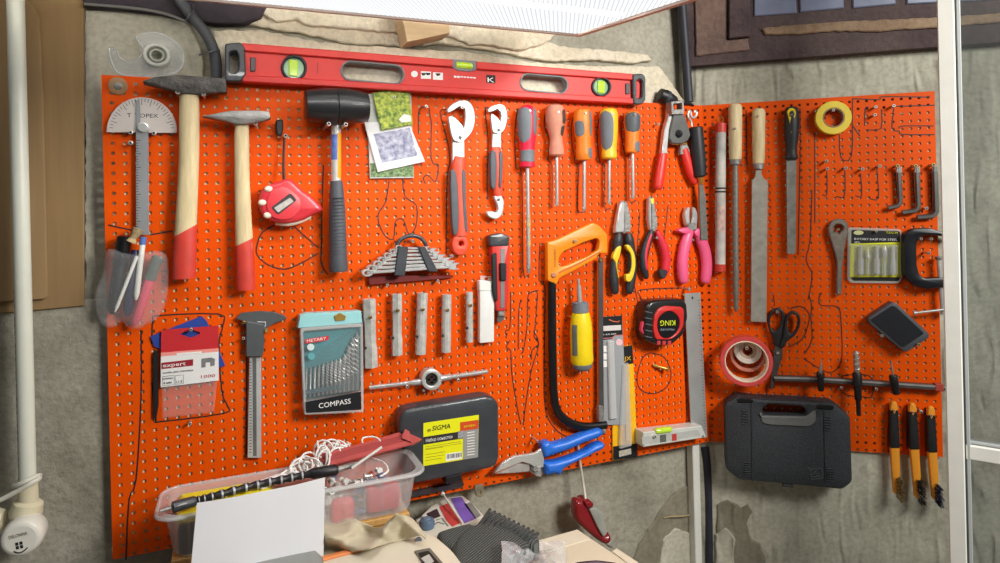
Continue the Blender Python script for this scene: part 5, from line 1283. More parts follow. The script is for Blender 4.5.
# g clamp
q = lambda l: sc(l, 5.12, 815, 210)
t = T(F2, 'g_clamp', 'black iron G-clamp at the right edge of the pegboard', 'clamp', (915, 268))
t.add('frame', t.slab(q([(720, 130), (655, 112), (590, 92), (500, 96), (466, 116), (455, 170), (458, 330), (480, 365), (520, 392), (575, 408), (640, 398), (700, 396), (700, 348), (640, 346), (560, 350), (536, 330), (524, 280), (522, 180), (536, 142), (570, 128), (650, 134), (715, 150)]), 5, 25, 4, 2, steps=2, r=4), M('clamp_black', (26, 28, 34), .35, .1, var=.2))
t.add('screw', t.lathe(q([(634, 250)])[0], q([(655, 535)])[0], 15, [(0, 2.2), (.02, 2.4), (1, 2.4)], 14), STEEL)
t.add('screw_pad', t.lathe(q([(632, 238)])[0], q([(634, 256)])[0], 15, [(0, 3.6), (.5, 3.8), (1, 2.6)], 16), DSTEEL)
t.add('turning_bar', t.lathe(q([(505, 528)])[0], q([(700, 505)])[0], 20, [(0, 2.6), (.06, 2.6), (.07, 1.3), (.95, 1.3), (.96, 2.6), (1, 2.4)], 12), STEEL)
for x, y, w in (((545, 148), 0, 'left inside the G-clamp'), ((597, 148), 0, 'right inside the G-clamp'), ((585, 222), 0, 'lower inside the G-clamp')):
    a = q([x])[0]; peg(F2, a[0], a[1], w, 30, 2.8)
# black box
q = lambda l: sc(l, 4.33, 770, 295)
t = T(F2, 'flat_box', 'flat black rectangular box tilted on two pegs below the clamp', 'box', (897, 328))
t.add('body', t.slab(q([(424, 102), (436, 92), (528, 32), (548, 36), (690, 168), (690, 186), (598, 246), (580, 246), (430, 124)]), 4, 26, 3, 2, steps=2, r=3, h=26), M('stone_grey', (72, 74, 80), .5, var=.15))
t.add('top_face', t.slab(q([(434, 108), (528, 46), (544, 50), (668, 166), (580, 226), (568, 224)]), 26, 27, .5, r=3), M('stone_black', (24, 26, 34), .45, var=.2))
a = q([(486, 178)])[0]; peg(F2, a[0], a[1], 'under the lower left of the tilted black box', 32, 3)
a = q([(646, 216)])[0]; peg(F2, a[0], a[1], 'under the lower right of the tilted black box', 32, 3.2, M('peg_brassy', None))
# scissors
q = lambda l: sc(l, 5.358, 710, 295)
t = T(F2, 'scissors', 'black handled scissors hanging by one ring left of the tool bar', 'scissors', (783, 340))
SCB = M('scissor_black', (34, 34, 36), .45, var=.12)
def scis(outl, hole_, z0, z1): return MB().slab([smooth(t.P(q(outl), z1), 2), smooth(t.P(q(hole_), z1), 3)], z0, z1, 3, 2, steps=2)
t.add('handle', scis([(308, 140), (322, 95), (358, 70), (392, 82), (405, 120), (398, 180), (396, 230), (396, 278), (372, 280), (345, 270), (336, 230), (318, 190)], [(322, 150), (332, 108), (358, 86), (380, 98), (384, 130), (372, 172), (350, 192), (330, 180)], 5, 15), SCB)
t.add('handle', scis([(400, 150), (412, 110), (440, 86), (472, 96), (486, 130), (480, 180), (452, 222), (415, 250), (402, 280), (382, 284), (374, 268), (390, 230)], [(414, 160), (424, 122), (444, 104), (464, 112), (472, 140), (464, 176), (444, 204), (424, 200)], 10, 20), SCB)
SCS = M('scissor_steel', (96, 94, 90), .4, .5, var=.2)
t.add('blade', t.slab(q([(352, 268), (390, 278), (388, 330), (352, 450), (334, 512), (318, 500), (330, 430), (344, 330)]), 8, 11, .5), SCS)
t.add('blade', t.slab(q([(348, 275), (382, 275), (378, 340), (345, 460), (326, 505), (322, 490), (334, 400)]), 11, 14, .5), SCS)
t.add('pivot', MB().lathe(t.p(*q([(362, 312)])[0], 13), t.p(*q([(362, 312)])[0], 17), [(0, 3.6), (.6, 3.6), (1, 2.4)], 14), DSTEEL)
a = q([(361, 92)])[0]; peg(F2, a[0], a[1], 'in the left ring of the scissors', 24, 3)
# red tape and white roll
t = T(F2, 'tape_roll', 'small white tape roll hanging behind the large red tape roll', 'tape', (748, 350))
ring(t, 'tape', 748, 351, 27, 17, 3, 22, M('tape_white', (222, 214, 204), .5, var=.05))
ring(t, 'core', 748, 351, 17.2, 10, 5, 20, M('core_pale', (206, 180, 160), .6, var=.1))
t = T(F2, 'tape_roll', 'pink edged roll of film tape behind the large red tape roll, its top showing', 'tape', (748, 352))
ring(t, 'tape', 748.2, 355, 36, 29, 3, 14, M('tape_pinkish', (206, 130, 110), .45, var=.08))
t = T(F2, 'tape_roll', 'large red adhesive tape roll hanging left of the scissors', 'tape', (746, 363))
ring(t, 'tape', 746.4, 362, 51, 42.5, 24, 50, M('tape_red2', (206, 74, 72), .3, var=.08, coat=.4))
ring(t, 'core', 746.4, 362, 42.6, 40, 24, 50.3, M('core_cream', (232, 214, 190), .6, var=.06))
peg(F2, 747, 348.5, 'holding the tape rolls', 56, 3.2)
# tool bar with step bits
q = lambda l: sc(l, 4.33, 770, 295)
t = T(F2, 'magnetic_bar', 'thin steel magnetic bar running across the right pegboard above the case', 'bar', (860, 384))
t.add('bar', t.slab([(774, 376), (820, 377.5), (945.5, 385.8), (945.5, 391.2), (820, 383), (774, 381.5)], 6, 18, 1.5), M('bar_steel', (96, 92, 88), .4, .5, var=.15))
t.add('face_strip', t.slab([(774, 376.6), (820, 378), (945.5, 386.3), (945.5, 388), (820, 379.8), (774, 378.6)], 18, 18.8), STEEL)
t.add('end_wrap', t.slab([(935.5, 384), (944, 384.8), (944, 391.8), (935.5, 391)], 5, 19.6, 1), M('wrap_red', (170, 66, 54), .5, var=.1))
def bit(label, top, a, b, prof, tip, at):
    t = T(F2, 'cutter_bit', label, 'cutter', at)
    t.add('holder', t.lathe(a, b, 30, prof, 18), BLK)
    t.add('bit', t.lathe(top, a, 30, tip, 12), M('bit_grey', (150, 142, 130), .45, .5, var=.2))
    return t
bit('short black holder with a grey pointed bit on the bar, left of three', (821.5, 361.5), (820.3, 372), (821, 391), [(0, 3.4), (.08, 4.2), (.3, 4.2), (.34, 3.2), (.9, 3.2), (1, 2.4)], [(0, .3), (.4, 1.4), (1, 2.2)], (821, 382))
t = bit('longest black holder with a fluted steel bit, middle of three on the bar', (855.8, 351), (857, 372.5), (858.8, 415.5), [(0, 4), (.03, 4.8), (.3, 4.8), (.32, 3.8), (.62, 3.6), (.66, 2.4), (1, 2.2)], [(0, 1.6), (.1, 2.8), (.9, 3), (1, 2.4)], (857, 385))
P = []
for j in range(40):
    u = j/39; an = j*.62
    P.append(t.p(855.8+1.2*u, 352+20*u, 30)+Vector((math.cos(an)*5.2, 0, math.sin(an)*5.2)))
t.add('flute', MB().tube(P, 1.5, 6), STEEL)
bit('short black holder with a thin steel bit on the bar, right of three', (891, 361), (893, 375), (896.4, 394.5), [(0, 3.8), (.06, 4.4), (.5, 4.2), (.55, 3.8), (.95, 3.6), (1, 2.6)], [(0, .8), (.7, 1), (1, 1.2)], (894, 385))
peg(F2, 841.6, 387.8, 'under the bar left of the longest holder', 16, 2.8); peg(F2, 876.6, 389.2, 'under the bar right of the longest holder', 16, 2.8)
# black carry case
q = lambda l: sc(l, 4.894, 710, 385)
t = T(F2, 'carry_case', 'black hard plastic carry case with a moulded handle hanging at the bottom', 'case', (788, 445))
CB = M('case_black', (48, 52, 57), .55, var=.55, scale=330, bump=.4, bscale=700)
outl = roundpoly(t.P(q([(72, 94), (132, 58), (262, 72), (500, 84), (602, 88), (688, 158), (698, 478), (650, 514), (408, 490), (142, 466), (78, 412)]), 46), 7)
hole = roundpoly(t.P(q([(256, 118), (284, 96), (448, 106), (474, 126), (468, 150), (262, 146)]), 46), 5)
t.add('lid', MB().slab([outl, hole], 24, 46, 5, 0, steps=2), CB)
hole2 = roundpoly(t.P(q([(250, 84), (488, 96), (490, 196), (262, 188)]), 46), 4)
t.add('base', MB().slab([outl, hole2], 3, 23.2, 0, 5, steps=2), CB)
hb = M('case_light_grey', (104, 106, 104), .6, var=.12)  # handle grip in a lighter grey than the case
t.add('handle_grip', t.slab(q([(252, 152), (474, 156), (518, 120), (520, 182), (490, 208), (290, 198), (252, 188), (246, 130)]), 44, 49.5, 2.5, r=6), hb)
for pts in ([(134, 66), (212, 70), (212, 88), (134, 86)], [(526, 96), (606, 100), (606, 122), (526, 118)]):
    t.add('latch', t.slab(q(pts), 42, 49, 1.5, r=3), M('latch_black', (14, 15, 17), .4, var=0))
for k in range(6):
    for (x, y, w) in ((156, 124+k*13, 30), (168, 378+k*11, 30), (558, 154+k*13, 34), (572, 408+k*12, 36)):
        t.add('rib', t.slab(q([(x, y), (x+w, y+2), (x+w, y+7), (x, y+5)]), 44, 48.5, .8), CB, angle=0)
for pts in ([(200, 96), (206, 96), (212, 470), (206, 470)], [(556, 130), (560, 130), (566, 480), (562, 480)]):
    t.add('seam_ridge', t.slab(q(pts), 44, 47.6, .6), CB)
t.add('bottom_clasp', t.slab(q([(356, 484), (408, 490), (408, 504), (356, 498)]), 28, 44, 1.5), CB)
lg = MB()
for pl in ([(490, 412), (548, 408), (552, 455), (500, 462), (490, 412)], [(500, 440), (520, 418), (540, 445), (505, 450)], [(478, 404), (496, 420)], [(515, 425), (530, 452)]):
    lg.ribbon(t.P(q(pl), 46.6), 1.6, 45.5, 47)
t.add('moulded_emblem', lg, M('emblem_grey', (84, 88, 92), .5, var=.05))
# wire brushes
BRI = M('bristle', (50, 46, 38), .8, var=.5, scale=300)
for k, (a, m, b, c, lb, br) in enumerate((((894.4, 402), (895.4, 448.5), (896.4, 474), (897.6, 497), 'wire brush with orange and black handle, leftmost of three', (128, 104, 60)),
    ((913.1, 403.6), (915.2, 450), (917.2, 477), (918.8, 501), 'wire brush with orange and black handle, middle of three', (40, 38, 40)),
    ((931.6, 407), (933.3, 453), (935, 481), (936.4, 502.5), 'wire brush with orange and black handle and bluish bristles, rightmost of three', (38, 42, 66)))):
    t = T(F2, 'wire_brush', lb, 'brush', m, group='wire brushes in a row')
    hw = 4.7
    t.add('handle', t.slab([(a[0]-3.6, a[1]+4), (a[0]-2.4, a[1]), (a[0]+2.4, a[1]), (a[0]+3.8, a[1]+4), (m[0]+4.6, m[1]), (b[0]+4.2, b[1]), (c[0]+.4, c[1]-1), (c[0]-3.4, c[1]-3), (b[0]-4, b[1]), (m[0]-4.6, m[1])], 6, 18, 3, 2, steps=2, r=3), M('brush_orange', (240, 156, 44), .45, var=.05))
    t.add('rubber_grip', t.slab([(a[0]-4.3, a[1]+10), (a[0]-1.5, a[1]+8), (a[0]+.5, a[1]+12), (a[0]+2, a[1]+8), (a[0]+4.4, a[1]+9), (m[0]+4.9, m[1]), (m[0]-4.9, m[1])], 4.5, 20, 3, 2, steps=2, r=2), M('brush_grip', (24, 24, 26), .55, var=.15))
    mb = MB(); random.seed(k+3)
    for i in range(90):
        u = random.random(); x = b[0]+(c[0]-b[0])*u+random.uniform(-2.6, 2.6)+1.4; y = b[1]+2+(c[1]-b[1]-1)*u
        p = t.p(x, y, 14); mb.tube([p, p+Vector((random.uniform(-3.5, 3.5), random.uniform(-4, 3), 17+random.uniform(-2, 3)))], [.9, .5], 5)
    t.add('bristles', mb, M('bristle_%d' % k, br, .7, .2, var=.5, scale=300))
peg(F2, 921.4, 412, 'between the middle and right wire brushes', 14, 3)
for (x, y, w) in ((894.4, 404, 'leftmost'), (913.2, 405.6, 'middle'), (931.6, 409, 'rightmost')): peg(F2, x, y+7, 'in the handle of the '+w+' wire brush', 24, 2)
# ================================================================ left side: pipe, cardboard, tape dispenser, hose
def cardboard(label, pts, h0, h1, m):
    t = T(F1, 'cardboard_sheet', label, 'cardboard', (pts[0][0], pts[0][1]), single=True)
    t.add('cardboard_sheet', t.slab(pts, h0, h1, 1.2), m)
CARDM = M('tan_cardboard', (142, 114, 76), .85, var=.08, scale=8, stretch=(9, .6, 1), bump=.08, bscale=20)
cardboard('wide upright sheet of brown cardboard behind the white pipe', [(-60, -60), (84, -60), (84, 306), (20, 312), (-60, 318)], GAP+16.2, GAP+21, CARDM)
cardboard('narrower folded cardboard flap in front of the wide cardboard sheet', [(-60, -60), (24, -2), (33, 7), (39, 17), (43, 100), (47.5, 296), (44, 299), (-60, 306)], GAP+22, GAP+28, M('tan_cardboard_light', (150, 122, 84), .85, var=.08, scale=8, stretch=(9, .6, 1)))
t = T(F1, 'water_pipe', 'white plastic water pipe running down the left edge to a round valve', 'pipe', (30, 480))
hp = 30
PW = M('pipe_white', (214, 216, 202), .35, var=.03)
t.add('pipe', t.lathe((14, -60), (27.8, 490), hp, [(0, 9.2), (1, 9.0)], 28), PW)
mk = MB()
for k in range(64):
    y = 290+k*6.6; x = 28.5+(y-290)*.031
    if k % 4 == 3: continue
    p = t.p(x+1.2, y, 0); r = t.rx(20, y, hp, 9.1)
    mk.lathe(t.p(14+13.8*(y+60)/550, y, hp), t.p(14+13.8*(y+3.4+60)/550, y+3.4, hp), [(0, r+.25), (1, r+.25)], 2, arc=(52, 60))
t.add('printed_dashes', mk, M('pipe_print', (120, 122, 112), .5, var=.1), angle=0)
CREAM = M('valve_cream', (216, 208, 178), .4, var=.05)
t.add('coupling', t.lathe((27.5, 484), (28.5, 508), hp, [(0, 9.2), (.04, 10.4), (.9, 10.8), (1, 10)], 28), CREAM)
t.add('union_nut', t.lathe((29, 500), (24, 521), hp, [(0, 10), (.12, 14.5), (.6, 16.5), (.8, 15), (1, 9)], 28), CREAM)
t.add('metal_neck', t.lathe((27.5, 513), (22, 528), hp+10, [(0, 7), (.5, 8.2), (1, 7)], 20), CHROME)
c1 = t.p(20.6, 539.5, hp+38); c0 = c1-Vector((0, 0, 38))
v = t.add('valve_knob', MB().lathe(c0, c1, [(0, 16), (.06, 22), (.2, 24.6), (.78, 24.6), (.92, 23.2), (.98, 21), (1, 18)], 40), M('valve_white', (226, 224, 212), .35, var=.03))
fb = hp+38.3
t.add('valve_face', MB().lathe(c1+Vector((0, 0, -.6)), c1+Vector((0, 0, .3)), [(0, 19), (1, 18)], 40), M('valve_white', None), parent=v)
t.add('lettering', text_mesh('DELONNA', t.p(9, 539.5, fb+.3), t.p(27.5, 534.5, fb+.3), 4.6), M('print_grey2', (110, 108, 98), .5, var=0), parent=v)
em = MB()
for dx, dy in ((0, 0), (4.2, -1.0), (.6, 3.6), (4.8, 2.6)): em.slab(t.P([(15+dx, 543+dy), (18+dx, 542.3+dy), (18.4+dx, 545.4+dy), (15.4+dx, 546+dy)], fb+.3), fb, fb+.3)
t.add('emblem', em, INK, parent=v, angle=0)
t.add('arrow_mark', MB().ribbon(smooth(t.P([(13.5, 551.5), (18, 553), (23, 551.5), (27.5, 547.5)], fb+.3), 4, closed=False), 1.6, fb, fb+.3), INK, parent=v, angle=0)
t.add('side_branch', t.lathe((-20, 523), (3, 521), hp, [(0, 10), (.7, 10), (.75, 13), (1, 11)], 20), CREAM)
t = T(F1, 'cord', 'thin white cord wound twice around the foot of the white pipe', 'cord', (30, 484), single=True)
t.add('cord', t.tube([(-30, 508, 40), (-5, 502, 44), (12, 494, 46), (30, 484, 47), (39, 478.5, 36), (37, 477, 16), (26, 480, 12), (16, 484, 20), (14, 486.5, 40), (24, 482, 48), (36, 476.5, 40), (40, 475.5, 28)], 3.3, 8, n=5), M('cord_white', (206, 204, 190), .5, var=.05))

t = T(F1, 'tape_dispenser', 'clear plastic tape dispenser stuck on the wall above the left end of the pegboard', 'tape dispenser', (145, 70))
q = lambda l: sc(l, 5.882, 90, 0)
o = smooth(t.P(q([(112, 290), (130, 285), (150, 290), (172, 330), (210, 358), (260, 355), (300, 325), (310, 285), (285, 240), (268, 225), (290, 205), (370, 188), (450, 210), (520, 265), (548, 320), (540, 390), (490, 430), (400, 450), (250, 450), (165, 430), (128, 370)]), -8), 3)
t.add('shell', MB().slab([o, ell(*t.p(*q([(392, 322)])[0], -8).to_2d(), 11, 11, 24)], GAP+7.2, -8, 1), CLEAR)
t.add('outer_rim', MB().tube([Vector((p.x, p.y, -8)) for p in o], 1.5, 6, closed=True), CLEAR2)
c = t.p(*q([(392, 322)])[0], -4)
t.add('hub', MB().slab([ell(c.x, c.y, 19, 18), ell(c.x, c.y, 14, 13)], GAP+8, -3, 1), M('hub_plastic', (220, 222, 210), .3, var=.05, alpha=.6))
t.add('hub', MB().slab([ell(c.x, c.y, 10.5, 10), ell(c.x, c.y, 7.5, 7)], GAP+8, -5, 1), M('hub_plastic', None))
HOSE = M('hose_grey', (66, 68, 72), .6, var=.12)
t = T(F1, 'conduit_hose', 'thick dark grey hose curving down behind the left end of the level', 'hose', (205, 40))
t.add('hose', t.tube([(168, -20, 8), (181, 2, 8), (192, 16, 8), (204, 31, 8), (212, 46, 6), (216, 62, 2), (217, 90, -6)], [8.5]*7, 14, n=5), HOSE)
t.add('cable_tie', t.tube([(185.5, 21, 16), (190, 15, 20), (193, 10, 18), (193.5, 5, 14)], 1.4, 6, n=3), DGR)
t.add('cable_tie', t.tube([(199, 55, 10), (207, 52.5, 17), (220, 50, 12)], 1.2, 6, n=3), DGR)
t = T(F1, 'cable', 'thin grey cable running along the wall top toward the thick hose', 'cable', (130, 8), single=True)
t.add('cable', t.tube([(84, 4, 0), (110, 6, 0), (140, 9, 0), (160, 12.5, 0), (175, 17, 2), (188, 23, 4)], 2.2, 8, n=4), M('cable_grey', (110, 110, 106), .6, var=.05))
# wedge of wood under the lamp
t = T(F1, 'wood_wedge', 'pale wooden offcut wedged between torn plaster and the ceiling lamp', 'wood block', (425, 33), single=True)
t.add('wood_wedge', t.slab([(402, 20), (404, 26), (407, 42), (450, 33), (449, 18), (430, 10), (402, 8)], GAP+22.2, 36, 1), M('raw_pine', (206, 178, 140), .7, var=.08, scale=20, stretch=(1, 8, 1)))
# black conduit in the wall corner and white trim below
CON = M('conduit_black', (44, 46, 56), .55, var=.25, scale=30)
t = T(F1, 'conduit_pipe', 'black conduit running down the wall corner above the pegboards', 'conduit', (688, 60), single=True)
t.add('conduit_pipe', t.tube([(679, -30, -8), (683, 20, -8), (686, 60, -8), (689, 102, -6)], [9.5]*4, 14, n=4), CON)
t = T(F1, 'conduit_pipe', 'black conduit in the wall corner below the pegboards, beside the white trunking', 'conduit', (708, 520), single=True)
t.add('conduit_pipe', t.tube([(704.5, 446, -16), (707, 465, -14), (708.5, 500, -14), (709, 540, -14), (709, 600, -14)], [9.5]*5, 14, n=4), CON)
t = T(F1, 'cable_trunking', 'narrow white plastic trunking strip on the wall below the corner of the pegboards', 'trunking', (698, 500), single=True)
t.add('cable_trunking', t.slab([(692.5, 442), (699.5, 441), (703.5, 600), (697, 600)], GAP+4.2, GAP+24, 1.5), WHITE)
t = T(F1, 'wire', 'short bent tan wire sticking out of the mortar beside the white trunking', 'wire', (675, 517), single=True)
t.add('wire', t.tube([(664, 518, GAP+6), (672, 516.5, GAP+12), (684, 516, GAP+14), (690, 515, GAP+8)], 1.2, 6, n=3), M('tan_wire', (176, 156, 110), .6, var=.1))

# ================================================================ right side: glazed partition with a white post
t0 = plane_hit(951, 300, CAM+ray(951, 300)*(1.02/F), n3); t0 = CAM+ray(951, 300)*(1.02/F); t0.z = 0
F3 = Frame(t0, ax3, UP, n3)
t = T(F3, 'glass_partition', 'white framed glazed partition standing at the right edge of the picture', 'partition', (951, 300))
PO = M('frame_white', (222, 222, 214), .4, var=.03)
def vstrip(xa, xb, ya, yb, h0, h1, m, name, b=1, parent=None):
    # vertical strip between photo columns measured at y=300
    a, c = t.p(xa, 300, h1), t.p(xb, 300, h1)
    y0, y1 = t.p(xa, yb, h1).y, t.p(xa, ya, h1).y
    return t.add(name, MB().box(a.x, y0, h0, c.x, y1, h1, b), m, parent=parent)
yb = 1000*(0-t0.z)
a, c = t.p(941.5, 210, 20), t.p(963.5, 210, 20)
yt = 2100-t.o.y
y_b = -t.o.y
def vs_(x0, x1, h0, h1, m, name, b=1):
    a, c = t.p(x0, 300, h1), t.p(x1, 300, h1)
    return t.add(name, MB().box(a.x, y_b, h0, c.x, yt, h1, b), m)
vs_(943.5, 961, -16, 20, PO, 'post', 1.5)
vs_(961, 963.3, -12, 8, M('frame_groove', (120, 124, 124), .5, var=.05), 'groove', .3)
vs_(963.3, 967, -14, 12, M('frame_grey_white', (170, 174, 174), .4, var=.03), 'glazing_bead', .8)
g = t.p(966, 452, 6)
xr = g.x+420
t.add('rail', MB().box(g.x, t.p(967, 458.5, 8).y, -12, xr, t.p(967, 444.5, 8).y, 12, 1.2), PO)
t.add('rail_lip', MB().box(g.x, t.p(967, 444.4, 12).y, -10, xr, t.p(967, 442, 12).y, 6, .5), M('frame_grey_white', None))
GL = bpy.data.materials.new('dusty_glass'); GL.use_nodes = True
nt = GL.node_tree; N = nt.nodes; b_ = N['Principled BSDF']; b_.inputs['Base Color'].default_value = (*lin((120, 124, 122)), 1); b_.inputs['Roughness'].default_value = .2
tr = N.new('ShaderNodeBsdfTransparent'); tr.inputs[0].default_value = (.80, .82, .82, 1)
mx = N.new('ShaderNodeMixShader'); mx.inputs[0].default_value = .12
nt.links.new(tr.outputs[0], mx.inputs[1]); nt.links.new(b_.outputs[0], mx.inputs[2]); nt.links.new(mx.outputs[0], N['Material Output'].inputs[0])
t.add('glass_pane', MB().box(g.x, t.p(967, 442, 0).y, -2, xr, yt, 2), GL, angle=0)
t.add('glass_pane', MB().box(g.x, y_b, -2, xr, t.p(967, 458.5, 0).y, 2), GL, angle=0)

# ================================================================ bench and what lies on it
t = T(K, 'workbench', 'wooden workbench below the pegboard, almost wholly covered by clutter', 'workbench', (300, 600), 900)
t.o = Vector((0, 0, 0)); t.root.matrix_world = K.mat((0, 0, 0))
BW = M('bench_wood', (150, 112, 72), .7, var=.2, scale=10, stretch=(1, 8, 1))
t.add('worktop', MB().box(30, -640, 862, 800, 14, 898, 2), BW)
for x, y in ((60, -600), (760, -600), (60, -20), (760, -20)): t.add('leg', MB().box(x-30, y-30, 0, x+30, y+30, 862, 2), BW)
t = T(K, 'wooden_crate', 'wooden crate on the bench carrying the clear storage tray', 'crate', (260, 560), 898)
ZT = 1088
a = K.hit(165, 556, ZT); b2 = K.hit(420, 508, ZT)
CRW = M('crate_pine', (206, 160, 92), .65, var=.15, scale=14, stretch=(6, 1, 1))
cx0, cx1 = 92, 414
for (z_a, z_b) in ((899, 955), (962, 1018), (1025, 1076)):
    t.add('front_slat', MB().box(cx0-t.o.x, -128-t.o.y, z_a-t.o.z, cx1-t.o.x, -116-t.o.y, z_b-t.o.z, 1), CRW)
    t.add('end_slat', MB().box(cx0-t.o.x, -115-t.o.y, z_a-t.o.z, cx0+12-t.o.x, -30-t.o.y, z_b-t.o.z, 1), CRW)
    t.add('end_slat', MB().box(cx1-12-t.o.x, -115-t.o.y, z_a-t.o.z, cx1-t.o.x, -30-t.o.y, z_b-t.o.z, 1), CRW)
t.add('lid', MB().box(cx0-4-t.o.x, -132-t.o.y, 1076.5-t.o.z, cx1+4-t.o.x, -24-t.o.y, ZT-t.o.z-.5, 1.5), CRW)

# storage tray
ZR = 1152
t = T(K, 'storage_tray', 'long clear plastic storage tray full of cords and small parts below the pegboard', 'tray', (290, 500), ZT)
corners = [K.hit(160, 489, ZR), K.hit(409, 448, ZR), K.hit(425, 471, ZR), K.hit(156, 524, ZR)]
bx0 = (corners[0].x+corners[3].x)/2; bx1 = (corners[1].x+corners[2].x)/2
by1 = min((corners[0].y+corners[1].y)/2, -26); by0 = (corners[2].y+corners[3].y)/2
print('tray', [tuple(round(v) for v in c) for c in corners], bx0, bx1, by0, by1)
def ringl(x0, y0, x1, y1, r): return [Vector((p.x-t.o.x, p.y-t.o.y)) for p in rrect(x0, y0, x1, y1, r, 5)]
def tray_shell():
    mb = MB(); levels = []
    for ins, z in ((-9, ZR-4), (-9, ZR), (0, ZR), (1, ZR-8), (10, ZT+6), (14, ZT+.5)):
        levels.append((ringl(bx0+ins+9, by0+ins+9, bx1-ins-9, by1-ins-9, 26-min(ins, 8)), z-t.o.z))
    rings = [[mb.bm.verts.new((p.x, p.y, z)) for p in l] for l, z in levels]
    for r0, r1 in zip(rings, rings[1:]):
        n = len(r0)
        for i in range(n): mb.face((r0[i-1], r0[i], r1[i], r1[i-1]))
    mb.face(rings[-1])
    return mb
t.add('shell', tray_shell(), M('tray_plastic', (232, 234, 234), .2, var=0, alpha=.36))
rimp = [Vector((p.x, p.y, ZR-1-t.o.z)) for p in ringl(bx0, by0, bx1, by1, 26)]
t.add('rim', MB().tube(rimp, 2.6, 8, closed=True), CLEAR2)
rb_ = MB()
for k in range(12):
    x = bx0+40+k*(bx1-bx0-80)/11
    rb_.tube([(x-t.o.x, by0+12-t.o.y, ZR-10-t.o.z), (x-t.o.x, by0+21-t.o.y, ZT+6-t.o.z)], .9, 5)
t.add('ribs', rb_, CLEAR2)
def kx(name, label, cat, at, z, group=None, single=False): return T(K, name, label, cat, at, z, group, single)
def kslab(t, pts, z0, z1, b=1., **k):
    return t.slab(pts, z0-t.o.z, z1-t.o.z, b, h=None, **k) if False else MB().slab(roundpoly([(K.hit(x, y, z1)-t.o).to_2d() for x, y in pts], k.get('r', 1)), z0-t.o.z, z1-t.o.z, b, k.get('b0', 0), k.get('steps', 1))
# yellow organiser at the left end of the tray
t = kx('organiser_box', 'yellow lidded organiser box at the left end of the clear tray', 'box', (200, 510), ZT+8)
x0, x1, y0, y1 = bx0+26, bx0+150, by0+26, by1-16
o_ = t.o
t.add('body', MB().box(x0-o_.x, y0-o_.y, ZT+1-o_.z, x1-o_.x, y1-o_.y, ZR-22-o_.z, 3), M('organiser_dark', (40, 42, 42), .45, var=.1))
t.add('lid', MB().box(x0-2-o_.x, y0-2-o_.y, ZR-21.5-o_.z, x1+2-o_.x, y1+2-o_.y, ZR-6-o_.z, 4), M('organiser_yellow', (232, 218, 40), .4, var=.05))
t.add('lid_rib', MB().box(x0+4-o_.x, (y0+y1)/2-14-o_.y, ZR-6-o_.z, x1-4-o_.x, (y0+y1)/2+14-o_.y, ZR-1-o_.z, 2), M('organiser_yellow', None))
# flexible drive shaft lying across the tray
t = kx('flexible_shaft', 'black ribbed flexible drill shaft lying across the top of the clear tray', 'flexible shaft', (240, 490), ZR)
zz_ = ZR+7
def kp(x, y, z): return K.hit(x, y, z)-t.o
P = [kp(x, y, zz_) for x, y in ((196, 501), (215, 496), (250, 486.5), (285, 479), (312, 473.5))]
PP = smooth(P, 12, closed=False)
t.add('ribbed_sleeve', MB().tube(PP, [4.6+2.6*((k*1.0/4.0) % 1) for k in range(len(PP))], 14), BLK)
mb = MB()
for k in range(2, len(PP)-3, 4): mb.tube([PP[k]+(PP[k+1]-PP[k])*.2, PP[k]+(PP[k+1]-PP[k])*.9], 6.6, 12)
t.add('sleeve_ring', mb, M('ring_grey', (160, 164, 168), .4, .2, var=.1))
t.add('chuck_sleeve', MB().lathe(kp(172, 507.5, zz_), kp(196, 501, zz_), [(0, 6), (.05, 7.6), (.9, 7.6), (1, 6)], 18), DGR)
t.add('drive_rod', MB().lathe(kp(160, 511, zz_), kp(174, 507, zz_), [(0, 2.4), (1, 2.4)], 10), DSTEEL)
t.add('handle', MB().lathe(kp(310, 474, zz_), kp(338, 469.5, zz_), [(0, 6), (.1, 8), (.9, 8.4), (1, 6)], 18), BLK)
t.add('spindle', MB().lathe(kp(337, 469.8, zz_), kp(358, 463.5, zz_), [(0, 4.4), (.8, 4.4), (1, 2.6)], 14), DSTEEL)
# white rod
t = kx('rod', 'slim white rod sticking up out of the tray near its right end', 'rod', (362, 455), ZR+12, single=True)
t.add('rod', MB().lathe(K.hit(352, 468, ZR+12)-t.o, K.hit(382, 447, ZR+38)-t.o, [(0, 2.2), (1, 2)], 10), WHITE)
# bundle of white cord
t = kx('cord_bundle', 'tangled bundle of white cord heaped on the back of the clear tray', 'cord', (330, 450), ZR-6, single=True)
mb = MB(); random.seed(21)
ca = K.hit(292, 470, ZR-2); cb = K.hit(352, 446, ZR-2)
for k in range(34):
    u = random.random(); c = ca.lerp(cb, u)+Vector((random.uniform(-8, 8), random.uniform(-44, -14), 0))
    hgt = 10+26*math.sin(PI*min(1, u*1.1))*random.uniform(.5, 1.15); rr = random.uniform(9, 21)
    axd = random.uniform(0, PI); tl = random.uniform(-.6, .9)
    P = []
    for j in range(13):
        a = 2*PI*j/12*random.uniform(.97, 1.03)
        P.append(c-t.o+Vector((math.cos(axd)*rr*math.cos(a), math.sin(axd)*rr*math.cos(a)*.6+tl*8*math.sin(a), hgt*(.5+.5*math.sin(a)))))
    mb.tube(smooth(P, 3, closed=False), 1.55, 6)
for pts in ([(292, 474), (282, 476), (268, 479), (256, 483)], [(296, 468), (286, 472), (276, 478)], [(366, 450), (362, 441), (368, 436), (378, 438), (382, 447)], [(372, 458), (384, 464), (388, 470), (380, 476)]):
    mb.tube(smooth([K.hit(x, y, ZR+4+max(0, 458-y)*1.15)-t.o+Vector((0, 0, 2*math.sin(i*2))) for i, (x, y) in enumerate(pts)], 4, closed=False), 1.5, 6)
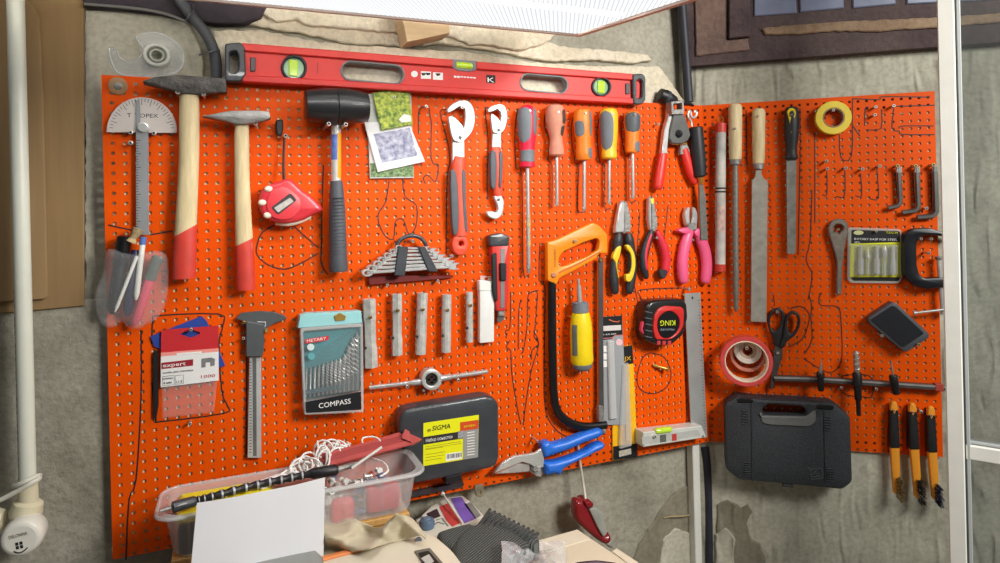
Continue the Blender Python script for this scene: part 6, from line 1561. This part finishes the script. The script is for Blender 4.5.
t.add('cord_bundle', mb, M('cord_bright', (232, 232, 228), .5, var=.04))
t = kx('paper_slip', 'white paper slip tucked under the cord bundle in the tray', 'paper', (272, 476), ZR, single=True)
t.add('paper_slip', kslab(t, [(252, 483), (288, 470), (296, 476), (262, 489)], ZR+1, ZR+1.8, .2), PAPER)
# red caulking trough
t = kx('trowel', 'dull red plastic scraper channel lying across the right end of the tray', 'scraper', (370, 450), ZR+20)
def pr(x, y, z): return K.hit(x, y, z)-t.o
RT = M('scraper_red', (186, 84, 80), .5, var=.08)
def strip(A, B, th=2.2):
    """long plate between two edges, given as lists of points"""
    mb = MB(); n = len(A)
    V = [[mb.bm.verts.new(p) for p in (A[i], B[i], B[i]-Vector((0, -.4, th)), A[i]-Vector((0, -.4, th)))] for i in range(n)]
    for a_, b_ in zip(V, V[1:]):
        for k in range(4): mb.face((a_[k-1], a_[k], b_[k], b_[k-1]))
    mb.face(V[0][::-1]); mb.face(V[-1]); return mb
t.add('upper_flange', strip([pr(317, 455, ZR+14), pr(366, 442, ZR+24), pr(400, 432, ZR+30)], [pr(317.5, 457.5, ZR+12), pr(366, 444.5, ZR+22), pr(402, 435, ZR+28)]), RT)
t.add('channel_wall', strip([pr(317.5, 457.5, ZR+12), pr(366, 444.5, ZR+22), pr(402, 435, ZR+28)], [pr(327, 463, ZR+5), pr(368, 452, ZR+14), pr(408, 441.5, ZR+22)]), M('scraper_red_deep', (160, 62, 60), .5, var=.08))
t.add('lower_flange', strip([pr(327, 462, ZR+6), pr(368, 451, ZR+16), pr(408, 440.5, ZR+24)], [pr(330, 465, ZR+4), pr(370, 454.5, ZR+13), pr(413, 443.5, ZR+21)]), RT)
t.add('triangular_end', MB().hexa([pr(399, 440, ZR+24), pr(412, 444.5, ZR+20), pr(422, 439, ZR+24), pr(404, 431, ZR+30), pr(400, 441, ZR+20), pr(412, 446, ZR+16), pr(421.5, 440.5, ZR+20), pr(404, 433, ZR+26)]), RT)
t.add('end_fin', MB().hexa([pr(402, 438, ZR+28), pr(411, 442, ZR+24), pr(408, 431, ZR+36), pr(405, 429, ZR+38), pr(403, 439, ZR+26), pr(412, 443, ZR+22), pr(409.5, 431.6, ZR+34), pr(406.5, 429.6, ZR+36)]), RT)
# loose hardware in the right half of the tray
random.seed(5)
cols = [STEEL, CHROME, WHITE, M('fitting_blue', (120, 130, 170), .4, .3, var=.2), CHROME]
for k in range(64):
    x = random.uniform(bx0+205, bx1-48); y = random.uniform(by0+34, by1-26)
    z = ZT+9+(k//17)*13
    t = T(K, 'metal_fitting', 'small metal fitting among the loose hardware in the right half of the tray', 'fitting', (300, 480), ZT, 'loose fittings in the tray', single=True)
    t.o = Vector((x, y, z))
    a = random.uniform(0, PI); d = Vector((math.cos(a), math.sin(a), random.uniform(-.3, .4)))*random.uniform(9, 17)
    mb = MB().lathe(-d/2, d/2, [(0, 5), (.25, 5.4), (.26, 3), (.8, 3), (.81, 4), (1, 4)], 6 if k % 2 else 12)
    t.add('metal_fitting', mb, cols[k % 5])
for k, (px_, py_, m_) in enumerate(((392, 480, M('red_lump', (214, 70, 80), .4, var=.1)), (352, 490, M('red_lump', None)))):
    c = Vector((bx1-62-k*62, by0+34, ZT+24-4*k))
    t = T(K, 'wall_plug_bag', ['red plastic bag of plugs against the front wall of the tray', 'smaller red plastic piece left of the red bag in the tray'][k], 'bag', (380, 480), ZT, single=True)
    t.o = c
    mb = MB().slab([Vector(p) for p in rrect(-26+8*k, -9, 26-8*k, 12, 7)], -19, 22-8*k, 7, 5, steps=3)
    t.add('wall_plug_bag', mb, m_)

# paper sheet leaning on the tray
hS = -by0+14
t = T(F1, 'paper_sheet', 'white paper sheet leaning upright against the front of the clear tray', 'paper', (255, 540), hS, single=True)
tp = [(197, 503), (215, 500.5), (240, 496), (265, 491), (295, 485), (325, 477.5)]
bt = [(184, 640), (205, 640), (232, 640), (262, 640), (295, 640), (322, 640)]
n_ = 14; rows = []
mb = MB(); fr_v = []; bk_v = []
for i in range(len(tp)):
    ra = []; rb2 = []
    for k in range(n_+1):
        u = k/n_; x = tp[i][0]+(bt[i][0]-tp[i][0])*u; y = tp[i][1]+(bt[i][1]-tp[i][1])*u
        z = hS+3+30*u+2.2*math.sin(i*1.1+u*3)
        p = F1.hit(x, y, z)-t.o
        ra.append(mb.bm.verts.new(p)); rb2.append(mb.bm.verts.new(p-Vector((0, 0, .5))))
    fr_v.append(ra); bk_v.append(rb2)
m_ = len(tp)
for i in range(m_-1):
    for k in range(n_):
        mb.face((fr_v[i][k], fr_v[i][k+1], fr_v[i+1][k+1], fr_v[i+1][k])); mb.face((bk_v[i][k], bk_v[i+1][k], bk_v[i+1][k+1], bk_v[i][k+1]))
for k in range(n_):
    mb.face((fr_v[0][k], bk_v[0][k], bk_v[0][k+1], fr_v[0][k+1])); mb.face((fr_v[-1][k], fr_v[-1][k+1], bk_v[-1][k+1], bk_v[-1][k]))
for i in range(m_-1): mb.face((fr_v[i][0], fr_v[i+1][0], bk_v[i+1][0], bk_v[i][0])); mb.face((fr_v[i][-1], bk_v[i][-1], bk_v[i+1][-1], fr_v[i+1][-1]))
so = t.add('paper_sheet', mb, M('sheet_white', (228, 228, 231), .8, var=.03, scale=6), angle=70)

# cartons hidden under the pile carry the things above
t = kx('carton', 'brown carton under the beige cloth and white tool on the bench', 'carton', (380, 600), 898)
CB_ = M('carton_brown', (170, 132, 86), .85, var=.08)
o_ = t.o
t.add('body', MB().box(190-o_.x, -430-o_.y, .3, 470-o_.x, -212-o_.y, 1032-o_.z, 2), CB_)
t.add('packing_tape', MB().box(190-o_.x, -332-o_.y, 1032-o_.z, 470-o_.x, -304-o_.y, 1032.4-o_.z), M('packing_tape', (196, 164, 112), .3, var=.05), angle=0)
# beige cloth
t = kx('cloth', 'crumpled beige cloth in front of the clear tray', 'cloth', (370, 535), 1000, single=True)
def tops(x):
    K_ = [(312, 508), (330, 509), (345, 514), (360, 521), (372, 527), (380, 529), (388, 521), (396, 514), (404, 515), (411, 517), (418, 524), (426, 536)]
    for (x0, y0), (x1, y1) in zip(K_, K_[1:]):
        if x <= x1: return y0+(y1-y0)*(x-x0)/(x1-x0)
    return K_[-1][1]
def ridge(x, y, a, b, w):
    ax_, ay_ = b[0]-a[0], b[1]-a[1]; u = max(0, min(1, ((x-a[0])*ax_+(y-a[1])*ay_)/(ax_*ax_+ay_*ay_)))
    d = math.hypot(x-a[0]-ax_*u, y-a[1]-ay_*u)
    return math.exp(-(d/w*1.6)**2)
nu, nv = 38, 22; V = []; mb = MB()
for j in range(nv+1):
    r = []
    for i in range(nu+1):
        x = 312+114*i/nu; y0 = tops(x); ye = max(y0+3, 562-(x-312)*.245); y = y0+(ye-y0)*j/nv
        z = 1104-40*(y-506)/52
        z += 15*ridge(x, y, (314, 530), (366, 552), 13)+10*ridge(x, y, (326, 540), (352, 531), 9)
        z += 17*ridge(x, y, (396, 512), (374, 548), 12)+12*ridge(x, y, (396, 512), (424, 538), 11)-8*ridge(x, y, (364, 530), (382, 540), 9)
        z += 3*noise.noise(Vector((x*.09, y*.12, 3)))
        r.append(mb.bm.verts.new(K.hit(x, y, z)-t.o))
    V.append(r)
for a_, b_ in zip(V, V[1:]):
    for i in range(nu): mb.face((a_[i], a_[i+1], b_[i+1], b_[i]))
CL = M('cloth_beige', (196, 186, 160), .9, var=.05, scale=30, bump=.3, bscale=600)
cl = t.add('cloth', mb, CL, angle=80)
md = cl.modifiers.new('s', 'SUBSURF'); md.levels = 1; md.render_levels = 1
md = cl.modifiers.new('t', 'SOLIDIFY'); md.thickness = .002

# white tool housing
t = kx('power_tool', 'large off-white power tool housing with a black square switch, bottom centre', 'power tool', (400, 570), 1003)
zT = 1075
WT = M('tool_offwhite', (222, 214, 194), .4, var=.04, scale=12)
top_ = [(318, 557), (370, 546), (420, 533.5), (430, 532.5), (438, 536), (452, 548), (466, 566), (478, 600), (470, 660), (330, 700), (316, 620)]
t.add('housing', kslab(t, top_, 1033, zT, 7, r=10, steps=3), WT)
t.add('switch_frame', kslab(t, [(414, 550.5), (430, 547.5), (446, 566), (428, 571)], zT, zT+2, .6, r=2), M('switch_grey', (120, 118, 112), .4, .2, var=.05))
t.add('switch', kslab(t, [(418, 552.5), (429, 550), (441, 564), (428, 568)], zT+2, zT+4, 1, r=2), BLK)
t.add('switch_symbol', kslab(t, [(421, 558), (429, 554), (434, 561), (427, 565)], zT+4, zT+4.6, .2), M('switch_white', (190, 190, 184), .4, var=0))
t.add('screw_cap', MB().lathe(K.hit(418.5, 540.5, zT-.5)-t.o, K.hit(418.5, 540.5, zT+1)-t.o, [(0, 5), (1, 5)], 16), M('cap_slate', (90, 94, 104), .4, var=.1))
t = kx('orange_strip', 'orange plastic edge showing behind the white tool housing', 'strip', (345, 553), 1050, single=True)
t.add('orange_strip', kslab(t, [(318, 557), (340, 551), (362, 546.5), (362, 549.5), (340, 554.5), (318, 561)], 1075.5, 1078.5, .8), M('strip_orange', (232, 140, 80), .5, var=.05))
t = kx('metal_box', 'flat topped grey metal box at the foot of the white paper sheet', 'metal box', (280, 560), 1003, single=True)
t.o = K.hit(280, 558, 1085); t.o.z = 1033
t.add('metal_box', kslab(t, [(246, 566), (256, 553), (314, 548), (323, 556), (326, 590), (240, 590)], 1033, 1085, 2, r=3), M('plate_grey', (150, 152, 148), .45, .4, var=.1))

# printed packages at the wall
t = kx('package', 'purple, red and white printed carton lying against the wall left of the glove', 'package', (450, 515), 900)
zP = 1036
t.add('box', kslab(t, [(404, 532), (431, 506), (447, 497.5), (463, 495.5), (471, 501.5), (488, 519), (480, 535), (440, 548), (420, 548)], 900, zP, 1.5), M('pack_cream', (214, 210, 196), .55, var=.06))
for pts, m in (([(450.5, 498.2), (461.5, 496.8), (476, 518), (463.5, 523.5)], M('pack_purple', (126, 96, 186), .5, var=.1)), ([(439, 506.5), (448.5, 503), (462, 522), (452, 526.5), (446, 520)], M('pack_redprint', (196, 70, 66), .5, var=.2, scale=60)),
               ([(464, 504), (471, 502), (481, 515), (475.5, 519)], M('pack_greyprint', (130, 132, 128), .5, var=.3, scale=80)), ([(426.5, 513.5), (437, 508.5), (440.5, 516), (430, 520)], M('pack_darkprint', (60, 44, 50), .5, var=.2))):
    t.add('printed_panel', kslab(t, pts, zP, zP+.6, 0), m, angle=0)
for pl in ([(416, 520), (422, 516), (420, 524)], [(432, 526), (438, 522), (444, 524)], [(436, 520), (442, 518), (448, 526)]):
    t.add('printed_mark', MB().ribbon([(K.hit(x, y, zP+.6)-t.o).to_2d() for x, y in pl], 3, zP-t.o.z, zP+.6-t.o.z), M('pack_greyprint', None), angle=0)
t = kx('knob', 'round slate blue cap on the printed carton beside the cloth', 'knob', (427, 527), zP+1)
t.add('cap', MB().lathe((0, 0, 0), (0, 0, 14), [(0, 12), (.6, 13), (.9, 11), (1, 8)], 24), M('cap_blue', (84, 104, 128), .4, var=.1))
t.add('cap_top', MB().lathe((0, 0, 13.6), (0, 0, 15.5), [(0, 7), (1, 5.5)], 20), M('cap_blue_light', (104, 124, 148), .4, var=.1))
t = kx('rod', 'thin white rod lying diagonally over the printed carton', 'rod', (453, 507), zP+4, single=True)
t.add('rod', MB().lathe(K.hit(442.5, 493.5, zP+14)-t.o, K.hit(463, 523.5, zP+4)-t.o, [(0, 3.6), (.03, 3.6), (.04, 2), (1, 2)], 10), WHITE)

# knitted glove
t = kx('work_glove', 'dark grey knitted work glove lying cuff up beside the white cartons', 'glove', (485, 545), 1038)
GLV = bpy.data.materials.new('grey_knit'); GLV.use_nodes = True
nt = GLV.node_tree; N = nt.nodes; Lk = nt.links; b_ = N['Principled BSDF']; b_.inputs['Roughness'].default_value = .95; b_.inputs['Base Color'].default_value = (*lin((82, 86, 84)), 1)
tc = N.new('ShaderNodeTexCoord'); mp_ = N.new('ShaderNodeMapping'); mp_.inputs['Rotation'].default_value = (0, 0, math.radians(55)); Lk.new(tc.outputs['Object'], mp_.inputs[0])
wv = N.new('ShaderNodeTexWave'); wv.inputs['Scale'].default_value = 75; wv.inputs['Distortion'].default_value = 1.0; wv.inputs['Detail'].default_value = 1; Lk.new(mp_.outputs[0], wv.inputs[0])
bp = N.new('ShaderNodeBump'); bp.inputs['Strength'].default_value = .9; bp.inputs['Distance'].default_value = .003; Lk.new(wv.outputs['Fac'], bp.inputs['Height']); Lk.new(bp.outputs[0], b_.inputs['Normal'])
rp = N.new('ShaderNodeValToRGB'); rp.color_ramp.elements[0].color = (*lin((62, 66, 66)), 1); rp.color_ramp.elements[1].color = (*lin((104, 108, 104)), 1); Lk.new(wv.outputs['Fac'], rp.inputs[0]); Lk.new(rp.outputs[0], b_.inputs['Base Color'])
def puff(t, pts, z0, z1, b, tilt=None):
    mb = kslab(t, pts, z0, z1, b, r=6, b0=b*.6, steps=4)
    return mb
t.add('palm', puff(t, [(470, 523), (492, 518), (516, 528), (530, 540), (524, 556), (512, 575), (505, 620), (458, 620), (460, 590), (455, 560), (452, 546), (456, 534)], 1038, 1069, 13), GLV)
t.add('thumb', puff(t, [(436, 530.5), (448, 526.5), (470, 521), (482, 526), (474, 540), (452, 546), (440, 539)], 1040, 1065, 10), GLV)
t.add('cuff', puff(t, [(486, 513), (491, 508.5), (503, 513), (516, 520.5), (528, 526.5), (538, 532), (539.5, 537), (534, 543), (520, 541), (504, 534), (480, 530), (474, 524)], 1038, 1067, 9), GLV)
mb = MB()
for k in range(11):
    u = k/10
    a = (478+46*u, 527+14*u); b2 = (490+48*u, 509.5+24*u)
    mb.tube([K.hit(a[0], a[1], 1066)-t.o, K.hit((a[0]+b2[0])/2, (a[1]+b2[1])/2, 1069)-t.o, K.hit(b2[0], b2[1], 1061)-t.o], 2.6, 7)
t.add('cuff_ribbing', mb, M('knit_dark', (60, 64, 64), .95, var=.15))
t = kx('carton', 'low carton under the glove on the bench', 'carton', (490, 590), 899)
o_ = t.o
c_ = K.hit(490, 560, 984)
t.add('body', MB().box(500-o_.x, -330-o_.y, 0, 560-o_.x, -200-o_.y, 1036-o_.z, 2), CB_)
t.add('flap', MB().box(502-o_.x, -328-o_.y, 1036-o_.z, 552-o_.x, -202-o_.y, 1037-o_.z, .3), CB_, angle=0)

# white cartons at the right
t = kx('carton', 'larger pale cream carton at the right end of the bench', 'carton', (580, 555), 899)
zC = 990
t.add('body', kslab(t, [(535, 541), (577.5, 529), (608, 549.7), (632, 566), (592, 600), (560, 590)], 899, zC, 1.2), M('carton_cream', (222, 212, 186), .7, var=.03))
t.add('lid_flap', kslab(t, [(537, 541.3), (577, 530), (590, 539), (546, 552)], zC, zC+.8, .2), M('carton_cream2', (228, 220, 196), .7, var=.03))
t = kx('carton', 'second pale carton beside the larger cream one, at the far right of the bench', 'carton', (625, 560), 899)
t.add('body', kslab(t, [(611, 551.5), (616.5, 547.5), (640, 563), (668, 584), (652, 598), (636, 568.5)], 899, 986, 1.2), M('carton_cream', None))
t.add('lid_flap', kslab(t, [(612, 551), (616.3, 549), (638, 563), (632, 566)], 986, 986.8, .2), M('carton_cream2', None))
t = kx('dark_lid', 'dark glossy rounded lid at the bottom edge on the cream carton', 'lid', (595, 562), zC+1)
t.add('body', kslab(t, [(570, 566), (576, 561.5), (596, 559.5), (616, 562), (624, 570), (600, 590), (575, 585)], zC+1, zC+7, 2, r=5, steps=2), M('lens_dark', (70, 62, 76), .25, var=.3, scale=30))
t.add('rim', kslab(t, [(574, 566), (580, 563), (596, 561), (612, 563.5), (618, 570), (600, 586), (580, 582)], zC+7, zC+8.5, .6, r=5), M('lens_rim', (104, 98, 108), .3, var=.1))
t = kx('plastic_film', 'crumpled clear plastic film on the cartons beside the glove', 'film', (530, 553), zC+2, single=True)
mb = MB(); random.seed(3); rows = []
for j in range(9):
    r = []
    for i in range(15):
        x = 502+i*4.6+random.uniform(-1.2, 1.2); y = 541+j*4.5+random.uniform(-1, 1)
        edge = min(i, 14-i, j, 3)/3
        r.append(K.hit(x, y, 1084-i*5.6+random.uniform(0, 18)*edge)-t.o)
    rows.append(r)
mb.grid(rows)
fl = t.add('plastic_film', mb, M('crumpled_film', (235, 238, 240), .08, var=0, alpha=.3), angle=0)
md = fl.modifiers.new('t', 'SOLIDIFY'); md.thickness = .0004
t = kx('wood_scrap', 'reddish brown scrap lying under the clear film beside the glove', 'scrap', (532, 556), zC+1, single=True)
t.add('wood_scrap', kslab(t, [(526, 552), (533, 545), (538, 551), (538, 566), (528, 570)], zC+1, zC+5, 1.2), M('scrap_brown', (130, 70, 56), .5, var=.2))

# dark red tool below the pegboard
t = T(F1, 'hand_tool', 'dark red hand tool with grey plate and pale rod below the tin snips', 'tool', (590, 505), 0)
q = lambda l: sc(l, 6.25, 523, 480)
hR = 26
MAR = M('tool_maroon', (134, 26, 34), .3, var=.12, coat=.3)
t.add('body', t.slab(q([(335, 140), (360, 130), (395, 135), (410, 150), (425, 190), (450, 240), (490, 320), (520, 355), (545, 340), (560, 370), (550, 400), (520, 410), (470, 380), (400, 320), (345, 260), (330, 200)]), 2, hR, 9, 5, sm=2, steps=3), MAR)
t.add('hub', t.slab(q([(385, 140), (425, 130), (448, 150), (440, 175), (405, 180)]), 0, hR+6, 4, r=4, steps=2), MAR)
t.add('grey_plate', t.slab(q([(415, 185), (440, 170), (475, 180), (500, 215), (530, 335), (505, 360), (470, 300), (440, 235)]), hR-14, hR+5, 2.5, r=4, steps=2), M('plate_bluegrey', (170, 172, 164), .4, .25, var=.1))
t.add('foot', t.slab(q([(522, 405), (560, 375), (572, 400), (565, 430), (540, 425)]), 0, hR-2, 3, r=3), M('foot_grey', (150, 146, 136), .5, var=.1))
t.add('rod', t.tube([(577.5, 440, 7), (580, 462, 6), (583, 482, 8), (586, 503, 20)], [2.2, 2.4, 2.6, 3.4], 10, n=4), M('rod_pale', (214, 208, 192), .4, .2, var=.06))
